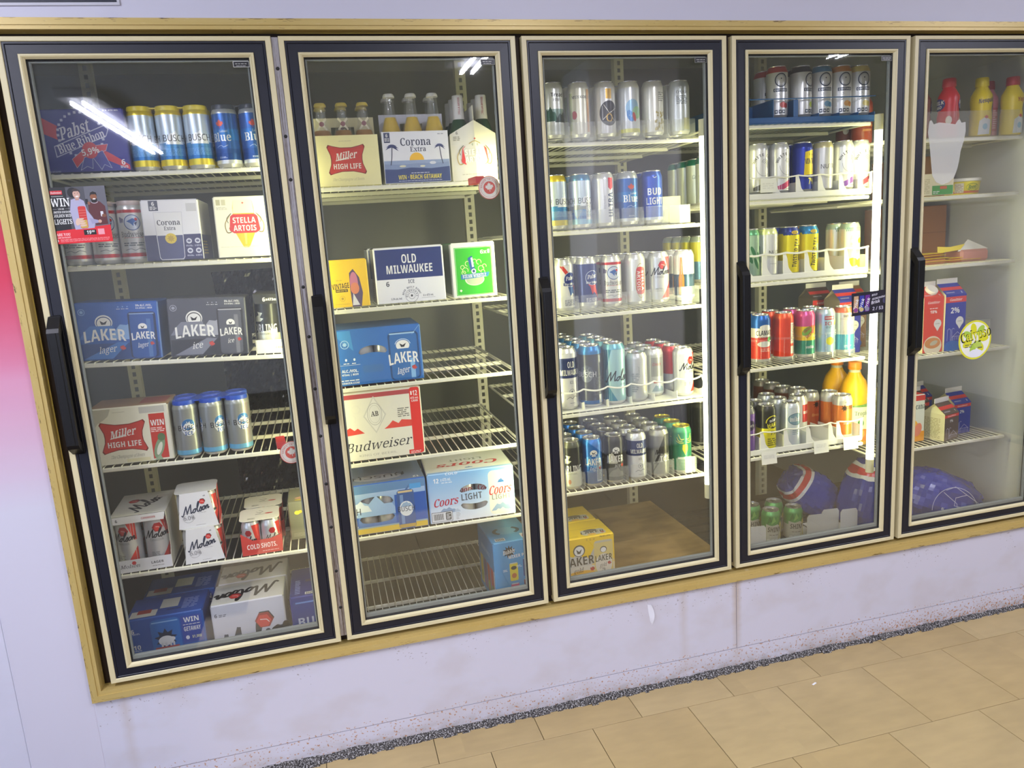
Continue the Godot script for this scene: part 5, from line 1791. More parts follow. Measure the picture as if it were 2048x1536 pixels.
func stella_badge(a: Art, cx: float, cy: float, w: float, glass: bool) -> void:
	var gold := hx("#b9a46e")
	if glass:
		a.poly(PackedVector2Array([Vector2(cx - w * 0.34, cy + w * 0.55), Vector2(cx - w * 0.30, cy + w * 0.80), Vector2(cx + w * 0.30, cy + w * 0.80), Vector2(cx + w * 0.34, cy + w * 0.55), Vector2(cx + w * 0.36, cy - w * 0.2), Vector2(cx + w * 0.12, cy - w * 0.72), Vector2(cx + w * 0.08, cy - w * 0.78), Vector2(cx - w * 0.08, cy - w * 0.78), Vector2(cx - w * 0.12, cy - w * 0.72), Vector2(cx - w * 0.36, cy - w * 0.2)]), hx("#e8b42a"))
		a.poly(PackedVector2Array([Vector2(cx - w * 0.34, cy + w * 0.36), Vector2(cx - w * 0.30, cy + w * 0.80), Vector2(cx + w * 0.30, cy + w * 0.80), Vector2(cx + w * 0.34, cy + w * 0.36)]), hx("#ebe4c4"))
		a.star(cx, cy + w * 0.70, w * 0.05, w * 0.02, 4, RED)
		a.poly(PackedVector2Array([Vector2(cx - w * 0.04, cy - w * 0.28), Vector2(cx + w * 0.05, cy - w * 0.28), Vector2(cx + w * 0.02, cy - w * 0.68), Vector2(cx - w * 0.03, cy - w * 0.68)]), hx("#f4d670"))
	for s in [-1.0, 1.0]:
		a.curve(PackedVector2Array([Vector2(cx + s * w * 0.44, cy + w * 0.32), Vector2(cx + s * w * 0.62, cy + w * 0.02), Vector2(cx + s * w * 0.58, cy - w * 0.26), Vector2(cx + s * w * 0.44, cy - w * 0.24), Vector2(cx + s * w * 0.50, cy - w * 0.12)]), w * 0.035, gold)
		a.curve(PackedVector2Array([Vector2(cx + s * w * 0.40, cy + w * 0.36), Vector2(cx + s * w * 0.55, cy + w * 0.20), Vector2(cx + s * w * 0.52, cy + w * 0.05)]), w * 0.022, hx("#5a5a44"))
	a.poly(PackedVector2Array([Vector2(cx - w * 0.44, cy + w * 0.26), Vector2(cx - w * 0.36, cy + w * 0.33), Vector2(cx + w * 0.36, cy + w * 0.33), Vector2(cx + w * 0.44, cy + w * 0.26), Vector2(cx + w * 0.50, cy - w * 0.2), Vector2(cx + w * 0.36, cy - w * 0.30), Vector2(cx - w * 0.36, cy - w * 0.30), Vector2(cx - w * 0.50, cy - w * 0.2)]), hx("#c9383a"))
	a.text("STELLA", cx, cy + w * 0.13, w * 0.19, WHITE, "sansx", w * 0.74)
	a.text("ARTOIS", cx, cy - w * 0.13, w * 0.19, WHITE, "sansx", w * 0.74)
	if not glass:
		a.star(cx, cy + w * 0.58, w * 0.05, w * 0.02, 4, RED)
		a.curve(PackedVector2Array([Vector2(cx - w * 0.2, cy + w * 0.42), Vector2(cx, cy + w * 0.50), Vector2(cx + w * 0.2, cy + w * 0.42)]), w * 0.03, gold)
		a.rect(cx - w * 0.1, cy + w * 0.34, cx + w * 0.1, cy + w * 0.42, hx("#8a9a84"))


func molson_badge(a: Art, cx: float, cy: float, r: float) -> void:
	a.hexa(cx + r * 0.08, cy + r * 0.14, r, hx("#2a2e36"))
	a.hexa(cx, cy, r, hx("#9a1c24"))
	a.hexa(cx - r * 0.06, cy - r * 0.1, r * 0.8, hx("#d63a36"))
	a.line(PackedVector2Array([Vector2(cx - r * 0.4, cy + r * 0.1), Vector2(cx + r * 0.25, cy + r * 0.02), Vector2(cx + r * 0.5, cy - r * 0.3)]), r * 0.09, hx("#f2dcd6"))


func build_stock() -> void:
	stock_first_door()
	stock_second_door()
	stock_middle_door()
	stock_fourth_door()
	stock_fifth_door()


func stock_first_door() -> void:
	var a: Art
	var b: Art
	var t: Node3D
	# top shelf
	t = at_shelf("beer_carton", 11, 0.110, -0.162, "navy beer carton with red diagonal ribbon and round white emblem on top shelf", "carton")
	var w := 0.203
	var h := 0.156
	a = new_art()
	a.poly(PackedVector2Array([Vector2(-w * 0.49, h * 0.92), Vector2(-w * 0.49, h * 0.66), Vector2(w * 0.49, 0.004), Vector2(w * 0.49, h * 0.10), Vector2(w * 0.3, h * 0.28)]), hx("#c43440"))
	a.ell(-w * 0.02, h * 0.60, w * 0.27, h * 0.36, hx("#2e2f86"), 40)
	for i in 26:
		var an := TAU * i / 26.0
		a.rect(-w * 0.02 + cos(an) * w * 0.255 - 0.003, h * 0.60 + sin(an) * h * 0.345 - 0.003, -w * 0.02 + cos(an) * w * 0.255 + 0.003, h * 0.60 + sin(an) * h * 0.345 + 0.003, hx("#b9bbd2"))
	a.ell(-w * 0.02, h * 0.60, w * 0.236, h * 0.315, hx("#2e2f86"), 40)
	a.text("Pabst", -w * 0.08, h * 0.68, h * 0.19, hx("#d5d4e0"), "serifx", w * 0.36, 0.3, 0.3)
	a.poly(PackedVector2Array([Vector2(-w * 0.33, h * 0.25), Vector2(w * 0.27, h * 0.56), Vector2(w * 0.31, h * 0.68), Vector2(w * 0.26, h * 0.74), Vector2(-w * 0.34, h * 0.43)]), hx("#b9bbd2"))
	a.poly(PackedVector2Array([Vector2(-w * 0.32, h * 0.27), Vector2(w * 0.265, h * 0.575), Vector2(w * 0.295, h * 0.67), Vector2(w * 0.255, h * 0.72), Vector2(-w * 0.33, h * 0.42)]), hx("#2e2f86"))
	a.text("Blue Ribbon", -w * 0.025, h * 0.49, h * 0.13, hx("#d8d8e2"), "serifx", w * 0.58, 0.1, 0.33)
	for q in [[[-0.12, 0.08], [0.0, 0.24], [0.24, 0.34], [0.27, 0.44], [0.08, 0.42], [-0.02, 0.36], [-0.16, 0.22]], [[0.06, 0.28], [0.16, 0.04], [0.2, 0.12], [0.28, 0.06], [0.2, 0.34]], [[-0.08, 0.04], [-0.02, 0.24], [0.08, 0.28], [0.06, 0.06], [0.0, 0.1]]]:
		var pp := PackedVector2Array()
		for p in q:
			pp.append(Vector2(p[0] * w, p[1] * h))
		a.poly(pp, hx("#c43440") if q.size() == 7 else hx("#3a3c92"))
		pp.append(pp[0])
		a.line(pp, 0.0008, hx("#c9cada"))
	a.ell(w * 0.06, h * 0.35, w * 0.09, h * 0.13, hx("#c43440"), 24)
	a.text("5,9%", w * 0.06, h * 0.335, h * 0.10, WHITE, "sansb", w * 0.2, 0.0, 0.18)
	a.text("6", w * 0.42, h * 0.15, h * 0.085, WHITE, "sansx")
	a.fine(w * 0.38, h * 0.06, w * 0.47, h * 0.10, 2, WHITE)
	a.text("6 X 473 mL", w * 0.36, h * 0.965, h * 0.022, WHITE, "sansb", w * 0.18)
	a.fine(-w * 0.46, h * 0.02, -w * 0.3, h * 0.05, 2, hx("#9a9bc0"))
	carton(t, w, h, 0.136, {"front": hx("#2e2f86"), "top": hx("#2a2b7c"), "side": hx("#2a2b7c"), "front_art": a})
	t = at_shelf("six_pack", 11, 0.312, -0.164, "six pack of silver and blue mountain cans under a yellow carrier on top shelf", "six pack")
	ring_pack(t, "busch", 3, 2, hx("#dcc832"), 10.0)
	t = at_shelf("six_pack", 11, 0.520, -0.164, "six pack of blue cans with red leaf under a dark carrier on top shelf", "six pack")
	ring_pack(t, "blue", 3, 2, hx("#39404a"), -8.0)
	# second shelf
	t = at_shelf("six_pack", 12, 0.112, -0.172, "six pack of white bird-emblem cans with red bands behind the glass poster", "six pack")
	ring_pack(t, "jays", 3, 2, hx("#b9a8a2"), 14.0)
	t = at_shelf("beer_carton", 12, 0.286, -0.162, "white and navy carton with a picture of a tall beer glass, second shelf", "carton")
	w = 0.142
	h = 0.160
	a = new_art()
	a.rect(-w * 0.49, 0.003, w * 0.49, h * 0.43, hx("#34365e"))
	a.rect(-w * 0.36, h * 0.82, -w * 0.20, h * 0.985, hx("#474a5c"))
	a.text("6", -w * 0.28, h * 0.935, h * 0.06, WHITE, "sansx")
	a.fine(-w * 0.34, h * 0.84, -w * 0.22, h * 0.90, 3, WHITE)
	a.poly(PackedVector2Array([Vector2(-w * 0.24, h * 0.02), Vector2(w * 0.14, h * 0.02), Vector2(w * 0.17, h * 0.06), Vector2(w * 0.20, h * 0.8), Vector2(-w * 0.30, h * 0.8), Vector2(-w * 0.27, h * 0.06)]), hx("#c6c6cc"))
	a.poly(PackedVector2Array([Vector2(-w * 0.235, h * 0.035), Vector2(w * 0.135, h * 0.035), Vector2(w * 0.16, h * 0.07), Vector2(w * 0.17, h * 0.42), Vector2(-w * 0.27, h * 0.42), Vector2(-w * 0.26, h * 0.07)]), hx("#4a4e74"))
	a.poly(PackedVector2Array([Vector2(-w * 0.27, h * 0.42), Vector2(w * 0.17, h * 0.42), Vector2(w * 0.19, h * 0.79), Vector2(-w * 0.29, h * 0.79)]), hx("#dcdcdc"))
	a.text("Corona", -w * 0.05, h * 0.63, h * 0.085, hx("#3a3a44"), "serifx", w * 0.40)
	a.text("Extra", -w * 0.04, h * 0.535, h * 0.06, hx("#3a3a44"), "serifx", w * 0.2)
	a.ell(-w * 0.04, h * 0.37, w * 0.10, h * 0.085, hx("#d8be34"), 22)
	a.star(-w * 0.04, h * 0.37, w * 0.07, w * 0.04, 8, hx("#b99a2a"))
	a.rect(w * 0.28, h * 0.80, w * 0.46, h * 0.93, hx("#c2c2c4"))
	for q in [[0.27, 0.32], [0.42, 0.32], [0.27, 0.16], [0.42, 0.16]]:
		a.ell(w * q[0], h * q[1], w * 0.05, w * 0.05, hx("#c9cad6"), 16)
		a.ell(w * q[0], h * q[1], w * 0.03, w * 0.022, hx("#5a5c7c"), 10)
		a.fine(w * (q[0] - 0.06), h * (q[1] - 0.09), w * (q[0] + 0.06), h * (q[1] - 0.06), 2, hx("#b9bacc"), int(q[0] * 100))
	b = new_art()
	b.rect(0.003, 0.003, 0.197, h * 0.42, hx("#34365e"))
	b.fine(0.02, h * 0.1, 0.1, h * 0.34, 5, hx("#b9a24a"), 4)
	carton(t, w, h, 0.205, {"front": hx("#dcdce0"), "top": hx("#d5d5d6"), "side": hx("#c9c8b6"), "front_art": a, "right_art": b})
	t = at_shelf("beer_carton", 12, 0.469, -0.162, "cream carton with a red-badged glass of golden beer, second shelf right", "carton")
	w = 0.150
	h = 0.163
	a = new_art()
	stella_badge(a, 0.0, h * 0.55, w * 0.53, true)
	a.rect(-w * 0.45, h * 0.86, -w * 0.38, h * 0.95, hx("#b9b48a"))
	a.rect(-w * 0.36, h * 0.86, -w * 0.29, h * 0.95, hx("#c9c5a0"))
	a.fine(-w * 0.45, h * 0.79, -w * 0.27, h * 0.84, 3, hx("#b9b7a0"))
	a.fine(-w * 0.44, h * 0.18, w * 0.44, h * 0.2, 1, hx("#d2cfb4"))
	carton(t, w, h, 0.205, {"front": hx("#ece9cf"), "top": hx("#e6e3c9"), "side": hx("#dcd9b6"), "front_art": a})
	# third shelf
	t = at_shelf("beer_carton", 13, 0.1155, -0.162, "bright blue beer carton with white arched lettering and a loon crest, third shelf", "carton")
	carton(t, 0.203, 0.156, 0.136, {"front": hx("#1d55a8"), "top": hx("#1a4b92"), "side": hx("#1a4b92"), "front_art": laker_art(0.203, 0.156, "lager", hx("#7fa6d8"), hx("#3a74c0"), hx("#17407e"), hx("#1e4e94"))})
	t = at_shelf("beer_carton", 13, 0.3385, -0.162, "charcoal grey carton with white arched lettering and a loon crest, third shelf", "carton")
	carton(t, 0.201, 0.160, 0.136, {"front": hx("#4a4c56"), "top": hx("#3a3b40"), "side": hx("#34353a"), "front_art": laker_art(0.201, 0.160, "ice", hx("#9a9ca8"), hx("#777a88"), hx("#2f3138"), hx("#50525c"))})
	t = at_shelf("can_pack", 13, 0.528, -0.160, "black topped sleeve of two-wide black cans at the third shelf's right end", "can pack")
	a = new_art()
	a.text("6", -0.04, 0.150, 0.011, WHITE, "sansx")
	a.text("x473mL", -0.018, 0.150, 0.007, WHITE, "sansb")
	a.text("CANADA", 0.0, 0.016, 0.006, hx("#c86a4a"), "sansb", 0.034)
	sleeve(t, 0.140, 0.164, 0.205, {"top": hx("#3a3a30"), "lip_top": hx("#2c2d2a"), "lip_bottom": hx("#e6e4d6"), "side": hx("#3a3a2e"), "top_lip": 0.026, "bottom_lip": 0.038, "lip_art": a}, "carling", 2, 3)
	# fourth shelf
	t = at_shelf("beer_carton", 14, 0.107, -0.162, "cream carton with pinched red shield and a fish picture, torn at its corner", "carton")
	w = 0.200
	h = 0.160
	a = new_art()
	miller_shield(a, -w * 0.10, h * 0.48, w * 0.58, h * 0.56)
	a.rect(w * 0.24, h * 0.05, w * 0.44, h * 0.84, hx("#c0392f"))
	a.text("WIN", w * 0.34, h * 0.68, h * 0.10, WHITE, "sansx", w * 0.17)
	a.fine(w * 0.25, h * 0.52, w * 0.43, h * 0.61, 3, hx("#f0d8d0"))
	a.ell(w * 0.33, h * 0.24, w * 0.06, h * 0.20, hx("#7f9a78"), 20, -0.35)
	a.ell(w * 0.37, h * 0.42, w * 0.05, h * 0.07, hx("#59734f"), 16)
	a.poly(PackedVector2Array([Vector2(w * 0.25, h * 0.02), Vector2(w * 0.36, h * 0.02), Vector2(w * 0.33, h * 0.12)]), hx("#93a88a"))
	a.ell(w * 0.33, h * 0.22, w * 0.03, h * 0.12, hx("#d8dcc8"), 14, -0.35)
	a.text("The Champagne of Beers", -w * 0.08, h * 0.145, h * 0.055, hx("#8a8878"), "serif", w * 0.42, 0.35)
	a.fine(-w * 0.2, h * 0.91, -w * 0.05, h * 0.93, 1, hx("#b9b6a0"))
	a.rect(w * 0.13, h * 0.86, w * 0.45, h * 0.97, hx("#b9b8ac"))
	a.rect(-w * 0.1, h * 0.03, w * 0.2, h * 0.09, hx("#d8d3a8"))
	a.poly(PackedVector2Array([Vector2(-w * 0.49, h * 0.98), Vector2(-w * 0.22, h * 0.98), Vector2(-w * 0.26, h * 0.86), Vector2(-w * 0.32, h * 0.80), Vector2(-w * 0.40, h * 0.74), Vector2(-w * 0.47, h * 0.62), Vector2(-w * 0.49, h * 0.7)]), hx("#b9b6a2"))
	b = new_art()
	b.rect(w * 0.1, 0.03, w * 0.45, 0.12, hx("#b05a3e"))
	carton(t, w, h, 0.136, {"front": hx("#dfddc6"), "top": hx("#b08a5a"), "side": hx("#c9c6a8"), "front_art": a, "top_art": b})
	t = at_shelf("six_pack", 14, 0.316, -0.160, "six pack of silver mountain-badge cans under a bright blue carrier, fourth shelf", "six pack", 5.0)
	ring_pack(t, "busch_ice", 3, 2, hx("#2c50b4"), 12.0)
	# fifth shelf
	t = at_shelf("can_pack", 15, 0.088, -0.158, "white topped sleeve with two silver red-sweep cans showing, fifth shelf left", "can pack", 2.0)
	a = new_art()
	a.text("Molson", -0.036, 0.018, 0.010, hx("#2a2c34"), "serif", 0.05, 0.3)
	a.hexa(-0.026, 0.026, 0.006, RED)
	a.text("LAGER", 0.034, 0.020, 0.007, hx("#33343a"), "sansb", 0.032)
	a.fine(0.02, 0.009, 0.05, 0.012, 1, hx("#777777"))
	a.text("6", -0.055, 0.153, 0.008, hx("#33343a"), "sansx")
	a.text("CANADIAN", 0.026, 0.153, 0.006, hx("#b9403a"), "sansb", 0.036)
	b = new_art()
	b.molson(0.006, 0.10, 0.13, hx("#2a2c34"), 0.05, PI / 2 - 0.5)
	molson_badge(b, -0.03, 0.13, 0.016)
	b.rect(0.03, 0.14, 0.06, 0.165, hx("#dcd8cc"))
	var rr := new_art()
	rr.molson(0.11, 0.1, 0.1, hx("#4a4440"), 0.05, -0.2)
	rr.rect(0.18, 0.03, 0.203, 0.14, hx("#c0392f"))
	sleeve(t, 0.142, 0.1645, 0.205, {"top": hx("#e9e8de"), "lip_top": hx("#e6e6e4"), "lip_bottom": hx("#dcdde0"), "side": hx("#e2dfc6"), "top_lip": 0.022, "bottom_lip": 0.036, "lip_art": a, "top_art": b, "right_art": rr}, "molson", 2, 3)
	for q in [[0.247, -0.160, 0.0, 6.0, "white tapered pack of small red cans, lower of the two stacked on fifth shelf"], [0.243, -0.165, 0.1035, 4.0, "white tapered pack of small red cans stacked on another, fifth shelf middle"], [0.405, -0.158, 0.0, 3.0, "red fronted pack of small cans with white lettering, fifth shelf"], [0.408, -0.277, 0.0, 3.0, "white topped pack of small red cans standing behind the red fronted pack"]]:
		t = at_shelf("can_pack", 15, q[0], q[1], q[4], "can pack", q[3], q[2])
		cold_pack(t, q[0] > 0.3)
	t = at_shelf("can_pack", 15, 0.532, -0.225, "black and silver pack with yellow lure and a fish, fifth shelf's right end", "can pack")
	w = 0.10
	h = 0.120
	a = new_art()
	a.ell(-w * 0.24, h * 0.72, w * 0.08, w * 0.06, hx("#e0cf3a"), 14)
	a.ell(-w * 0.15, h * 0.74, w * 0.05, w * 0.05, hx("#caa62c"), 12)
	a.ell(w * 0.26, h * 0.42, w * 0.2, h * 0.18, hx("#dfe0da"), 18)
	a.ell(w * 0.22, h * 0.56, w * 0.12, h * 0.05, RED, 14, 0.4)
	a.text("BUSCH", w * 0.28, h * 0.4, 0.012, INK, "sans", 0.04)
	a.fine(-w * 0.4, h * 0.1, w * 0.4, h * 0.2, 3, hx("#8a8a78"))
	b = new_art()
	b.ell(0.0, 0.04, 0.03, 0.012, hx("#d8a88a"), 16, 0.1)
	b.ell(-0.01, 0.02, 0.02, 0.006, hx("#d2b93c"), 12)
	carton(t, w, h, 0.136, {"front": hx("#6a6a58"), "top": hx("#8a8a72"), "side": hx("#77776a"), "front_art": a, "top_art": b})
	# bottom shelf
	for q in [[0.114, -0.165, 0.0, "blue bottom-shelf carton with a bear-and-maple badge, front one"], [0.132, -0.305, 0.0, "blue bottom-shelf carton with a white label on top, behind the bear badge one"]]:
		t = at_shelf("beer_carton", 16, q[0], q[1], q[3], "carton", 0.0, q[2])
		w = 0.207
		h = 0.178
		a = new_art()
		a.rrect(-w * 0.2, -0.0 + 0.004, w * 0.18, h * 0.94, 0.012, hx("#2a6cba"))
		a.rect(-w * 0.18, h * 0.88, w * 0.16, h * 0.90, hx("#7fb0e2"))
		a.star(-w * 0.02, h * 0.60, w * 0.15, w * 0.09, 9, hx("#22304c"))
		a.ell(-w * 0.02, h * 0.56, w * 0.10, h * 0.085, hx("#e6e6e6"), 20)
		a.ell(w * 0.06, h * 0.58, w * 0.04, h * 0.035, hx("#e6e6e6"), 14)
		for x in [-0.09, -0.04, 0.02, 0.06]:
			a.rect(w * x, h * 0.44, w * (x + 0.025), h * 0.53, hx("#d5d6d8"))
		a.rect(-w * 0.17, h * 0.33, w * 0.14, h * 0.46, hx("#b0403c"))
		a.text("SLEEMAN", -w * 0.015, h * 0.395, h * 0.07, WHITE, "serifx", w * 0.28)
		a.rect(-w * 0.19, 0.006, w * 0.17, h * 0.31, hx("#d8dade"))
		a.text("CLEAR 2.0", -w * 0.015, h * 0.24, h * 0.05, hx("#33466a"), "sansb", w * 0.26)
		a.text("6", -w * 0.43, h * 0.80, h * 0.07, WHITE, "sansx")
		a.text("10", -w * 0.40, h * 0.52, h * 0.075, WHITE, "sansx")
		a.text("39", -w * 0.40, h * 0.28, h * 0.075, WHITE, "sansx")
		for y in [0.74, 0.45, 0.21]:
			a.fine(-w * 0.46, h * y, -w * 0.34, h * (y + 0.03), 2, hx("#c2d2ea"), int(y * 100))
		a.rect(w * 0.2, h * 0.46, w * 0.47, h * 0.93, hx("#3a4f9e"))
		a.text("WIN", w * 0.335, h * 0.86, h * 0.085, WHITE, "sansx", w * 0.2)
		a.fine(w * 0.22, h * 0.77, w * 0.45, h * 0.79, 1, WHITE)
		a.text("GETAWAY", w * 0.335, h * 0.70, h * 0.075, WHITE, "sansx", w * 0.22)
		a.ell(w * 0.26, h * 0.55, w * 0.025, w * 0.03, hx("#dfe0e6"), 12)
		a.text("$1,000", w * 0.38, h * 0.55, h * 0.05, hx("#dcd9a8"), "sansb", w * 0.12)
		a.ell(w * 0.34, h * 0.25, w * 0.06, h * 0.09, hx("#a0683a"), 14)
		b = new_art()
		b.rect(-w * 0.46, 0.01, -w * 0.12, 0.05, hx("#dcdad0"))
		b.rect(-w * 0.38, 0.03, -w * 0.2, 0.055, hx("#b0403c"))
		b.rect(-w * 0.1, 0.05, w * 0.14, 0.11, hx("#cfd0c4"))
		b.fine(w * 0.2, 0.03, w * 0.4, 0.1, 8, hx("#8a9ad0"))
		b.rrect(w * 0.0, 0.03, w * 0.2, 0.04, 0.004, hx("#26407e"))
		carton(t, w, h, 0.136, {"front": hx("#2456a8"), "top": hx("#2a4fa2"), "side": hx("#33408c"), "front_art": a, "top_art": b})
	for q in [[0.341, -0.165, 0.0, "silver white bottom-shelf carton with huge navy script, front one"], [0.346, -0.310, 0.0, "silver white bottom-shelf carton with a hexagon badge, behind the front one"]]:
		t = at_shelf("beer_carton", 16, q[0], q[1], q[3], "carton", 0.0, q[2])
		w = 0.206
		h = 0.180
		a = new_art()
		a.molson(0.004, h * 0.34, w * 1.02, hx("#3c4150"), 0.052, 0.22)
		molson_badge(a, w * 0.20, h * 0.62, w * 0.13)
		a.text("6", -w * 0.44, h * 0.82, h * 0.06, hx("#44464e"), "sansx")
		a.fine(-w * 0.40, h * 0.79, -w * 0.30, h * 0.84, 2, hx("#66686e"))
		b = new_art()
		b.molson(-0.006, 0.062, w * 0.82, hx("#2e3038"), 0.05, PI + 0.14)
		molson_badge(b, -w * 0.18, 0.045, w * 0.09)
		carton(t, w, h, 0.136, {"front": hx("#c9cad2"), "top": hx("#d6d5cc"), "side": hx("#b4b5ba"), "front_art": a, "top_art": b})
	t = at_shelf("beer_carton", 16, 0.535, -0.165, "royal blue bottom-shelf carton with pale bold lettering at the right", "carton")
	w = 0.150
	h = 0.165
	a = new_art()
	a.rrect(-w * 0.46, 0.004, w * 0.14, h * 0.94, 0.010, hx("#1c3f94"))
	a.rect(-w * 0.40, h * 0.86, w * 0.06, h * 0.89, hx("#6f9ae0"))
	a.text("BUD", -w * 0.14, h * 0.50, h * 0.16, hx("#c9d2e8"), "sansx", w * 0.48)
	a.text("LIGHT", -w * 0.14, h * 0.28, h * 0.16, hx("#c9d2e8"), "sansx", w * 0.56)
	a.fine(-w * 0.36, h * 0.1, w * 0.1, h * 0.16, 2, hx("#7f96cc"))
	a.rrect(w * 0.18, 0.004, w * 0.6 - 0.018, h * 0.94, 0.010, hx("#1c3f94"))
	b = new_art()
	b.barcode(-0.03, 0.01, 0.0, 0.026)
	b.fine(-0.06, 0.02, -0.045, 0.12, 9, hx("#8a9ad8"))
	b.fine(0.01, 0.05, 0.05, 0.06, 1, WHITE)
	b.rect(-0.03, 0.1, 0.0, 0.118, hx("#4a4468"))
	carton(t, w, h, 0.205, {"front": hx("#23358e"), "top": hx("#1f2c80"), "side": hx("#1f2c80"), "front_art": a, "top_art": b})


# eight small cans under a white card with tapering front panel
func cold_pack(t: Node3D, red: bool) -> void:
	var w := 0.112
	var h := 0.103
	var d := 0.112
	var m := MB.new()
	m.col = hx("#d5d6d4") if not red else hx("#dcdad0")
	var pts := PackedVector2Array()
	for q in [[0.5, 0.0, 0], [-0.5, 0.0, 90], [-0.5, -1.0, 180], [0.5, -1.0, 270]]:
		var cx: float = signf(q[0]) * (w * 0.5 - 0.018)
		var cy: float = -0.018 if q[1] == 0.0 else -d + 0.018
		for k in 5:
			var an := deg_to_rad(q[2] + 22.5 * k)
			pts.append(Vector2(cx + 0.018 * cos(an), cy + 0.018 * sin(an)))
	m.prism(pts, 0.0012, Transform3D(Basis(Vector3.RIGHT, Vector3.FORWARD * -1.0, Vector3.UP), Vector3(0, h, 0)))
	var a := new_art()
	if red:
		m.col = hx("#c23a34")
		m.prism(PackedVector2Array([Vector2(-w * 0.5, 0.0), Vector2(w * 0.5, 0.0), Vector2(w * 0.5, h * 0.50), Vector2(w * 0.22, h * 0.42), Vector2(-w * 0.22, h * 0.42), Vector2(-w * 0.5, h * 0.66)]), 0.001, Transform3D(Basis(), Vector3(0, 0, 0.001)))
		a.text("COLD SHOTS.", 0.0, h * 0.24, h * 0.14, hx("#ecdcd8"), "sansx", w * 0.74)
		a.fine(w * 0.0, h * 0.07, w * 0.4, h * 0.1, 1, hx("#ecc8c0"))
		m.art(a, Transform3D(Basis(), Vector3(0, 0, 0.0011)))
		var b := new_art()
		b.line(PackedVector2Array([Vector2(-0.01, 0.075), Vector2(0.004, 0.06), Vector2(-0.012, 0.052), Vector2(0.014, 0.046)]), 0.0016, hx("#3a3a40"))
		b.line(PackedVector2Array([Vector2(-0.002, 0.085), Vector2(0.01, 0.070), Vector2(0.0, 0.058)]), 0.0014, hx("#3a3a40"))
		b.ell(0.026, 0.052, 0.012, 0.005, hx("#b83a36"), 12)
		b.rect(-0.034, 0.012, -0.012, 0.026, hx("#c6c4ba"))
		b.fine(-0.033, 0.013, -0.013, 0.025, 3, hx("#777770"))
		m.art(b, Transform3D(Basis(Vector3.RIGHT, Vector3.FORWARD, Vector3.UP), Vector3(0, h, 0)))
	else:
		m.col = hx("#dfe0e4")
		m.prism(PackedVector2Array([Vector2(-w * 0.47, 0.0), Vector2(w * 0.47, 0.0), Vector2(w * 0.30, h), Vector2(-w * 0.36, h)]), 0.001, Transform3D(Basis(), Vector3(0, 0, 0.001)))
		a.molson(-0.004, h * 0.54, w * 0.62, hx("#34405a"), 0.045, 0.12)
		molson_badge(a, w * 0.14, h * 0.72, w * 0.075)
		a.ring(-w * 0.22, h * 0.30, w * 0.13, w * 0.13, 0.0008, hx("#8a8c92"), 24)
		a.text("6.0%", -w * 0.20, h * 0.30, h * 0.115, hx("#5a5c64"), "sans", w * 0.26)
		a.fine(w * 0.02, h * 0.40, w * 0.24, h * 0.43, 1, hx("#a9abb0"))
		a.fine(-w * 0.06, h * 0.06, w * 0.16, h * 0.08, 1, hx("#8a8c92"))
		a.text("x8", w * 0.2, h * 0.88, h * 0.04, hx("#55575c"), "sansb")
		m.art(a, Transform3D(Basis(), Vector3(0, 0, 0.0011)))
	m.col = hx("#c23a34")
	m.prism(PackedVector2Array([Vector2(0, 0), Vector2(d * 0.98, 0), Vector2(d * 0.6, h * 0.6), Vector2(d * 0.62, h), Vector2(d * 0.4, h), Vector2(d * 0.36, h * 0.55)]), 0.001, Transform3D(Basis(Vector3.FORWARD, Vector3.UP, Vector3.RIGHT), Vector3(w * 0.5, 0, 0)))
	part(t, "card_wrap", m, mat("print"))
	inner_cans(t, "mini", 2, 2, w - 0.002, 0.0005, 10.0, -0.001)


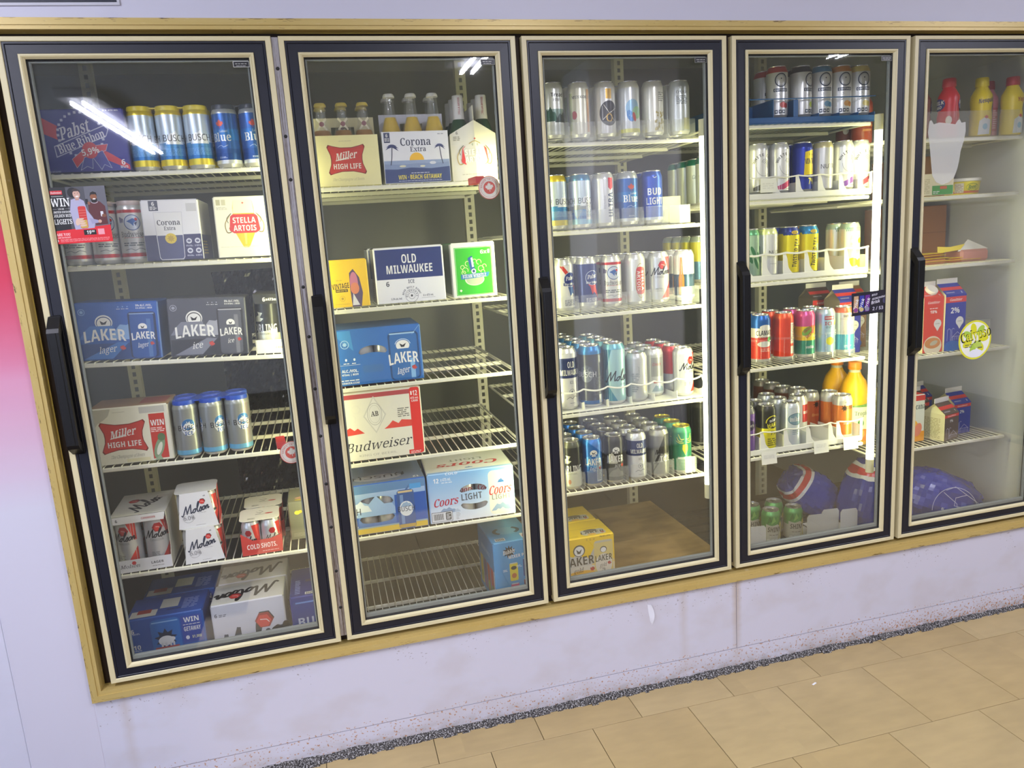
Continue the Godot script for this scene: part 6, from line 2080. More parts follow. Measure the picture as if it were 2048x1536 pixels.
func stock_second_door() -> void:
	var a: Art
	var b: Art
	var t: Node3D
	# bottle carriers on the top shelf
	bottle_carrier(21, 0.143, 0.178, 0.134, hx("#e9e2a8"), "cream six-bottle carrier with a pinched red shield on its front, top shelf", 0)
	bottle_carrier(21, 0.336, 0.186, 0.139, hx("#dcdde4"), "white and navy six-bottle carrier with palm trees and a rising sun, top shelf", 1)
	t = at_shelf("bottle_carrier", 21, 0.506, -0.160, "white gable-ended bottle carrier with a red badge at top shelf's right end", "carrier", 0.0)
	var w := 0.134
	var h := 0.130
	var m := MB.new()
	m.col = hx("#e4e1d4")
	# the gable end is folded along its middle, which stands forward a little
	var f := 0.022
	for s in [-1.0, 1.0]:
		var p := [Vector3(s * w * 0.5, 0, -f), Vector3(0, 0, 0), Vector3(0, 0.165, 0), Vector3(s * w * 0.5, h, -f)]
		m.quad(p[0], p[1], p[2], p[3], Vector3(s * f / (w * 0.5), 0, 1).normalized())
		m.quad(Vector3(s * w * 0.5, 0, -f), Vector3(s * w * 0.5, 0, -0.2), Vector3(s * w * 0.5, h * 0.9, -0.2), Vector3(s * w * 0.5, h, -f), Vector3(s, 0, 0))
		m.quad(Vector3(0, 0, -0.001), Vector3(s * w * 0.5, 0, -f - 0.001), Vector3(s * w * 0.5, h, -f - 0.001), Vector3(0, 0.165, -0.001), Vector3(0, 0, -1))
	m.quad(Vector3(-w * 0.5, 0.001, -f), Vector3(w * 0.5, 0.001, -f), Vector3(w * 0.5, 0.001, -0.2), Vector3(-w * 0.5, 0.001, -0.2), Vector3.UP)
	m.box(Vector3(-0.001, 0.0, -0.2), Vector3(0.001, 0.205, -0.002))
	part(t, "card_body", m, mat("print"))
	a = new_art()
	stella_badge(a, 0.0, h * 0.52, w * 0.60, false)
	a.fine(-w * 0.44, h * 0.86, -w * 0.3, h * 0.96, 3, hx("#8a8878"))
	a.text("6", -w * 0.36, h * 1.02, 0.008, hx("#77756a"), "sansx")
	a.fine(-w * 0.3, h * 0.12, w * 0.32, h * 0.15, 1, hx("#b9b6a8"))
	m = MB.new()
	m.art(a, Transform3D(Basis(), Vector3(0, 0, 0.0006)))
	for i in range(0, m.v.size(), 3):   # lay the print on the two folded halves
		for k in 3:
			m.v[i + k].z -= absf(m.v[i + k].x) * f / (w * 0.5)
	part(t, "printed_badge", m, mat("print"))
	for j in 3:
		for s in [-1.0, 1.0]:
			bottle("stella", 21, 0.506 + s * 0.034, -0.203 - j * 0.062, "white-foiled green bottle %s, %s of the gabled carrier" % [["in the front pair", "in the middle pair", "in the back pair"][j], "left side" if s < 0 else "right side"], "bottles in the gabled carrier")
	# second shelf
	t = at_shelf("can_pack", 22, 0.112, -0.160, "yellow four pack carton with a cut-out showing a can, second shelf", "carton")
	w = 0.112
	h = 0.136
	a = new_art()
	a.poly(PackedVector2Array([Vector2(w * 0.05, h * 0.02), Vector2(w * 0.28, h * 0.02), Vector2(w * 0.34, h * 0.3), Vector2(w * 0.28, h * 0.62), Vector2(w * 0.14, h * 0.80), Vector2(w * 0.04, h * 0.72), Vector2(w * 0.03, h * 0.4)]), hx("#5a4a68"))
	a.ell(w * 0.14, h * 0.52, w * 0.10, h * 0.22, hx("#c4768e"), 18)
	a.ell(w * 0.15, h * 0.40, w * 0.11, h * 0.12, hx("#d8825a"), 16)
	a.poly(PackedVector2Array([Vector2(w * 0.06, h * 0.05), Vector2(w * 0.24, h * 0.05), Vector2(w * 0.1, h * 0.3)]), hx("#d8d8dc"))
	a.text("VINTAGE", -w * 0.20, h * 0.46, h * 0.11, hx("#2c2a20"), "sansx", w * 0.42, 0.0, 0.06)
	a.rect(-w * 0.33, h * 0.335, -w * 0.03, h * 0.395, hx("#2c2a20"))
	a.text("HARD ICED TEA", -w * 0.18, h * 0.365, h * 0.035, hx("#e8c42a"), "sansb", w * 0.26)
	a.ring(-w * 0.18, h * 0.2, w * 0.07, w * 0.07, 0.0008, hx("#a88a1e"), 16)
	a.star(-w * 0.18, h * 0.2, w * 0.045, w * 0.02, 6, hx("#a88a1e"))
	a.fine(-w * 0.3, h * 0.57, -w * 0.1, h * 0.6, 1, hx("#b99a2a"))
	a.fine(-w * 0.36, h * 0.08, w * 0.0, h * 0.1, 1, hx("#b99a2a"))
	carton(t, w, h, 0.125, {"front": hx("#f1c618"), "top": hx("#8a7420"), "side": hx("#e9b914"), "front_art": a})
	for q in [[0.288, -0.160, "white and navy carton with big block letters, front one on second shelf", 0.0], [0.281, -0.305, "white edged carton directly behind the navy block-letter carton", 0.0]]:
		t = at_shelf("beer_carton", 22, q[0], q[1], q[2], "carton")
		w = 0.200
		h = 0.161
		a = new_art()
		a.rect(-w * 0.475, h * 0.44, w * 0.475, h * 0.965, hx("#23326e"))
		a.text("OLD", 0.0, h * 0.79, h * 0.155, WHITE, "sansx", w * 0.21)
		a.text("MILWAUKEE", 0.0, h * 0.61, h * 0.145, WHITE, "sansx", w * 0.66)
		a.text("ICE", 0.002, h * 0.385, h * 0.065, hx("#44485a"), "sansb", w * 0.09)
		a.text("6", -w * 0.33, h * 0.36, h * 0.085, hx("#2c2f3c"), "sansx")
		a.ring(0.0, h * 0.13, w * 0.095, w * 0.095, 0.0009, hx("#44485a"), 26)
		a.ring(0.0, h * 0.13, w * 0.05, w * 0.05, 0.0009, hx("#44485a"), 20)
		a.star(0.0, h * 0.13, w * 0.024, w * 0.011, 5, INK)
		a.arc_text("MILWAUKEE", 0.0, h * 0.13, w * 0.073, h * 0.028, PI / 2, hx("#44485a"), "sansb", 0.42)
		a.arc_text("BEER BUILT RIGHT", 0.0, h * 0.13, w * 0.125, h * 0.032, PI / 2, hx("#44485a"), "sansb", 0.18)
		a.text("6 x 473 mL", w * 0.24, h * 0.12, h * 0.035, hx("#44485a"), "sansb", w * 0.15)
		a.rect(w * 0.14, h * 0.075, w * 0.34, h * 0.080, hx("#8a8c96"))
		a.text("5.5% alc./vol.", -w * 0.22, h * 0.09, h * 0.035, hx("#44485a"), "sansb", w * 0.16)
		b = new_art()
		b.rect(0.004, h * 0.44, 0.13, h * 0.965, hx("#8d9096"))
		b.rect(0.07, 0.004, 0.078, h * 0.98, hx("#dcdcd2"))
		b.rect(0.10, 0.004, 0.106, h * 0.98, hx("#3a3c44"))
		b.fine(0.02, h * 0.1, 0.06, h * 0.4, 8, hx("#77797c"))
		carton(t, w, h, 0.136, {"front": hx("#e2e3e6"), "top": hx("#3c3c3c"), "side": hx("#b9bab4"), "front_art": a, "left_art": b})
	t = at_shelf("beer_carton", 22, 0.476, -0.158, "white carton with bright green panel and steaming whistle picture, second shelf", "carton", -2.0)
	w = 0.130
	h = 0.161
	a = new_art()
	a.rect(-w * 0.44, h * 0.045, w * 0.44, h * 0.92, hx("#e6eee2"))
	a.rect(-w * 0.43, h * 0.05, w * 0.43, h * 0.915, hx("#3cb42e"))
	a.rect(-w * 0.415, h * 0.06, w * 0.415, h * 0.905, hx("#e0f0d6"))
	a.rect(-w * 0.408, h * 0.065, w * 0.408, h * 0.90, hx("#38b22a"))
	for s in [[-0.2, 0.50, 0.07], [-0.26, 0.56, 0.05], [-0.14, 0.62, 0.06], [0.16, 0.52, 0.07], [0.24, 0.56, 0.05], [0.12, 0.64, 0.06], [0.2, 0.46, 0.05], [-0.24, 0.46, 0.05], [0.02, 0.66, 0.05]]:
		a.ring(w * s[0], h * s[1], w * s[2], w * s[2], 0.0018, hx("#d2e2a0"), 14, -0.5, 4.6)
	a.ell(0.0, h * 0.33, w * 0.22, h * 0.11, hx("#e2e6d2"), 26)
	a.ell(0.0, h * 0.33, w * 0.20, h * 0.10, hx("#aebf9e"), 26)
	a.poly(PackedVector2Array([Vector2(-w * 0.13, h * 0.72), Vector2(-w * 0.03, h * 0.76), Vector2(w * 0.02, h * 0.52), Vector2(-w * 0.08, h * 0.49)]), hx("#2f5a9e"))
	a.poly(PackedVector2Array([Vector2(-w * 0.06, h * 0.72), Vector2(-w * 0.02, h * 0.73), Vector2(w * 0.0, h * 0.56), Vector2(-w * 0.04, h * 0.55)]), hx("#dfe6ec"))
	a.ell(-w * 0.01, h * 0.48, w * 0.055, h * 0.045, hx("#dfe6ec"), 16)
	a.ell(-w * 0.01, h * 0.48, w * 0.03, h * 0.026, hx("#2a3f7e"), 12)
	a.poly(PackedVector2Array([Vector2(-w * 0.31, h * 0.34), Vector2(w * 0.31, h * 0.37), Vector2(w * 0.35, h * 0.45), Vector2(-w * 0.31, h * 0.43)]), hx("#2f74ac"))
	a.text("STEAM WHISTLE", 0.0, h * 0.398, h * 0.062, WHITE, "serifx", w * 0.54, 0.0, 0.02)
	a.text("6x", w * 0.24, h * 0.82, h * 0.07, WHITE, "sansb", w * 0.15)
	a.rect(w * 0.33, h * 0.79, w * 0.38, h * 0.86, WHITE)
	a.star(-w * 0.33, h * 0.14, w * 0.035, w * 0.02, 4, hx("#e0f0d6"))
	b = new_art()
	b.rect(0.004, 0.01, 0.17, h * 0.98, hx("#6f8468"))
	carton(t, w, h, 0.205, {"front": hx("#e4e6de"), "top": hx("#4e8a4a"), "side": hx("#dfe0d8"), "front_art": a, "left_art": b})
	# third shelf
	t = at_shelf("beer_carton", 23, 0.172, -0.160, "blue twelve pack carton with a carrying slot and white arched lettering", "carton")
	w = 0.262
	h = 0.165
	a = new_art()
	a.poly(PackedVector2Array([Vector2(-w * 0.49, h * 0.98), Vector2(-w * 0.30, h * 0.70), Vector2(-w * 0.25, h * 0.62), Vector2(-w * 0.27, h * 0.98)]), hx("#3f86c8"))
	a.ring(-w * 0.34, h * 0.74, h * 0.075, h * 0.075, 0.002, hx("#9fc0e4"), 20)
	a.star(-w * 0.34, h * 0.74, h * 0.045, h * 0.025, 7, hx("#9fc0e4"))
	for i in 3:
		a.ell(-w * (0.43 - i * 0.09), h * 0.47, h * 0.018, h * 0.024, hx("#cfe0f2"), 10)
		a.fine(-w * (0.46 - i * 0.09), h * 0.40, -w * (0.40 - i * 0.09), h * 0.425, 1, WHITE, i)
	a.rect(-w * 0.47, h * 0.375, -w * 0.19, h * 0.379, WHITE)
	a.text("5% ALC./VOL.", -w * 0.34, h * 0.275, h * 0.05, WHITE, "sansb", w * 0.24)
	a.text("12 X 473mL | BEER", -w * 0.34, h * 0.21, h * 0.032, WHITE, "sansb", w * 0.24)
	a.fine(-w * 0.46, h * 0.10, -w * 0.22, h * 0.13, 1, WHITE)
	a.text("LAKERBEER.COM", -w * 0.34, h * 0.06, h * 0.034, WHITE, "sansb", w * 0.24)
	a.rrect(-w * 0.17, h * 0.22, w * 0.06, h * 0.35, 0.006, hx("#3a6aa8"))
	var x := w * 0.30
	a.rrect(x - w * 0.17, 0.005, x + w * 0.17, h * 0.88, 0.012, hx("#1c4474"))
	a.rrect(x - w * 0.15, 0.006, x + w * 0.15, h * 0.86, 0.012, hx("#2b66a8"))
	a.rect(x - w * 0.15, h * 0.84, x + w * 0.13, h * 0.865, hx("#9cc0de"))
	a.rect(x + w * 0.06, 0.008, x + w * 0.11, h * 0.4, hx("#7fb0dc"))
	a.ell(x - w * 0.01, h * 0.64, w * 0.075, h * 0.095, WHITE, 24)
	a.ring(x - w * 0.01, h * 0.64, w * 0.09, h * 0.12, 0.002, hx("#bcd2ea"), 24, 0.2, 2.9)
	a.rect(x - w * 0.09, h * 0.51, x + w * 0.07, h * 0.585, hx("#2b66a8"))
	a.poly(PackedVector2Array([Vector2(x - w * 0.045, h * 0.68), Vector2(x - w * 0.01, h * 0.645), Vector2(x + w * 0.03, h * 0.68), Vector2(x + w * 0.005, h * 0.61), Vector2(x - w * 0.03, h * 0.61)]), INK)
	a.text("LAKER", x - w * 0.01, h * 0.40, h * 0.19, WHITE, "sansx", w * 0.33, 0.0, 0.03, h * 0.03)
	a.text("lager", x - w * 0.02, h * 0.20, h * 0.11, WHITE, "serif", w * 0.14, 0.3, 0.12)
	a.leaf(x + w * 0.10, h * 0.225, h * 0.055, hx("#c8453c"), -0.3)
	a.line(PackedVector2Array([Vector2(w * 0.49, h * 0.98), Vector2(w * 0.40, h * 0.82)]), 0.001, hx("#9cc0de"))
	carton(t, w, h, 0.205, {"front": hx("#2c68b4"), "top": hx("#2a5c9c"), "side": hx("#265290"), "front_art": a, "slots": [[-0.052, 0.030, 0.095, 0.010, 0.009]], "slot_cans": [-0.04, 0.027]})
	# fourth shelf
	t = at_shelf("beer_carton", 24, 0.167, -0.160, "large white twelve pack carton with red right edge and dark script", "carton")
	w = 0.240
	h = 0.209
	a = new_art()
	a.rect(-w * 0.49, h * 0.90, w * 0.40, h * 0.965, hx("#b04a4e"))
	a.rrect(w * 0.36, 0.004, w * 0.485, h * 0.985, 0.008, hx("#d8322c"))
	a.rect(w * 0.30, h * 0.02, w * 0.42, h * 0.08, hx("#d8322c"))
	a.poly(PackedVector2Array([Vector2(-w * 0.49, h * 0.38), Vector2(-w * 0.22, h * 0.40), Vector2(-w * 0.30, h * 0.48), Vector2(-w * 0.34, h * 0.45), Vector2(-w * 0.39, h * 0.50), Vector2(-w * 0.49, h * 0.44)]), hx("#d8483c"))
	a.poly(PackedVector2Array([Vector2(w * 0.02, h * 0.43), Vector2(w * 0.36, h * 0.43), Vector2(w * 0.36, h * 0.52), Vector2(w * 0.24, h * 0.54), Vector2(w * 0.20, h * 0.49), Vector2(w * 0.13, h * 0.54), Vector2(w * 0.08, h * 0.48)]), hx("#d8483c"))
	a.poly(PackedVector2Array([Vector2(-w * 0.22, h * 0.64), Vector2(-w * 0.08, h * 0.92), Vector2(w * 0.06, h * 0.64), Vector2(-w * 0.08, h * 0.38)]), hx("#c9c9be"))
	a.poly(PackedVector2Array([Vector2(-w * 0.20, h * 0.64), Vector2(-w * 0.08, h * 0.89), Vector2(w * 0.04, h * 0.64), Vector2(-w * 0.08, h * 0.41)]), hx("#e0dfd2"))
	a.ring(-w * 0.08, h * 0.66, w * 0.09, h * 0.16, 0.0012, hx("#9a9a90"), 30)
	a.ring(-w * 0.08, h * 0.66, w * 0.07, h * 0.13, 0.0008, hx("#a8a89e"), 30)
	a.text("AB", -w * 0.08, h * 0.665, h * 0.07, hx("#33332f"), "serifx", w * 0.09)
	for q in [[-0.36, 0.62], [-0.3, 0.75], [0.18, 0.74], [0.24, 0.62]]:
		a.ring(w * q[0], h * q[1], w * 0.05, h * 0.06, 0.001, hx("#cfcfc4"), 16)
	a.fine(w * 0.2, h * 0.58, w * 0.34, h * 0.72, 5, hx("#77776e"))
	a.text("Budweiser", -w * 0.055, h * 0.22, h * 0.13, hx("#2e2e34"), "serif", w * 0.80, 0.35, 0.03)
	a.text("KING OF BEERS.", -w * 0.08, h * 0.08, h * 0.03, hx("#a8a89e"), "sans", w * 0.46)
	a.text("12", w * 0.43, h * 0.90, h * 0.075, WHITE, "sansx", w * 0.055)
	a.rect(w * 0.375, h * 0.875, w * 0.393, h * 0.93, WHITE)
	a.text("473 mL", w * 0.42, h * 0.83, h * 0.03, WHITE, "sansb", w * 0.10)
	a.text("CANS", w * 0.42, h * 0.79, h * 0.03, WHITE, "sansb", w * 0.08)
	a.fine(w * 0.32, h * 0.03, w * 0.46, h * 0.07, 2, hx("#f0c8c4"))
	carton(t, w, h, 0.16, {"front": hx("#dedccb"), "top": hx("#b04a4e"), "side": hx("#cf322c"), "front_art": a})
	# fifth shelf
	t = at_shelf("beer_carton", 25, 0.155, -0.155, "blue mountain-scene twelve pack carton with two carrying slots, fifth shelf", "carton")
	w = 0.244
	h = 0.158
	a = new_art()
	a.rect(-w * 0.49, h * 0.82, w * 0.49, h * 0.98, hx("#5f86b4"))
	a.mount(-w * 0.49, h * 0.36, w * 0.16, h * 0.42, hx("#9dbbe0"), 5)
	a.mount(-w * 0.47, h * 0.46, -w * 0.18, h * 0.26, hx("#dbe4ee"), 9)
	a.rect(-w * 0.49, h * 0.14, -w * 0.352, h * 0.36, hx("#2c5cae"))
	a.rect(w * 0.105, h * 0.14, w * 0.49, h * 0.72, hx("#2a58ac"))
	a.poly(PackedVector2Array([Vector2(w * 0.12, h * 0.6), Vector2(w * 0.3, h * 0.9), Vector2(w * 0.22, h * 0.6)]), hx("#4a6a9a"))
	a.rect(-w * 0.49, 0.004, w * 0.49, h * 0.13, hx("#d8b83c"))
	a.rect(-w * 0.49, h * 0.13, w * 0.49, h * 0.16, hx("#8fa6b4"))
	a.ell(-w * 0.44, h * 0.46, w * 0.08, h * 0.20, hx("#e2e6e4"), 26)
	a.text("SCH", -w * 0.40, h * 0.48, h * 0.13, hx("#26282c"), "sans", w * 0.17)
	var bx := w * 0.24
	a.rrect(bx - w * 0.105, h * 0.02, bx + w * 0.105, h * 0.80, 0.010, hx("#3a5a94"))
	a.rect(bx - w * 0.09, h * 0.74, bx + w * 0.09, h * 0.78, hx("#cdb98a"))
	a.rect(bx - w * 0.10, h * 0.04, bx + w * 0.10, h * 0.11, hx("#b99a4a"))
	a.rect(bx - w * 0.07, h * 0.12, bx - w * 0.03, h * 0.7, hx("#6f8fc0"))
	a.ell(bx, h * 0.42, w * 0.085, h * 0.15, hx("#dfe4e6"), 24)
	a.mount(bx - w * 0.07, h * 0.46, bx + w * 0.07, h * 0.12, hx("#9ab4d0"), 4)
	a.text("BUSCH", bx, h * 0.42, h * 0.10, hx("#26282c"), "sans", w * 0.21)
	a.fine(-w * 0.46, h * 0.17, -w * 0.36, h * 0.20, 2, WHITE)
	a.rect(w * 0.30, h * 0.80, w * 0.44, h * 0.90, hx("#4f9ad8"))
	b = new_art()
	b.text("BUSCH", -w * 0.06, 0.07, 0.030, hx("#3a3f48"), "sans", w * 0.66, 0.0, PI)
	b.ell(-w * 0.06, 0.055, w * 0.30, 0.030, hx("#9fa9b4"), 26)
	b.text("BUSCH", -w * 0.06, 0.062, 0.026, hx("#2e333c"), "sans", w * 0.62, 0.0, PI)
	b.text("12", w * 0.4, 0.02, 0.014, WHITE, "sansx", 0.0, 0.0, PI)
	carton(t, w, h, 0.205, {"front": hx("#2c5cae"), "front_top": hx("#b9cfe8"), "top": hx("#6f8096"), "side": hx("#2a4f94"), "front_art": a, "top_art": b, "slots": [[-0.082, 0.022, 0.050, 0.0125, -0.002], [-0.082, 0.022, 0.098, 0.0125, 0.006]], "slot_cans": [-0.06, 0.006], "slot_dark": hx("#3a4048")})
	t = at_shelf("beer_carton", 25, 0.4165, -0.152, "pale blue twelve pack carton with red script and two curved slots", "carton", -2.5)
	w = 0.268
	h = 0.160
	a = new_art()
	a.text("12", -w * 0.40, h * 0.86, h * 0.09, hx("#f2f4f6"), "sansx", w * 0.06)
	a.text("x 473 mL", -w * 0.29, h * 0.87, h * 0.06, hx("#e2e9f0"), "sansb", w * 0.12)
	a.fine(-w * 0.34, h * 0.80, -w * 0.2, h * 0.83, 1, hx("#e2e9f0"))
	a.text("COLD", -w * 0.22, h * 0.975, h * 0.045, hx("#e2e9f0"), "sansb", w * 0.14)
	a.text("Coors", -w * 0.30, h * 0.43, h * 0.16, hx("#b8283c"), "serifx", w * 0.28, 0.3, 0.06)
	a.text("LIGHT", -w * 0.005, h * 0.475, h * 0.13, hx("#5a5f6a"), "sansx", w * 0.24, 0.0, 0.02)
	a.mount(-w * 0.40, h * 0.20, -w * 0.18, h * 0.14, hx("#7f9ac0"), 3)
	a.mount(-w * 0.22, h * 0.20, -w * 0.145, h * 0.08, hx("#a9bcd6"), 6)
	a.rect(-w * 0.48, 0.006, -w * 0.24, h * 0.235, hx("#44484e"))
	a.rect(-w * 0.475, 0.0075, -w * 0.245, h * 0.225, hx("#d8dce4"))
	a.barcode(-w * 0.465, 0.010, -w * 0.335, h * 0.215, hx("#33353a"), hx("#cfd3da"))
	a.rrect(-w * 0.32, 0.010, -w * 0.255, h * 0.215, 0.003, hx("#44484e"))
	a.fine(-w * 0.31, 0.014, -w * 0.262, h * 0.20, 4, hx("#cfd3da"), 5)
	a.fine(-w * 0.2, h * 0.05, -w * 0.15, h * 0.2, 5, hx("#a9aeb8"))
	var kx := w * 0.335
	a.rrect(kx - w * 0.135, 0.008, kx + w * 0.135, h * 0.93, 0.014, hx("#e6e4d4"))
	a.mount(kx - w * 0.03, h * 0.68, kx + w * 0.05, h * 0.10, hx("#3a74b8"), 2)
	a.text("Coors", kx, h * 0.545, h * 0.18, hx("#c83a3c"), "serifx", w * 0.26, 0.3, 0.06)
	a.text("LIGHT", kx + w * 0.005, h * 0.395, h * 0.10, hx("#8a9088"), "sansx", w * 0.22)
	a.mount(kx - w * 0.12, h * 0.12, kx + w * 0.12, h * 0.2, hx("#8fabc9"), 8)
	a.mount(kx - w * 0.10, h * 0.06, kx + w * 0.10, h * 0.14, hx("#dfe2da"), 12)
	b = new_art()
	b.text("Coors", 0.0, 0.072, 0.040, hx("#b8383c"), "serifx", w * 0.72, 0.3, PI)
	b.text("LIGHT", 0.0, 0.120, 0.022, hx("#8f9488"), "sansx", w * 0.40, 0.0, PI)
	b.mount(-0.014, 0.028, 0.014, 0.014, hx("#5f86b4"), 2)
	b.rect(-w * 0.49, 0.002, w * 0.49, 0.016, hx("#8fb2d8"))
	b.text("COLD", -w * 0.2, 0.010, 0.008, hx("#dfe6ee"), "sansb", 0.04, 0.0, PI)
	var sa := new_art()
	sa.text("Coors", 0.0, 0.098, 0.018, hx("#a83a40"), "serifx", 0.056, 0.3)
	carton(t, w, h, 0.205, {"front": hx("#dde2ec"), "front_top": hx("#7fb0e2"), "top": hx("#cfd4cc"), "side": hx("#4a6a90"), "edge": hx("#9cc4ea"), "front_art": a, "top_art": b, "slots": [[-0.037, 0.048, 0.051, 0.0095, -0.009], [-0.037, 0.048, 0.096, 0.0095, 0.009]], "slot_cans": [-0.020, 0.047], "slot_dark": hx("#2c3038"), "slot_art": sa})
	# bottom shelf
	t = at_shelf("beer_carton", 26, 0.545, -0.188, "sky blue mixer pack carton with little colourful can pictures, bottom shelf", "carton", 2.0)
	w = 0.138
	h = 0.222
	a = new_art()
	a.star(-w * 0.12, h * 0.84, w * 0.16, w * 0.09, 11, hx("#24283a"))
	a.text("Bubbly", -w * 0.12, h * 0.84, h * 0.06, WHITE, "serifx", w * 0.3, 0.2, 0.12)
	a.text("MIXER PACK", w * 0.14, h * 0.76, h * 0.05, WHITE, "sansb", w * 0.56, 0.0, 0.04)
	for q in [[-0.03, 0.52, "#e8d23a", "#c86a3a"], [0.3, 0.56, "#3f4a86", "#8a5a9a"], [-0.02, 0.20, "#d05a86", "#8a3a5a"], [0.3, 0.24, "#8a3a3c", "#c8843a"]]:
		a.rrect(w * (q[0] - 0.10), h * (q[1] - 0.14), w * (q[0] + 0.10), h * (q[1] + 0.14), 0.005, hx(q[2]))
		a.ell(w * q[0], h * (q[1] + 0.06), w * 0.07, h * 0.03, hx("#2c2c3a"), 12)
		a.ell(w * q[0], h * (q[1] - 0.06), w * 0.06, h * 0.04, hx(q[3]), 12)
		a.rect(w * (q[0] - 0.08), h * (q[1] + 0.125), w * (q[0] + 0.08), h * (q[1] + 0.14), hx("#cfd6da"))
		a.fine(w * (q[0] - 0.26), h * (q[1] + 0.02), w * (q[0] - 0.13), h * (q[1] + 0.06), 2, hx("#cfe4f2"), int(q[1] * 90))
	a.star(w * 0.44, h * 0.86, w * 0.05, w * 0.02, 5, hx("#8ac25a"))
	b = new_art()
	b.ell(0.0, 0.09, 0.045, 0.03, hx("#6fb0dc"), 22)
	b.ring(0.0, 0.09, 0.046, 0.034, 0.012, hx("#2f4f6a"), 14, -0.9, 0.9)
	b.ring(0.0, 0.09, 0.046, 0.034, 0.012, hx("#2f4f6a"), 14, 2.2, 4.0)
	b.barcode(-0.055, 0.012, -0.022, 0.034)
	b.rrect(0.034, 0.006, 0.066, 0.05, 0.004, hx("#dfe0de"))
	b.ell(0.05, 0.024, 0.013, 0.018, hx("#d0564c"), 14)
	var lf := new_art()
	lf.text("MIXER PACK", 0.10, h * 0.72, h * 0.07, hx("#9ac8d8"), "sansb", 0.11)
	for i in 4:
		lf.rrect(0.02 + i * 0.045, 0.02, 0.056 + i * 0.045, h * 0.55, 0.005, hx(["#c8b43a", "#5a4a7a", "#b04a4a", "#b8444e"][i]))
		lf.ell(0.038 + i * 0.045, h * 0.2, 0.012, 0.02, hx(["#8a9a3a", "#8a5a8a", "#8ab04a", "#6a9a4a"][i]), 10)
	lf.rect(0.196, 0.02, 0.205, h * 0.55, WHITE)
	carton(t, w, h, 0.21, {"front": hx("#4a98d0"), "top": hx("#55a2d8"), "side": hx("#3f86ba"), "front_art": a, "top_art": b, "left_art": lf})


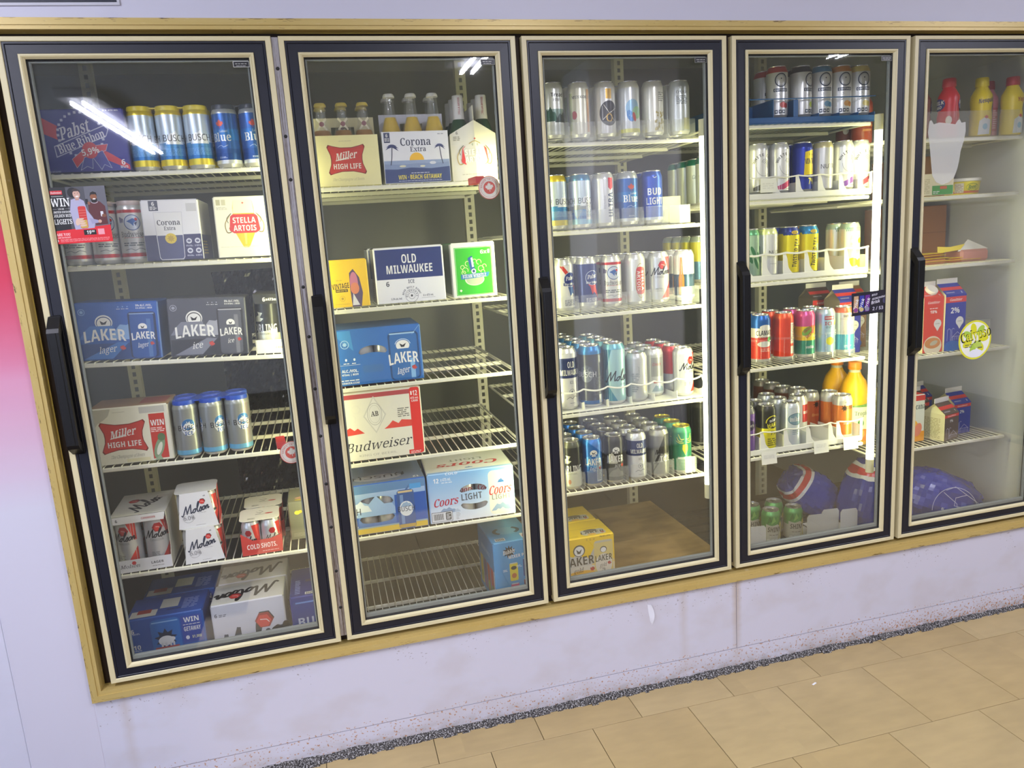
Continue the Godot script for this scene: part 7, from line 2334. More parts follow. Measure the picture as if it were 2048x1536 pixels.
# six bottles in a card carrier: front panel, sides, handle panel with a hand hole
func bottle_carrier(key: int, x: float, w: float, h: float, col: Color, label: String, kind: int) -> void:
	var t := at_shelf("bottle_carrier", key, x, -0.160, label, "carrier")
	var s := w * 0.5
	var d := 0.128
	var m := MB.new()
	m.col = col
	m.box(Vector3(-s, 0, -0.0012), Vector3(s, h, 0.0), 0.0)
	m.box(Vector3(-s, 0, -d), Vector3(s, h, -d + 0.0012), 0.0)
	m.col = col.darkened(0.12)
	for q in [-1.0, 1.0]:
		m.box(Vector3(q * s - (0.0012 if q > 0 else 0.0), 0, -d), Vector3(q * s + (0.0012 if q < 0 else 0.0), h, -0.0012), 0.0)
	m.box(Vector3(-s, 0, -d), Vector3(s, 0.001, -0.001), 0.0)
	var a := new_art()
	if kind == 0:
		miller_shield(a, 0.0, h * 0.52, w * 0.58, h * 0.60)
		a.text("The Champagne of Beers", 0.0, h * 0.13, h * 0.055, hx("#b9b28a"), "serif", w * 0.48, 0.35)
		a.fine(-w * 0.1, h * 0.88, w * 0.1, h * 0.905, 1, hx("#c9c29a"))
	else:
		a.rect(-s + 0.001, 0.001, s - 0.001, h * 0.44, hx("#3a4878"))
		a.rect(-s + 0.001, h * 0.36, s - 0.001, h * 0.44, hx("#8f9fc0"))
		a.poly(PackedVector2Array([Vector2(-s + 0.001, h * 0.38), Vector2(-w * 0.2, h * 0.36), Vector2(0, h * 0.38), Vector2(w * 0.25, h * 0.37), Vector2(s - 0.001, h * 0.39), Vector2(s - 0.001, h * 0.30), Vector2(w * 0.2, h * 0.27), Vector2(-w * 0.1, h * 0.30), Vector2(-w * 0.3, h * 0.27), Vector2(-s + 0.001, h * 0.28)]), hx("#7f90b4"))
		a.ell(-w * 0.22, h * 0.33, w * 0.05, h * 0.02, hx("#d8d4b4"), 12)
		a.ell(w * 0.08, h * 0.32, w * 0.04, h * 0.018, hx("#d8d4b4"), 12)
		a.ell(w * 0.24, h * 0.38, w * 0.05, h * 0.03, hx("#c9ccd6"), 12)
		var sun := PackedVector2Array()
		for i in 15:
			sun.append(Vector2(cos(PI * i / 14.0) * w * 0.11, h * 0.44 + sin(PI * i / 14.0) * h * 0.15))
		a.poly(sun, hx("#ecb62a"))
		for q in [[-0.36, 0.70, 0.1], [0.36, 0.70, 0.085]]:
			a.curve(PackedVector2Array([Vector2(w * q[0] * 1.1, h * 0.36), Vector2(w * q[0] * 1.04, h * 0.5), Vector2(w * q[0], h * q[1])]), 0.0022, hx("#3a3f5c"))
			for k in 8:
				var an := PI * (k - 0.5) / 6.5
				var e: Vector2 = Vector2(cos(an), sin(an) * 0.8) * w * q[2]
				var o: Vector2 = Vector2(w * q[0], h * q[1])
				a.poly(PackedVector2Array([o, o + e * 0.5 + e.orthogonal() * 0.16, o + e + Vector2(0, -h * 0.05), o + e * 0.5 - e.orthogonal() * 0.14]), hx("#3a4270"))
		a.text("Corona", 0.0, h * 0.80, h * 0.15, hx("#3c4058"), "serifx", w * 0.46)
		a.text("Extra", w * 0.03, h * 0.655, h * 0.095, hx("#3c4058"), "serifx", w * 0.24)
		a.rect(-w * 0.47, h * 0.79, -w * 0.38, h * 0.985, hx("#3c4468"))
		a.text("6", -w * 0.425, h * 0.93, h * 0.06, WHITE, "sansx")
		a.fine(-w * 0.46, h * 0.82, -w * 0.39, h * 0.89, 3, WHITE)
		a.fine(-w * 0.1, h * 0.185, w * 0.18, h * 0.21, 1, hx("#c9cddc"))
		a.text("WIN · BEACH GETAWAY", w * 0.03, h * 0.115, h * 0.085, hx("#e4d23a"), "sansx", w * 0.66)
		a.fine(-w * 0.3, h * 0.035, w * 0.36, h * 0.055, 1, hx("#c9cddc"), 5)
		a.fine(w * 0.34, h * 0.93, w * 0.46, h * 0.96, 1, hx("#8a8c9a"))
	m.art(a, Transform3D())
	part(t, "card_body", m, mat("print"))
	# the handle panel between the two rows, with a hand hole through it
	m = MB.new()
	m.col = hx("#d8d09a") if kind == 0 else hx("#c9cad0")
	var zc := -d * 0.5
	var top := h + 0.055
	for q in [[-s + 0.002, 0.002, -0.032, top], [0.032, 0.002, s - 0.002, top], [-0.032, 0.002, 0.032, h + 0.008], [-0.032, h + 0.030, 0.032, top]]:
		m.box(Vector3(q[0], q[1], zc - 0.001), Vector3(q[2], q[3], zc + 0.001), 0.0)
	part(t, "handle_panel", m, mat("print"))
	for j in 2:
		for i in 3:
			var nm := "gold-capped clear bottle" if kind == 0 else "white-capped bottle of pale lager"
			bottle("miller" if kind == 0 else "corona", key, x + (i - 1) * (w - 0.064) * 0.5, -0.160 - 0.032 - j * 0.064, "%s, %s row %s in the %s carrier" % [nm, ["front", "back"][j], ["left", "middle", "right"][i], "cream" if kind == 0 else "palm-tree"], "bottles in the cream carrier" if kind == 0 else "bottles in the palm-tree carrier")


func bottle(kind: String, key: int, x: float, z: float, label: String, group: String) -> void:
	var pk := "bottle_" + kind
	if not protos.has(pk):
		var o := Node3D.new()
		o.name = "beer_bottle"
		var g := MB.new()
		var hh := 0.243 if kind == "corona" else (0.222 if kind == "miller" else 0.236)
		var rb := 0.0295
		if kind == "stella":
			var gc := hx("#2c4a2e")
			g.lathe([[0.0, 0.001, gc], [rb, 0.003, gc], [rb, hh * 0.58, gc], [rb * 0.72, hh * 0.68, gc], [0.0145, hh * 0.74, gc], [0.0132, hh * 0.97, gc], [0.0, hh * 0.97, gc]], 20)
			p_add(o, "green_glass", g, mat("plastic"))
			var fo := MB.new()
			var fc := hx("#dcdad2")
			fo.lathe([[0.0175, hh * 0.72, fc], [0.0162, hh * 0.80, fc], [0.0158, hh * 0.98, fc], [0.0150, hh * 1.0, fc], [0.0, hh * 1.0, fc]], 20)
			var fa := new_art()
			fa.text("STELLA ARTOIS", 0.0, hh * 0.87, 0.0055, hx("#a8383c"), "sansb", 0.048, 0.0, PI / 2)
			fo.art_round(fa, 0.0163)
			p_add(o, "foil", fo, mat("print"))
		else:
			g.lathe([[0.0, 0.001], [rb, 0.003], [rb, hh * 0.55], [rb * 0.88, hh * 0.62], [0.0172, hh * 0.74], [0.0138, hh * 0.86], [0.0132, hh * 0.955], [0.0150, hh * 0.958], [0.0150, hh * 0.975], [0.0, hh * 0.976]], 22)
			p_add(o, "glass_body", g, mat("bottle_glass"))
			var b := MB.new()
			var fill := 0.735 if kind == "corona" else 0.665
			var rt := 0.0150 if kind == "corona" else 0.0205
			var bc := hx("#e8cf4a") if kind == "corona" else hx("#c9a23c")
			b.lathe([[0.0, 0.004, bc], [rb - 0.0025, 0.006, bc], [rb - 0.0025, hh * 0.55, bc], [rb * 0.88 - 0.0025, hh * 0.62, bc], [rt, hh * fill, bc], [0.0, hh * fill, bc]], 20)
			p_add(o, "beer", b, beer_mat(kind))
			var c := MB.new()
			var cc := hx("#d9d8cc") if kind == "corona" else hx("#cdb84e")
			c.lathe([[0.0165, hh * 0.955, cc], [0.0160, hh * 0.975, cc], [0.0130, hh * 0.995, cc], [0.0, hh * 0.997, cc]], 21)
			p_add(o, "cap", c, mat("plastic"))
			if kind == "miller":
				var la := new_art()
				for s in [-1.0, 1.0]:
					la.line(PackedVector2Array([Vector2(-0.013, hh * 0.74 + s * 0.014), Vector2(0.013, hh * 0.74 - s * 0.014)]), 0.0055, hx("#e4ddc2"))
				la.ell(0.0, hh * 0.74, 0.0065, 0.0065, hx("#8a5a5e"), 16)
				var lm := MB.new()
				lm.art_round(la, 0.0192)
				p_add(o, "neck_label", lm, mat("print"))
		protos[pk] = o
	var r: Node3D = protos[pk].duplicate()
	add_child(r, true)
	r.transform = on_shelf(key, x, z, 0.0, 0.0022)
	tag(r, label, "bottle", group)


func p_add(o: Node3D, called: String, m: MB, material: Material) -> void:
	var p := MeshInstance3D.new()
	p.name = called
	p.mesh = m.mesh()
	p.set_surface_override_material(0, material)
	o.add_child(p, true)


func beer_mat(kind: String) -> StandardMaterial3D:
	if not mats.has("beer_" + kind):
		var m := std(Color(0.90, 0.76, 0.16) if kind == "corona" else Color(0.74, 0.52, 0.16), 0.2)
		m.backlight_enabled = true
		m.backlight = Color(0.7, 0.7, 0.7)
		mats["beer_" + kind] = m
	return mats["beer_" + kind]


func stock_middle_door() -> void:
	var k := 31
	var up := 0.013
	can_column("tread", k, 0.140, [-0.200, -0.270], "white can with dark forest scene", 8.0, up)
	can_column("cream", k, 0.221, [-0.200, -0.270], "cream can with orange side stripe", -4.0, up)
	can_column("crest", k, 0.304, [-0.200, -0.270], "pale can with big dark circle emblem", 4.0, up)
	can_column("splash", k, 0.382, [-0.200, -0.270], "white can with blue and green splash", 0.0, up)
	can_column("goldleaf", k, 0.461, [-0.200], "pale can with gold specks low down", 0.0, up)
	can_column("silverinfo", k, 0.548, [-0.200, -0.270], "grey-silver can with small dark lettering", -6.0, up)
	clear_tray(31, [0.100, 0.181, 0.262, 0.343, 0.421, 0.504, 0.588], "clear plastic can tray on the middle door's top shelf")
	k = 32
	can_column("busch", k, 0.137, [-0.200, -0.270], "yellow-ended silver blue mountain can", 30.0, 0.006)
	can_column("buschback", k, 0.214, [-0.200, -0.270], "blue-topped mountain can showing its label panel", 20.0, 0.006)
	can_column("ultra", k, 0.289, [-0.200, -0.270], "white can with red ribbon and upright lettering", 0.0, 0.006)
	can_column("blue", k, 0.368, [-0.200, -0.270], "blue can with red leaf", 0.0, 0.006)
	can_column("bud_light", k, 0.450, [-0.200, -0.270, -0.340], "royal blue can with bold white lettering", -6.0, 0.006)
	clear_tray(32, [0.100, 0.176, 0.252, 0.328, 0.409, 0.489, 0.566], "clear plastic can tray, its last lane empty, middle door's second shelf")
	k = 33
	can_column("pabst_w", k, 0.146, [-0.200, -0.270, -0.340], "white can with red sash and blue ribbon", 14.0, 0.012)
	can_column("pabst_b", k, 0.222, [-0.200, -0.270, -0.340], "navy can with red ribbon", 4.0, 0.012)
	can_column("jays", k, 0.303, [-0.200, -0.270], "white bird-emblem can with red bands", -4.0, 0.012)
	can_column("stella", k, 0.384, [-0.200, -0.270, -0.340], "pale can with sideways lettered red badge", 4.0, 0.012)
	can_column("molson", k, 0.465, [-0.200, -0.270, -0.340], "silver can with hexagon and red sweep", 0.0, 0.012)
	can_column("corona", k, 0.554, [-0.200, -0.270], "white and navy can picturing a golden bottle", -4.0, 0.012)
	clear_tray(33, [0.105, 0.184, 0.262, 0.344, 0.425, 0.507, 0.592], "clear plastic can tray on the middle door's third shelf")
	k = 34
	can_column("oldmil_big", k, 0.140, [-0.204, -0.280, -0.356], "tall white can with navy lettered band", 10.0, 0.006)
	can_column("busch_ice_big", k, 0.222, [-0.204, -0.280, -0.356, -0.432, -0.508], "tall black can with bright blue top", 24.0, 0.006)
	can_column("teal_big", k, 0.302, [-0.204, -0.280, -0.356, -0.432], "tall pale teal can with dark script", -12.0, 0.006)
	can_column("coors_s", k, 0.381, [-0.204, -0.276, -0.348], "silver can with faint upright lettering", 0.0, 0.006)
	can_column("coors", k, 0.459, [-0.246, -0.318, -0.390], "grey can with small red script", 6.0, 0.006)
	put_can("molson", k, 0.544, -0.200, "silver red-sweep can at the right front of the middle door's fourth shelf", 22.0, 0.006)
	can_column("molson_red", k, 0.540, [-0.272, -0.344, -0.416], "red-backed can behind the silver red-sweep one", 150.0, 0.006)
	ring_rack(34, [0.100, 0.181, 0.262, 0.341, 0.420, 0.499, 0.590])
	k = 35
	can_column("carling", k, 0.142, [-0.200, -0.270, -0.340], "black can with pale base and white lettering", -14.0)
	can_column("laker", k, 0.213, [-0.200, -0.270, -0.340, -0.412], "bright blue can with pale text panel", -8.0)
	can_column("laker_ice", k, 0.289, [-0.200, -0.270, -0.340, -0.412], "black can with pale mountains", -6.0)
	can_column("oldmil", k, 0.368, [-0.200, -0.270, -0.340, -0.412], "white can with navy lettered band", 0.0)
	can_column("maxx", k, 0.449, [-0.200, -0.270, -0.340, -0.412], "silver black can with lightning bolt", -4.0)
	can_column("moose", k, 0.532, [-0.200, -0.270, -0.345], "green can with yellow rim and antlers", -4.0)
	clear_tray(35, [0.104, 0.178, 0.251, 0.328, 0.409, 0.490, 0.572], "clear plastic can tray on the middle door's fifth shelf")
	# yellow cartons on the deck
	for q in [[0.168, -0.168, "yellow carton with loon crest and grey can pictures on the tan deck"], [0.160, -0.308, "yellow carton behind the other yellow one on the tan deck"]]:
		var t := at_shelf("beer_carton", 36, q[0], q[1], q[2], "carton")
		var w := 0.196
		var h := 0.146
		var a := new_art()
		a.mount(-w * 0.49, h * 0.30, w * 0.1, h * 0.44, hx("#c9c6bc"), 3)
		a.mount(-w * 0.02, h * 0.34, w * 0.49, h * 0.48, hx("#bcbab2"), 6)
		a.rect(-w * 0.49, 0.004, w * 0.49, h * 0.32, hx("#d2cfc2"))
		a.ell(-w * 0.1, h * 0.10, w * 0.3, h * 0.12, hx("#e6b23a"), 20)
		var ink := hx("#4a463e")
		a.ell(-w * 0.13, h * 0.70, w * 0.105, h * 0.14, ink, 24)
		a.ell(-w * 0.13, h * 0.69, w * 0.085, h * 0.115, WHITE, 24)
		a.poly(PackedVector2Array([Vector2(-w * 0.18, h * 0.74), Vector2(-w * 0.13, h * 0.68), Vector2(-w * 0.08, h * 0.74), Vector2(-w * 0.11, h * 0.63), Vector2(-w * 0.16, h * 0.63)]), ink)
		a.text("LAKER", -w * 0.13, h * 0.45, h * 0.20, ink, "sansb", w * 0.52, 0.0, 0.03)
		a.text("gold", -w * 0.15, h * 0.23, h * 0.11, ink, "serif", w * 0.17, 0.3, 0.1)
		a.text("7%", -w * 0.13, h * 0.09, h * 0.1, ink, "serif", w * 0.09, 0.3)
		a.leaf(w * 0.09, h * 0.22, h * 0.07, hx("#b8403c"), -0.3)
		var x := w * 0.30
		a.rrect(x - w * 0.17, 0.005, x + w * 0.17, h * 0.88, 0.012, hx("#d6c27a"))
		a.rrect(x - w * 0.15, h * 0.82, x + w * 0.15, h * 0.865, 0.002, hx("#bdb7a2"))
		a.ell(x, h * 0.30, w * 0.15, h * 0.25, hx("#d8d4c6"), 20)
		a.ell(x, h * 0.65, w * 0.06, h * 0.075, ink, 20)
		a.ell(x, h * 0.64, w * 0.048, h * 0.06, WHITE, 20)
		a.text("LAKER", x, h * 0.45, h * 0.145, ink, "sansb", w * 0.30, 0.0, 0.03)
		a.text("gold", x - w * 0.01, h * 0.28, h * 0.09, ink, "serif", w * 0.12, 0.3, 0.1)
		a.text("7%", x - w * 0.01, h * 0.17, h * 0.08, ink, "serif", w * 0.07, 0.3)
		a.leaf(x + w * 0.10, h * 0.30, h * 0.055, hx("#b8403c"), -0.3)
		a.text("7% ALC./VOL.", w * 0.34, h * 0.965, h * 0.035, ink, "sansb", w * 0.2)
		for i in 3:
			a.fine(w * (0.0 + i * 0.06), h * 0.91, w * (0.035 + i * 0.06), h * 0.96, 2, hx("#b8902a"), i)
		var b := new_art()
		b.rrect(-w * 0.02, 0.012, w * 0.40, 0.056, 0.012, hx("#bfbcae"))
		b.ell(w * 0.16, 0.048, w * 0.12, 0.012, hx("#6a665a"), 16)
		b.text("LAKER", w * 0.18, 0.034, 0.017, ink, "sansb", w * 0.42, 0.25)
		b.leaf(w * 0.34, 0.022, 0.007, hx("#b8403c"))
		b.ell(w * 0.14, 0.018, w * 0.08, 0.006, hx("#e2a83a"), 12)
		b.rect(-w * 0.42, 0.035, -w * 0.33, 0.046, hx("#4a4424"))
		b.fine(-w * 0.4, 0.012, -w * 0.1, 0.02, 2, hx("#c49c20"))
		b.rect(-w * 0.49, 0.072, w * 0.49, 0.0735, hx("#c49c20"))
		carton(t, w, h, 0.136, {"front": hx("#ecc414"), "top": hx("#eac616"), "side": hx("#dcae10"), "front_art": a, "top_art": b})


func stock_fourth_door() -> void:
	var k := 41
	var names := {"spring_red": "red", "spring_black": "black", "spring_blue": "blue", "spring_orange": "orange", "spring_yellow": "yellow"}
	var xs := {"spring_red": 0.278, "spring_black": 0.365, "spring_blue": 0.440, "spring_orange": 0.513, "spring_yellow": 0.583}
	for q in xs:
		can_column(q, k, xs[q], [-0.204, -0.276] if q != "spring_yellow" else [-0.204], "white round-emblem can with %s top ring" % names[q], 28.0 if q == "spring_black" else -6.0, 0.020)
	blue_tray()
	k = 42
	can_column("claw_black", k, 0.206, [-0.200, -0.272], "white arched-lettering can with grey wave", 6.0, 0.018)
	can_column("claw_berry", k, 0.280, [-0.196, -0.268], "white arched-lettering can with pink wave", 18.0, 0.018)
	can_column("vintage", k, 0.369, [-0.200, -0.272], "navy can with yellow panel", 0.0, 0.018)
	can_column("nutrl", k, 0.446, [-0.200, -0.272], "plain grey can with thin capitals", 6.0, 0.018)
	can_column("claw_grape", k, 0.524, [-0.200, -0.272], "white arched-lettering can with purple wave", 6.0, 0.018)
	can_column("claw_cherry", k, 0.590, [-0.204], "white arched-lettering can with cherry red wave", 6.0, 0.018)
	white_rack(42, [0.13, 0.241, 0.326, 0.408, 0.486, 0.558, 0.604], 0.072, "white plastic can rack with swooping dividers on the fourth door's second shelf")
	can_column("carlsberg", k, 0.098, [-0.340, -0.410, -0.480, -0.552], "green-topped white script can at far left", 60.0, 0.0)
	k = 43
	can_column("pattern_green", k, 0.176, [-0.200, -0.272], "green patterned can", 0.0, 0.012)
	can_column("nutrl_lime", k, 0.238, [-0.196, -0.268], "plain white can with lime rim", 4.0, 0.012)
	can_column("tea_navy", k, 0.322, [-0.200, -0.272], "yellow can with navy top and upright lettering", 0.0, 0.012)
	can_column("tea_blue", k, 0.394, [-0.200], "yellow can with teal blue top", -2.0, 0.012)
	put_can("tea_orange", k, 0.432, -0.268, "orange topped yellow can behind the fourth door's teal-topped one", 10.0, 0.012)
	can_column("lemon", k, 0.556, [-0.200, -0.272], "pale can with yellow lemons and checked rim", 0.0, 0.012)
	put_can("lemon", k, 0.490, -0.345, "pale checked-rim lemon can behind the empty dark slot, fourth door's third shelf", 60.0, 0.012)
	white_rack(43, [0.135, 0.203, 0.281, 0.361, 0.437, 0.512, 0.596], 0.088, "white plastic can rack with one empty slot on the fourth door's third shelf")
	can_column("radler", k, 0.094, [-0.390, -0.460, -0.530, -0.600], "yellow and blue can at far left", 60.0, 0.0)
	k = 44
	can_column("clamato", k, 0.217, [-0.204, -0.276], "blue-topped can with tomato red lower half", 0.0, 0.012)
	can_column("redorange", k, 0.305, [-0.204, -0.280], "plain red-orange can with grey text panel", 4.0, 0.012)
	can_column("pinkpop", k, 0.388, [-0.204, -0.280], "pink, yellow and green can", 0.0, 0.012)
	can_column("smir_blue", k, 0.467, [-0.204, -0.280], "pale blue can with yellow citrus", 0.0, 0.012)
	can_column("smir_red", k, 0.543, [-0.204], "coral-topped can with blue base", 0.0, 0.012)
	ring_stands(44, [0.217, 0.305, 0.388, 0.467, 0.543])
	k = 45
	can_column("grape", k, 0.156, [-0.200, -0.272, -0.344], "purple can cut by the door edge", 0.0, 0.008)
	can_column("hard_y", k, 0.236, [-0.200, -0.272, -0.344], "black and yellow can with oval badge", 4.0, 0.008)
	can_column("hard_s", k, 0.328, [-0.196, -0.268, -0.340], "silver can with blue oval badge", 4.0, 0.008)
	put_can("whitered", k, 0.410, -0.272, "pale can with a red panel behind the fourth door's silver oval-badge can", 30.0, 0.008)
	can_column("brown", k, 0.452, [-0.420, -0.492, -0.564], "brown can standing at the back, fifth shelf", 20.0, 0.008)
	can_column("rust", k, 0.480, [-0.300, -0.372], "rust-brown can behind the empty slot", 10.0, 0.008)
	can_column("orange", k, 0.540, [-0.200, -0.270], "orange can with silver ends and splat emblem", -2.0, 0.008)
	white_rack(45, [0.118, 0.196, 0.286, 0.374, 0.462, 0.494, 0.590], 0.082, "white plastic can rack with price tags on the fourth door's fifth shelf")
	can_column("blackadder", k, 0.092, [-0.395, -0.470, -0.545, -0.620], "black can with yellow ring at far left", 60.0, 0.0)
	# bottom: four small green cans among clear dividers
	k = 46
	for q in [[0.302, -0.272, "front left"], [0.392, -0.268, "front right"], [0.268, -0.345, "back left"], [0.362, -0.345, "back middle"]]:
		put_can("shiny", k, q[0], q[1], "short green and yellow can with dark lettering, %s of the group of four" % q[2], -4.0, 0.0)


func tray_base(t: Node3D, xs: Array, d: float, m: Material) -> void:
	var b := MB.new()
	b.box(Vector3(xs[0], 0.0, -d), Vector3(xs[-1], 0.003, 0.0), 0.001)
	part(t, "base", b, m)


func clear_tray(key: int, xs: Array, label: String) -> void:
	var t := at_shelf("can_tray", key, 0.0, -0.160, label, "can tray")
	var cm := mat("clear_plastic")
	for i in xs.size():
		var m := MB.new()
		m.box(Vector3(xs[i] - 0.001, 0.0035, -0.42), Vector3(xs[i] + 0.001, 0.045, -0.012), 0.0)
		part(t, "divider", m, cm)
	for i in xs.size() - 1:
		var m := MB.new()
		m.box(Vector3(xs[i] + 0.004, 0.0, -0.004), Vector3(xs[i + 1] - 0.004, 0.056, -0.0025), 0.0005)
		part(t, "front_lip", m, cm)
	if key == 32:
		var e := MB.new()
		e.col = hx("#a9a890")
		e.box(Vector3(xs[-2] + 0.006, 0.002, -0.40), Vector3(xs[-1] - 0.004, 0.005, -0.01), 0.001)
		e.box(Vector3(xs[-2] + 0.006, 0.002, -0.07), Vector3(xs[-1] - 0.004, 0.086, -0.066), 0.001)
		part(t, "pusher", e, mat("plastic"))


func ring_rack(key: int, xs: Array) -> void:
	var t := at_shelf("can_rack", key, 0.0, -0.163, "white plastic can rack with a wavy front rail, fourth shelf behind the middle door", "can rack")
	var m := MB.new()
	m.box(Vector3(xs[0], 0.0, -0.44), Vector3(xs[-1], 0.005, 0.012), 0.002)
	part(t, "base", m, mat("white_plastic"))
	m = MB.new()
	var pts := []
	for i in xs.size() - 1:
		for k in 8:
			var u := k / 8.0
			pts.append(Vector3(lerpf(xs[i], xs[i + 1], u), 0.070 - 0.006 * sin(u * PI), 0.004 + 0.012 * sin(u * PI)))
	pts.append(Vector3(xs[-1], 0.072, 0.004))
	pts.append(Vector3(xs[-1] + 0.008, 0.070, -0.02))
	pts.append(Vector3(xs[-1] + 0.010, 0.064, -0.06))
	m.tube(pts, 0.0028, 7)
	part(t, "front_rail", m, mat("white_plastic"))
	for i in xs.size():
		m = MB.new()
		m.prism(PackedVector2Array([Vector2(0.010, 0.004), Vector2(0.006, 0.030), Vector2(-0.020, 0.022), Vector2(-0.42, 0.016), Vector2(-0.42, 0.004)]), 0.002, Transform3D(Basis(Vector3.BACK, Vector3.UP, Vector3.LEFT), Vector3(xs[i] - 0.001, 0, 0)))
		if i == xs.size() - 1:
			m.tube([Vector3(xs[i], 0.07, 0.004), Vector3(xs[i] + 0.006, 0.045, 0.006), Vector3(xs[i] + 0.002, 0.03, 0.006), Vector3(xs[i], 0.005, 0.008)], 0.0028, 6)
		part(t, "divider", m, mat("white_plastic"))


# open-fronted rack: a bar across, swooping dividers below it
func white_rack(key: int, xs: Array, hbar: float, label: String) -> void:
	var t := at_shelf("can_rack", key, 0.0, -0.160, label, "can rack")
	var wm := mat("white_plastic")
	var m := MB.new()
	m.box(Vector3(xs[0], 0.0, -0.40), Vector3(xs[-1], 0.008, 0.0), 0.001)
	part(t, "base", m, wm)
	m = MB.new()
	m.box(Vector3(xs[0], 0.002, -0.001), Vector3(xs[-1], 0.020, 0.002), 0.001)
	part(t, "front_lip", m, wm)
	m = MB.new()
	var pts := []
	for i in xs.size() - 1:
		for k in 5:
			pts.append(Vector3(lerpf(xs[i], xs[i + 1], k / 5.0), hbar - 0.004 * sin(k / 5.0 * PI), 0.003 + (0.005 if key != 42 else 0.0) * sin(k / 5.0 * PI)))
	pts.append(Vector3(xs[-1], hbar, 0.003))
	m.tube(pts, 0.0024 if key != 43 else 0.0034, 7)
	part(t, "front_bar", m, wm)
	for i in xs.size():
		m = MB.new()
		var fl := 0.030 if i < xs.size() - 1 else 0.004
		var back := -0.006 if i > 0 else 0.0
		var p := PackedVector2Array([Vector2(back, 0.004), Vector2(back, hbar)])
		if i == 0:
			p = PackedVector2Array([Vector2(0.0, 0.004), Vector2(0.0, hbar)])
		p.append(Vector2(0.004, hbar))
		if i < xs.size() - 1:
			for k in 7:
				var u := k / 6.0
				p.append(Vector2(0.005 + fl * u * u * 0.9 + 0.003 * sin(u * TAU), hbar * (0.92 - 0.72 * u)))
			p.append(Vector2(fl + 0.004, 0.004))
		else:
			p.append(Vector2(0.004, 0.004))
		m.prism(p, 0.0022, Transform3D(Basis(), Vector3(xs[i], 0, -0.001)))
		m.box(Vector3(xs[i] - 0.0012, 0.004, -0.11), Vector3(xs[i] + 0.0012, hbar * 0.7, -0.003), 0.0)
		part(t, "divider", m, wm)


func blue_tray() -> void:
	var t := at_shelf("can_tray", 41, 0.0, -0.160, "blue translucent plastic can tray with an empty left end, fourth door's top shelf", "can tray")
	var bm := mat("blue_plastic")
	tray_base(t, [0.12, 0.612], 0.40, bm)
	var m := MB.new()
	m.box(Vector3(0.12, 0.003, -0.004), Vector3(0.612, 0.020, 0.0), 0.001)
	part(t, "front_lip", m, bm)
	m = MB.new()
	m.tube([Vector3(0.12, 0.074, 0.0), Vector3(0.24, 0.074, 0.004), Vector3(0.42, 0.076, 0.0), Vector3(0.612, 0.078, 0.0)], 0.0018, 6)
	part(t, "front_rail", m, bm)
	for x in [0.122, 0.238, 0.322, 0.402, 0.478, 0.549, 0.611]:
		m = MB.new()
		m.box(Vector3(x - 0.0012, 0.003, -0.40), Vector3(x + 0.0012, 0.074 if x < 0.33 else 0.03, -0.002), 0.0)
		if x in [0.122, 0.322]:
			m.box(Vector3(x - 0.012, 0.003, -0.0035), Vector3(x + 0.004, 0.072, -0.0015), 0.0)
		part(t, "divider", m, bm)
	m = MB.new()
	m.box(Vector3(0.135, 0.003, -0.12), Vector3(0.236, 0.070, -0.117), 0.0)
	part(t, "pusher", m, bm)


func ring_stands(key: int, xs: Array) -> void:
	for i in xs.size():
		var t := at_shelf("can_stand", key, xs[i], -0.204, "clear ringed can stand under the %s, fourth door" % ["blue-topped tomato can", "red-orange can", "pink-topped can", "pale blue citrus can", "coral-topped can"][i], "can stand")
		var m := MB.new()
		m.lathe([[0.0335, 0.001], [0.0375, 0.001], [0.0375, 0.024], [0.0362, 0.024], [0.0362, 0.004]], 20)
		part(t, "foot_ring", m, mat("clear_plastic"))
		m = MB.new()
		m.lathe([[0.0345, 0.080], [0.0372, 0.081], [0.0372, 0.087], [0.0345, 0.088]], 20)
		m.box(Vector3(0.0345, 0.074, -0.008), Vector3(0.0385, 0.094, 0.008), 0.001)
		part(t, "upper_ring", m, mat("clear_plastic"))
		m = MB.new()
		for an in [0.5, -0.5, 2.6, -2.6]:
			m.tube([Vector3(sin(an) * 0.037, 0.02, cos(an) * 0.037), Vector3(sin(an) * 0.037, 0.084, cos(an) * 0.037)], 0.0012, 5)
		part(t, "struts", m, mat("clear_plastic"))


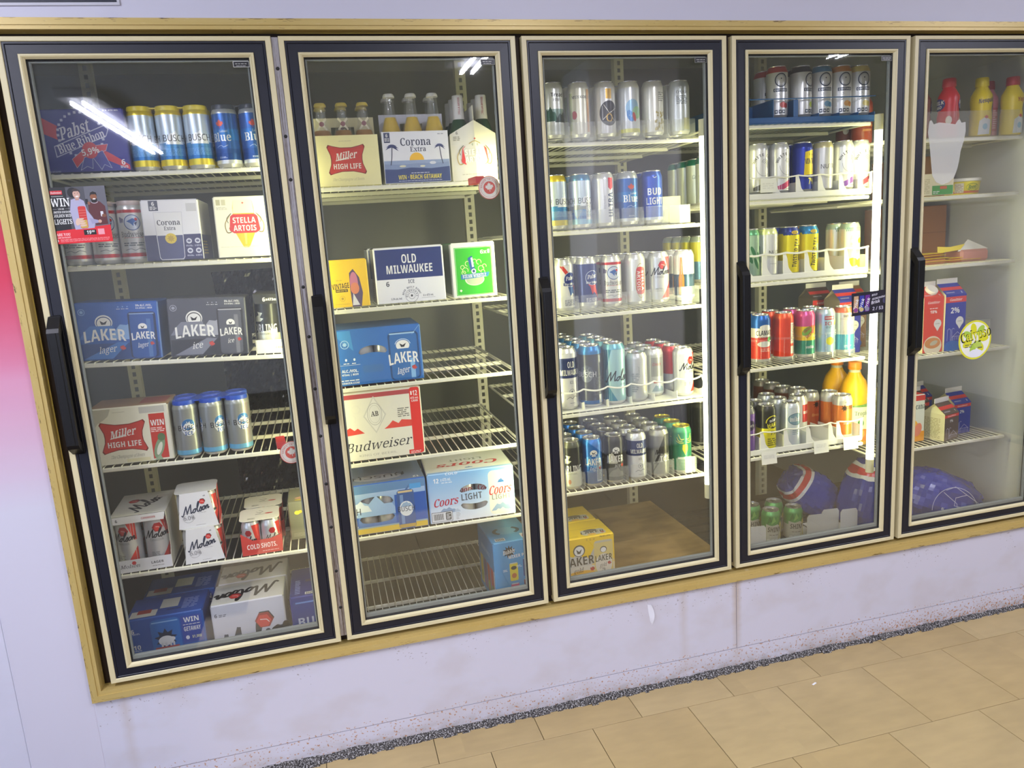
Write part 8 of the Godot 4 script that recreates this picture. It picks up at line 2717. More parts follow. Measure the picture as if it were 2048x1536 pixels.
# a gable-topped milk carton, its front at z = 0
func milk_carton(key: int, x: float, z: float, w: float, h: float, d: float, face: Color, big: String, label: String, yaw := 0.0, cream := false, cap := false, left := Color(0.85, 0.83, 0.66)) -> void:
	var t := at_shelf("milk_carton", key, x, z, label, "milk carton", yaw)
	var s := w * 0.5
	var gh := w * 0.42
	var m := MB.new()
	m.col = face
	m.quad(Vector3(-s, 0, 0), Vector3(s, 0, 0), Vector3(s, h, 0), Vector3(-s, h, 0), Vector3.BACK)
	m.quad(Vector3(-s, 0, -d), Vector3(s, 0, -d), Vector3(s, h, -d), Vector3(-s, h, -d), Vector3.FORWARD)
	m.quad(Vector3(-s, h, 0), Vector3(s, h, 0), Vector3(s, h + gh, -d * 0.5), Vector3(-s, h + gh, -d * 0.5), Vector3(0, 0.7, 0.7))
	m.quad(Vector3(-s, h, -d), Vector3(s, h, -d), Vector3(s, h + gh, -d * 0.5), Vector3(-s, h + gh, -d * 0.5), Vector3(0, 0.7, -0.7))
	for q in [-1.0, 1.0]:
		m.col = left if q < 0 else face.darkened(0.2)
		m.quad(Vector3(q * s, 0, 0), Vector3(q * s, 0, -d), Vector3(q * s, h, -d), Vector3(q * s, h, 0), Vector3(q, 0, 0))
		# folded gable ends, tucked in
		m.flat(Vector3(q * s, h, 0), Vector3(q * s, h, -d), Vector3(q * s * 0.72, h + gh * 0.75, -d * 0.5), Vector3(q, 0.5, 0))
		m.flat(Vector3(q * s, h, 0), Vector3(q * s * 0.72, h + gh * 0.75, -d * 0.5), Vector3(q * s, h + gh, -d * 0.5), Vector3(0, 0.5, 1))
		m.flat(Vector3(q * s, h, -d), Vector3(q * s * 0.72, h + gh * 0.75, -d * 0.5), Vector3(q * s, h + gh, -d * 0.5), Vector3(0, 0.5, -1))
	m.col = hx("#e4e2d8")
	m.box(Vector3(-s, h + gh, -d * 0.5 - 0.0012), Vector3(s, h + gh + 0.018, -d * 0.5 + 0.0012), 0.0004)
	var a := new_art()
	var band := hx("#d8403a")
	a.rect(-s, h * 0.86, s, h * 0.965, band)
	a.text("Gaultier", 0.0, h * 0.91, h * 0.045, hx("#f4dcd4"), "serifb", w * 0.6, 0.3)
	if big == "18%":
		a.text(big, 0.0, h * 0.74, h * 0.055, WHITE, "sansb")
		a.fine(-w * 0.2, h * 0.795, w * 0.2, h * 0.82, 1, WHITE)
		a.ell(0.0, h * 0.12, w * 0.46, h * 0.18, hx("#dcd2b8"), 24)
		a.ell(0.0, h * 0.17, w * 0.40, h * 0.10, hx("#c8874a"), 24)
		a.ell(w * 0.06, h * 0.17, w * 0.2, h * 0.04, hx("#b9b49a"), 18, 0.3)
	else:
		a.text(big, -0.002, h * 0.72, h * (0.10 if not cream else 0.13), WHITE, "sansb")
	if h > 0.15:
		a.ell(w * 0.22, h * 0.52, w * 0.19, w * 0.19, hx("#d8d8d2"), 22)
		a.poly(PackedVector2Array([Vector2(w * 0.10, h * 0.46), Vector2(w * 0.34, h * 0.46), Vector2(w * 0.22, h * 0.38)]), hx("#d8d8d2"))
		a.text("LOCAL", w * 0.22, h * 0.52, h * 0.018, hx("#77777a"), "sansb", w * 0.22)
	if big != "18%":
		var lc := hx("#c9c9e0")
		var y0 := h * 0.05 if h < 0.15 else h * 0.18
		var ln := w * 0.014
		a.line(PackedVector2Array([Vector2(-w * 0.36, y0), Vector2(-w * 0.36, y0 + w * 0.44), Vector2(-w * 0.28, y0 + w * 0.50), Vector2(-w * 0.20, y0 + w * 0.44), Vector2(-w * 0.20, y0)]), ln, lc)
		a.line(PackedVector2Array([Vector2(-w * 0.14, y0), Vector2(-w * 0.14, y0 + w * 0.46), Vector2(-w * 0.08, y0 + w * 0.5), Vector2(-w * 0.02, y0 + w * 0.46)]), ln, lc)
		a.line(PackedVector2Array([Vector2(-w * 0.14, y0 + w * 0.12), Vector2(w * 0.14, y0 + w * 0.34), Vector2(w * 0.42, y0 + w * 0.12)]), ln, lc)
		a.line(PackedVector2Array([Vector2(-w * 0.08, y0), Vector2(-w * 0.08, y0 + w * 0.16), Vector2(w * 0.36, y0 + w * 0.16), Vector2(w * 0.36, y0)]), ln, lc)
		for i in 4:
			a.line(PackedVector2Array([Vector2(w * (0.0 + i * 0.09), y0 + w * 0.02), Vector2(w * (0.0 + i * 0.09), y0 + w * 0.13)]), ln * 0.8, lc)
		if h > 0.15:
			a.ell(-w * 0.1, h * 0.08, w * 0.39, h * 0.10, hx("#2f63b0"), 20)
	m.art(a, Transform3D())
	var g := new_art()
	g.rect(-s, gh * 0.62, s, gh * 1.05, band)
	g.text(big[0], w * 0.34, gh * 0.3, gh * 0.24, WHITE, "sansb")
	g.fine(-w * 0.4, gh * 0.25, 0.0, gh * 0.4, 2, hx("#c9c9d8"))
	var sl := sqrt(gh * gh + d * d * 0.25)
	m.art(g, Transform3D(Basis(Vector3.RIGHT, Vector3(0, gh, -d * 0.5) / sl, Vector3(0, d * 0.5, gh) / sl), Vector3(0, h, 0)))
	var lf := new_art()
	lf.fine(0.004, h * 0.08, d * 0.8, h * 0.85, 14, hx("#a8a07a"), 8)
	m.art(lf, Transform3D(Basis(Vector3.BACK, Vector3.UP, Vector3.LEFT), Vector3(-s, 0, -d)))
	part(t, "carton_body", m, mat("print"))
	if cap:
		var c := MB.new()
		c.col = hx("#e6e4dc")
		c.lathe([[0.021, 0.0], [0.021, 0.010], [0.019, 0.013], [0.0, 0.013]], 20, Transform3D(Basis(Vector3.RIGHT, Vector3(0, d * 0.5, gh) / sl, -Vector3(0, gh, -d * 0.5) / sl), Vector3(0.006, h + gh * 0.58, -d * 0.28)))
		part(t, "screw_cap", c, mat("plastic"))


func milk_bottle(key: int, x: float, z: float, kind: String, label: String, yaw := 0.0) -> void:
	var t := at_shelf("drink_bottle", key, x, z, label, "bottle", yaw, 0.004)
	var body: Color = {"red": hx("#c8202c"), "brown": hx("#7a3a2a"), "yellow": hx("#ecd21e"), "pink": hx("#d88a96"), "yellowred": hx("#ecd21e"), "rust": hx("#b5502c")}[kind]
	var cap: Color = {"red": hx("#b02a34"), "brown": hx("#6a4038"), "yellow": hx("#e2cc2a"), "pink": hx("#a8323e"), "yellowred": hx("#b02a34"), "rust": hx("#c8442e")}[kind]
	var m := MB.new()
	m.lathe([[0.0, 0.001, body], [0.030, 0.0, body], [0.034, 0.006, body], [0.034, 0.070, body], [0.0315, 0.085, body], [0.0345, 0.115, body], [0.033, 0.135, body], [0.022, 0.155, body], [0.0185, 0.162, body], [0.0185, 0.168, body]], 26)
	var a := new_art()
	match kind:
		"red", "brown":
			for x0 in [-0.062, 0.035]:
				a.ell(x0, 0.108, 0.026, 0.020, hx("#2f3a7e"), 22)
				a.text("MILK", x0, 0.114, 0.012, WHITE, "sansb", 0.044, 0.2, 0.06)
				a.text("2GO", x0, 0.099, 0.009, WHITE, "sansb", 0.028, 0.2, 0.06)
			a.line(PackedVector2Array([Vector2(0.0, 0.02), Vector2(0.001, 0.13)]), 0.0012, hx("#e2a8a0"))
			a.ell(-0.024, 0.055, 0.010, 0.014, hx("#e2dcd8"), 14)
			a.rect(0.014, 0.01, 0.026, 0.06, hx("#d8d4d0"))
			a.fine(0.015, 0.012, 0.025, 0.058, 8, hx("#3a3a5a"))
		"yellow", "yellowred":
			a.text("Nesquik" if kind == "yellow" else "Yop!", -0.008, 0.116, 0.014, hx("#33306a") if kind == "yellow" else hx("#a83a2a"), "sansb", 0.052 if kind == "yellow" else 0.03, 0.15, 0.08)
			a.poly(PackedVector2Array([Vector2(-0.034, 0.004), Vector2(0.004, 0.004), Vector2(0.008, 0.05), Vector2(-0.012, 0.062), Vector2(-0.03, 0.05)]), hx("#dfe2e2"))
			a.leaf(-0.008, 0.060, 0.008, hx("#d0563c"))
			a.ell(-0.012, 0.030, 0.008, 0.010, hx("#9ac2d8"), 14)
			a.rect(0.022, 0.004, 0.044, 0.13, hx("#d5d6d4"))
			a.fine(0.024, 0.01, 0.042, 0.12, 14, hx("#8a8c8c"), 4)
		"pink":
			a.rect(-0.030, 0.006, -0.016, 0.12, hx("#e2dcdc"))
			a.rect(-0.010, 0.02, 0.012, 0.10, hx("#c8606e"))
			a.fine(-0.008, 0.03, 0.010, 0.095, 9, hx("#e8b9bc"))
		"rust":
			a.fine(-0.02, 0.04, 0.02, 0.1, 4, hx("#e8a05a"), 3)
	m.art_round(a, 0.0348)
	part(t, "bottle_body", m, mat("plastic"))
	m = MB.new()
	m.lathe([[0.0205, 0.164, cap], [0.0215, 0.166, cap], [0.0205, 0.190, cap], [0.018, 0.193, cap], [0.0, 0.193, cap]], 24)
	part(t, "cap", m, mat("plastic"))


func juice_bottle(key: int, x: float, z: float, label: String) -> void:
	var t := at_shelf("juice_bottle", key, x, z, label, "bottle", 0.0, 0.002)
	var jc := hx("#f0b41e")
	var m := MB.new()
	m.lathe([[0.0, 0.002, jc], [0.048, 0.0, jc], [0.053, 0.008, jc], [0.052, 0.10, jc], [0.050, 0.13, jc], [0.052, 0.16, jc], [0.050, 0.20, jc], [0.040, 0.235, jc], [0.024, 0.258, jc], [0.0205, 0.268, jc]], 30)
	var a := new_art()
	a.rect(-0.05, 0.02, 0.05, 0.145, hx("#dfe2c4"))
	a.poly(PackedVector2Array([Vector2(-0.05, 0.145), Vector2(0.05, 0.145), Vector2(0.05, 0.165), Vector2(0.0, 0.155), Vector2(-0.05, 0.15)]), hx("#6a9a4a"))
	a.text("Tropicana", 0.008, 0.122, 0.015, hx("#3f5a44"), "serifb", 0.082)
	a.ell(-0.010, 0.085, 0.012, 0.013, hx("#4a8a4a"), 18)
	a.ell(0.004, 0.040, 0.026, 0.022, hx("#e88a2c"), 22, -0.5)
	a.ell(-0.006, 0.045, 0.012, 0.014, hx("#f0b45a"), 16)
	m.art_round(a, 0.0532)
	part(t, "bottle_body", m, mat("plastic"))
	m = MB.new()
	var nc := hx("#c9c6a8")
	m.lathe([[0.0205, 0.266, nc], [0.0195, 0.285, nc], [0.0, 0.285, nc]], 20)
	part(t, "neck", m, mat("plastic"))
	m = MB.new()
	var oc := hx("#f08a1a")
	m.lathe([[0.0225, 0.278, oc], [0.0235, 0.280, oc], [0.0230, 0.304, oc], [0.021, 0.306, oc], [0.0, 0.306, oc]], 26)
	part(t, "cap", m, mat("plastic"))


func stock_fifth_door() -> void:
	milk_bottle(51, 0.262, -0.262, "brown", "dark wrapped milk bottle half behind the red one, fifth door's top shelf", 10.0)
	milk_bottle(51, 0.325, -0.205, "red", "red wrapped milk bottle with blue badge, fifth door's top shelf", 0.0)
	milk_bottle(51, 0.461, -0.205, "yellow", "yellow milk bottle with yellow cap, fifth door's top shelf", 0.0)
	milk_bottle(51, 0.556, -0.272, "pink", "pink milk bottle with dark red cap, fifth door's top shelf", 0.0)
	milk_bottle(51, 0.582, -0.196, "yellowred", "yellow milk bottle with red cap at the right picture edge", 20.0)
	milk_bottle(51, 0.058, -0.30, "rust", "rust coloured bottle seen past the fourth door's top-shelf cans", 0.0)
	milk_bottle(51, 0.058, -0.38, "brown", "dark wrapped bottle behind the rust coloured one", 0.0)
	var t := at_shelf("bottle_tray", 51, 0.0, -0.160, "clear plastic bottle tray on the fifth door's top shelf", "tray")
	tray_base(t, [0.11, 0.58], 0.4, mat("clear_plastic"))
	var m := MB.new()
	m.box(Vector3(0.11, 0.003, -0.002), Vector3(0.58, 0.085, 0.0), 0.0005)
	part(t, "front_lip", m, mat("clear_plastic"))
	# second shelf: spread tub and flat box
	t = at_shelf("spread_tub", 52, 0.410, -0.170, "yellow and white spread tub on the fifth door's second shelf", "tub")
	m = MB.new()
	var tubc := hx("#e6d63a")
	var xf := Transform3D(Basis().scaled(Vector3(1.0, 1.0, 0.72)), Vector3(0, 0, -0.05))
	m.lathe([[0.0, 0.001, tubc], [0.056, 0.0, tubc], [0.060, 0.004, hx("#c86a4a")], [0.0615, 0.012, tubc], [0.066, 0.044, tubc]], 32, xf)
	part(t, "tub", m, mat("plastic"))
	m = MB.new()
	var lidc := hx("#e4e2d2")
	m.lathe([[0.067, 0.043, lidc], [0.0705, 0.045, lidc], [0.0705, 0.053, lidc], [0.067, 0.055, lidc], [0.0, 0.054, lidc]], 32, xf)
	part(t, "lid", m, mat("plastic"))
	var a := new_art()
	a.text("Becel", 0.0, 0.024, 0.014, hx("#2f6a3a"), "serifb", 0.034, 0.3, 0.08)
	a.rect(-0.066, 0.006, -0.034, 0.038, hx("#d5cdb0"))
	a.fine(-0.064, 0.008, -0.036, 0.036, 6, hx("#a08a6a"))
	a.ring(0.0, 0.024, 0.026, 0.013, 0.002, hx("#8a9a2a"), 20)
	m = MB.new()
	m.art_round(a, 0.064)
	for i in m.v.size():
		m.v[i] = Vector3(m.v[i].x, m.v[i].y, m.v[i].z * 0.72 - 0.05 + 0.0025)
	part(t, "printed_label", m, mat("print"))
	t = at_shelf("butter_box", 52, 0.245, -0.165, "flat cream box with green label on the fifth door's second shelf", "carton")
	a = new_art()
	a.rect(-0.01, 0.004, 0.075, 0.034, hx("#4a9a4a"))
	a.rect(0.022, 0.022, 0.05, 0.032, hx("#c8603a"))
	a.fine(-0.006, 0.008, 0.02, 0.018, 2, WHITE)
	a.fine(-0.075, 0.01, -0.02, 0.06, 9, hx("#b9b08a"))
	carton(t, 0.16, 0.074, 0.10, {"front": hx("#dcd4b4"), "top": hx("#d8d0b4"), "side": hx("#d0c8a8"), "front_art": a})
	# brown cartons at the back of the shelves
	for q in [[52, 0.500, -0.44, 0.17, 0.155, "brown cardboard carton at the back of the fifth door's second shelf"], [53, 0.495, -0.46, 0.18, 0.205, "brown cardboard carton at the back of the fifth door's third shelf"]]:
		t = at_shelf("cardboard_box", q[0], q[1], q[2], q[5], "box")
		a = new_art()
		a.rect(-q[3] * 0.5, q[4] * 0.5 - 0.001, q[3] * 0.5, q[4] * 0.5 + 0.001, hx("#8a5a34"))
		carton(t, q[3], q[4], 0.24, {"front": hx("#a9713f"), "top": hx("#a36c3c"), "side": hx("#9c6638"), "front_art": a})
	# third shelf: packs of sliced meat
	var specs := [[0.270, -0.19, 0.16, 0.020, hx("#c98a5a"), "flat pack of sliced meat with yellow edging, lower of the pile on third shelf", 4.0, 0.0], [0.350, -0.20, 0.13, 0.016, hx("#d0814e"), "flat orange pack of sliced meat with yellow fold, fifth door's third shelf", -6.0, 0.0], [0.270, -0.20, 0.14, 0.016, hx("#b9743e"), "brown pack of sliced meat lying on top of another, third shelf", 8.0, 0.021]]
	for q in specs:
		t = at_shelf("meat_pack", 53, q[0] + (0.06 if q[0] > 0.3 else 0.0), q[1], q[5], "meat pack", q[6], q[7])
		m = MB.new()
		m.col = q[4]
		m.box(Vector3(-q[2] * 0.42, 0.0, -0.10), Vector3(q[2] * 0.42, q[3], 0.0), 0.006)
		part(t, "meat_slices", m, mat("plastic"))
		m = MB.new()
		m.col = hx("#e6c81e")
		m.box(Vector3(-q[2] * 0.5, q[3] * 0.5, -0.108), Vector3(q[2] * 0.5, q[3] * 0.5 + 0.0015, 0.008), 0.0005)
		m.box(Vector3(-q[2] * 0.44, q[3] - 0.001, -0.045), Vector3(q[2] * 0.44, q[3] + 0.0012, 0.004), 0.0006)
		part(t, "yellow_film", m, mat("plastic"))
	t = at_shelf("meat_pack", 53, 0.455, -0.19, "pink meat block with a white paper corner standing on it, third shelf", "meat pack", -6.0)
	m = MB.new()
	m.col = hx("#c98d7e")
	m.box(Vector3(-0.055, 0, -0.09), Vector3(0.055, 0.042, 0.0), 0.008)
	part(t, "meat_block", m, mat("plastic"))
	m = MB.new()
	m.col = hx("#e2e0d2")
	m.prism(PackedVector2Array([Vector2(-0.062, 0.040), Vector2(0.060, 0.044), Vector2(-0.012, 0.082)]), 0.0012, Transform3D(Basis(Vector3.RIGHT, -0.35), Vector3(0, 0, 0.002)))
	m.col = hx("#e6ce22")
	m.prism(PackedVector2Array([Vector2(-0.14, 0.036), Vector2(-0.05, 0.044), Vector2(-0.03, 0.064), Vector2(-0.09, 0.056), Vector2(-0.138, 0.060)]), 0.0012, Transform3D(Basis(Vector3.RIGHT, -0.2), Vector3(0, 0, -0.004)))
	part(t, "paper_corner", m, mat("print"))
	# fourth shelf: cartons and a clear bin
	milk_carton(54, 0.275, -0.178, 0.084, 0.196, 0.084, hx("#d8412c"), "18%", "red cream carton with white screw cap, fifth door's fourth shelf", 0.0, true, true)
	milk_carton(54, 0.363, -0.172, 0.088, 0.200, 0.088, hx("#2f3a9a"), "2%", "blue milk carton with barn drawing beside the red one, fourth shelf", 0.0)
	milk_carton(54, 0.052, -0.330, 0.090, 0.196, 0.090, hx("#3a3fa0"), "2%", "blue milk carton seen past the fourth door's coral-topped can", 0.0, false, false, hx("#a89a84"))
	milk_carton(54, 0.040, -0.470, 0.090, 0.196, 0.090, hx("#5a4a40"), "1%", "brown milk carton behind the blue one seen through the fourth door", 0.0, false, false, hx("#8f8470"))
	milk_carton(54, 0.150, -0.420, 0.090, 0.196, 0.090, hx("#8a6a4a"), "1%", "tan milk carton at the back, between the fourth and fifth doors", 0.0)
	t = at_shelf("clear_bin", 54, 0.490, -0.235, "clear plastic bin holding an orange fruit, fifth door's fourth shelf", "bin")
	for b in [[-0.095, 0.0, -0.2, 0.095, 0.003, 0.0], [-0.095, 0.003, -0.002, 0.095, 0.085, 0.0], [-0.095, 0.003, -0.2, 0.095, 0.085, -0.198], [-0.095, 0.003, -0.2, -0.093, 0.085, 0.0], [0.093, 0.003, -0.2, 0.095, 0.085, 0.0], [-0.1, 0.085, -0.003, 0.1, 0.089, 0.003], [-0.1, 0.085, -0.203, 0.1, 0.089, -0.197]]:
		m = MB.new()
		m.box(Vector3(b[0], b[1], b[2]), Vector3(b[3], b[4], b[5]), 0.0005)
		part(t, "wall" if b[4] > 0.01 and b[4] < 0.088 else ("rim" if b[4] > 0.01 else "base"), m, mat("clear_plastic"))
	t = at_shelf("orange_fruit", 54, 0.520, -0.30, "orange fruit lying in the clear bin", "orange", 0.0, 0.004)
	m = MB.new()
	var oc := hx("#e0922a")
	var prof := []
	for i in 13:
		var an := PI * i / 12.0
		prof.append([0.034 * sin(an) * (1.0 - 0.04 * cos(an * 2.0)), 0.033 - 0.033 * cos(an), oc])
	m.lathe(prof, 22)
	part(t, "peel", m, mat("plastic"))
	m = MB.new()
	m.col = hx("#5a6a2a")
	m.tube([Vector3(0, 0.064, 0), Vector3(0.001, 0.068, 0)], 0.003, 6)
	part(t, "stem_end", m, mat("plastic"))
	# fifth shelf
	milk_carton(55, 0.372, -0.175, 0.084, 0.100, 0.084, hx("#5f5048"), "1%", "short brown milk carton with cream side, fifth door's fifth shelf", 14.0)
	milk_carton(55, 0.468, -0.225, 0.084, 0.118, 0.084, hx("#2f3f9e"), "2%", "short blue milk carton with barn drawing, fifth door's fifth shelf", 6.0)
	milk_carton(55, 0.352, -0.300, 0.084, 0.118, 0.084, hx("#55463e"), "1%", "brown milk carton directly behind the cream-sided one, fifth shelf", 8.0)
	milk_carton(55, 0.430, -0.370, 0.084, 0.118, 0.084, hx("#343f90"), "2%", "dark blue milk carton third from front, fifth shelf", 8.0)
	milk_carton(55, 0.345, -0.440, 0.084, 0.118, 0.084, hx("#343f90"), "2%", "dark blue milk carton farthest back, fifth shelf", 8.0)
	t = at_shelf("juice_carton", 55, 0.236, -0.205, "tall juice carton with fruit picture at the fifth door's left edge", "carton", 0.0)
	a = new_art()
	a.rect(-0.044, 0.155, 0.044, 0.175, hx("#c8403c"))
	a.text("Tropicana", 0.0, 0.134, 0.020, hx("#3a4a44"), "serifb", 0.09)
	a.ell(-0.02, 0.098, 0.014, 0.014, hx("#4a7a6a"), 18)
	a.rect(-0.044, 0.002, 0.044, 0.04, hx("#e89a2c"))
	a.ell(-0.006, 0.055, 0.024, 0.03, hx("#ecb03a"), 20)
	a.ell(0.016, 0.046, 0.016, 0.026, hx("#e0866a"), 18, -0.3)
	carton(t, 0.09, 0.178, 0.09, {"front": hx("#d6dccb"), "top": hx("#c8403c"), "side": hx("#c8c8a8"), "front_art": a})
	juice_bottle(55, 0.052, -0.30, "big orange-capped juice bottle seen at the fourth door's right side")
	juice_bottle(55, 0.060, -0.41, "orange-capped juice bottle directly behind the other juice bottle")


# ------------------------------------------------------------------ bags, signs and the like

func bag(label: String, xf: Transform3D, size: Vector3, mt: Material, sd: int, called: String, category: String, stripes: bool) -> Node3D:
	var t := thing(called, label, category, xf)
	var m := MB.new()
	var f := noise(1.6, sd, 3)
	var n := 40
	var q := 26
	var pos := func(i: int, j: int) -> Vector3:
		var an := TAU * i / n
		var ph := -PI * 0.5 + PI * j / q
		var d := Vector3(cos(ph) * cos(an), sin(ph), cos(ph) * sin(an))
		# a slumped pillow: squared off, creased
		var e := Vector3(signf(d.x) * pow(absf(d.x), 0.7), signf(d.y) * pow(absf(d.y), 0.85), signf(d.z) * pow(absf(d.z), 0.7))
		var w := 1.0 + 0.10 * f.get_noise_3d(d.x * 1.2, d.y * 1.2, d.z * 1.2) + 0.05 * absf(f.get_noise_3d(d.x * 4.0, d.y * 4.0, d.z * 4.0))
		return Vector3(e.x * size.x, e.y * size.y, e.z * size.z) * w
	for i in n:
		for j in q:
			var a: Vector3 = pos.call(i, j)
			var b: Vector3 = pos.call(i + 1, j)
			var c: Vector3 = pos.call(i + 1, j + 1)
			var d: Vector3 = pos.call(i, j + 1)
			var u := float(j) / q
			m.col = hx("#22379a")
			if stripes:
				if u > 0.66 and u < 0.74:
					m.col = hx("#c02c3a")
				elif (u > 0.63 and u <= 0.66) or (u >= 0.74 and u < 0.77):
					m.col = hx("#dcdce0")
			var nn := (b - a).cross(d - a).normalized()
			if nn.length() < 0.5:
				nn = (c - b).cross(d - b).normalized()
			if nn.dot(a + c) < 0.0:
				nn = -nn
			m.tri(a, b, c, nn, nn, nn)
			m.tri(a, c, d, nn, nn, nn)
	part(t, "plastic_film", m, mt)
	return t


func build_small_things() -> void:
	var t: Node3D
	var m: MB
	var a: Art
	# black plastic sheeting behind the first door's right half
	t = thing("plastic_sheet", "crumpled glossy black plastic sheeting hung behind the first door's lower shelves", "plastic sheet", Transform3D(Basis(), Vector3(0.45, 0.56, -0.88)))
	m = MB.new()
	var f := noise(9.0, 77, 4)
	var g := noise(4.0, 78, 2)
	var nx := 46
	var ny := 92
	var hgt := func(i: int, j: int) -> Vector3:
		var x := -0.17 + 0.36 * i / nx
		var y := -0.62 + 1.1 * j / ny
		return Vector3(x, y, 0.05 * absf(f.get_noise_2d(x, y)) * 1.2 + 0.04 * g.get_noise_2d(x, y))
	for i in nx:
		for j in ny:
			var p: Vector3 = hgt.call(i, j)
			var q: Vector3 = hgt.call(i + 1, j)
			var r: Vector3 = hgt.call(i + 1, j + 1)
			var s: Vector3 = hgt.call(i, j + 1)
			m.flat(p, q, r, Vector3.BACK)
			m.flat(p, r, s, Vector3.BACK)
			m.flat(p - Vector3(0, 0, 0.004), q - Vector3(0, 0, 0.004), r - Vector3(0, 0, 0.004), Vector3.FORWARD)
			m.flat(p - Vector3(0, 0, 0.004), r - Vector3(0, 0, 0.004), s - Vector3(0, 0, 0.004), Vector3.FORWARD)
	part(t, "film", m, mat("black_bag"))
	# blue milk bags
	var fm := std(Color.WHITE, 0.22)
	fm.vertex_color_use_as_albedo = true
	fm.vertex_color_is_srgb = true
	bag("blue plastic milk bag with a red band leaning at the fourth door's right side", Transform3D(Basis(Vector3.BACK, -0.25), Vector3(2.590, 0.01, -0.33)), Vector3(0.082, 0.165, 0.075), fm, 3, "milk_bag", "milk bag", true)
	bag("blue plastic milk bag with a red band behind the clear dividers, fourth door's bottom", Transform3D(Basis(Vector3.BACK, 0.9), Vector3(2.45, 0.02, -0.47)), Vector3(0.085, 0.125, 0.075), fm, 5, "milk_bag", "milk bag", true)
	t = bag("large blue milk bag with white barn drawing lying behind the fifth door", Transform3D(Basis(Vector3.BACK, -0.34), Vector3(2.865, 0.0, -0.27)), Vector3(0.165, 0.105, 0.11), fm, 9, "milk_bag", "milk bag", false)
	a = new_art()
	var lc := hx("#c9cce2")
	a.line(PackedVector2Array([Vector2(-0.03, 0.0), Vector2(-0.03, 0.03), Vector2(0.02, 0.05), Vector2(0.08, 0.03), Vector2(0.08, 0.0), Vector2(-0.03, 0.0)]), 0.002, lc)
	a.line(PackedVector2Array([Vector2(-0.08, 0.05), Vector2(-0.04, 0.07), Vector2(0.02, 0.05)]), 0.002, lc)
	a.line(PackedVector2Array([Vector2(-0.09, 0.04), Vector2(-0.02, 0.01), Vector2(0.0, -0.04)]), 0.002, lc)
	a.ring(-0.02, -0.02, 0.11, 0.09, 0.002, lc, 30, 0.4, 3.3)
	a.ring(0.03, -0.06, 0.08, 0.06, 0.002, lc, 30, 0.2, 2.6)
	a.rect(0.0, 0.002, 0.024, 0.020, hx("#2f47a6"))
	a.text("AL", -0.08, -0.02, 0.010, WHITE, "sansb")
	m = MB.new()
	m.art(a, Transform3D(Basis(Vector3.RIGHT, -0.15), Vector3(0.0, 0.0, 0.124)))
	part(t, "printed_barn", m, mat("print"))
	# clear dividers standing on the cooler floor
	for q in [[1.848 + 0.200, -0.20, "white plastic divider flap at the fourth door's bottom left corner"], [1.848 + 0.450, -0.215, "clear upright plastic divider right of the short green cans"], [1.848 + 0.530, -0.24, "clear upright plastic divider in front of the milk bags"], [1.848 + 0.590, -0.215, "clear curved plastic divider at the fourth door's bottom right"]]:
		t = thing("divider_panel", q[2], "divider", Transform3D(Basis(), Vector3(q[0], -0.06, q[1])))
		m = MB.new()
		m.prism(PackedVector2Array([Vector2(-0.036, 0.0), Vector2(0.036, 0.0), Vector2(0.036, 0.085), Vector2(0.030, 0.095), Vector2(-0.028, 0.098), Vector2(-0.036, 0.088)]), 0.002)
		part(t, "panel", m, mat("frosted"))
		m = MB.new()
		m.box(Vector3(-0.036, 0.0, -0.12), Vector3(0.036, 0.003, -0.002), 0.0005)
		part(t, "base", m, mat("frosted"))
	t = thing("floor_rack", "low slatted rack that carries the short green cans on the cooler bottom", "rack", Transform3D(Basis(), Vector3(1.848, -0.0605, 0)))
	for i in 8:
		m = MB.new()
		m.box(Vector3(0.02, -0.012, -0.17 - i * 0.07 - 0.05), Vector3(1.21, 0.0, -0.17 - i * 0.07), 0.002)
		part(t, "slat", m, mat("dark_grey"))
	for x in [0.05, 0.6, 1.15]:
		m = MB.new()
		m.box(Vector3(x, -0.238, -0.70), Vector3(x + 0.03, -0.0125, -0.16), 0.0)
		part(t, "bearer", m, mat("dark_grey"))
	# hanging product tags with a maple leaf
	for q in [[0.526, 0.557, "round red and white leaf tag hung low in the first door"], [1.127, 1.229, "round red and white leaf tag under the second door's top shelf"]]:
		t = thing("leaf_tag", q[2], "tag", Transform3D(Basis(Vector3.UP, 0.1), Vector3(q[0], q[1], -0.040)))
		m = MB.new()
		m.col = hx("#e6e2d6")
		m.lathe([[0.0, -0.001], [0.031, -0.001], [0.031, 0.001], [0.0, 0.001]], 36, Transform3D(Basis(Vector3.RIGHT, PI / 2), Vector3.ZERO))
		a = new_art()
		a.ring(0.0, 0.0, 0.0312, 0.0312, 0.0018, hx("#c8463e"), 36)
		a.ring(0.0, 0.0, 0.0262, 0.0262, 0.0009, hx("#d8847a"), 32)
		a.ell(0.0, 0.0, 0.017, 0.017, hx("#d4584c"), 30)
		a.leaf(0.0, 0.001, 0.0135, hx("#e6e2d6"), 0.1)
		a.arc_text("BREWED IN CANADA", 0.0, 0.0, 0.0225, 0.0036, PI / 2, hx("#c8463e"), "sansb", 0.2)
		m.art(a, Transform3D(Basis(), Vector3(0, 0, 0.0011)))
		part(t, "disc", m, mat("print"))
		m = MB.new()
		m.col = hx("#c83a3c")
		m.box(Vector3(-0.036, 0.014, -0.075), Vector3(-0.012, 0.032, -0.0022), 0.0008)
		part(t, "red_clip", m, mat("plastic"))
	# poster stuck to the first door's glass
	t = thing("glass_poster", "black and red promotional poster of two laughing men stuck to the first door's glass", "poster", Transform3D(Basis(), Vector3(0.111, 1.2105, -0.0098)))
	m = MB.new()
	m.col = hx("#17171c")
	m.box(Vector3(-0.0655, -0.0655, -0.0002), Vector3(0.0655, 0.0655, 0.0006), 0.0)
	a = new_art()
	var w := 0.131
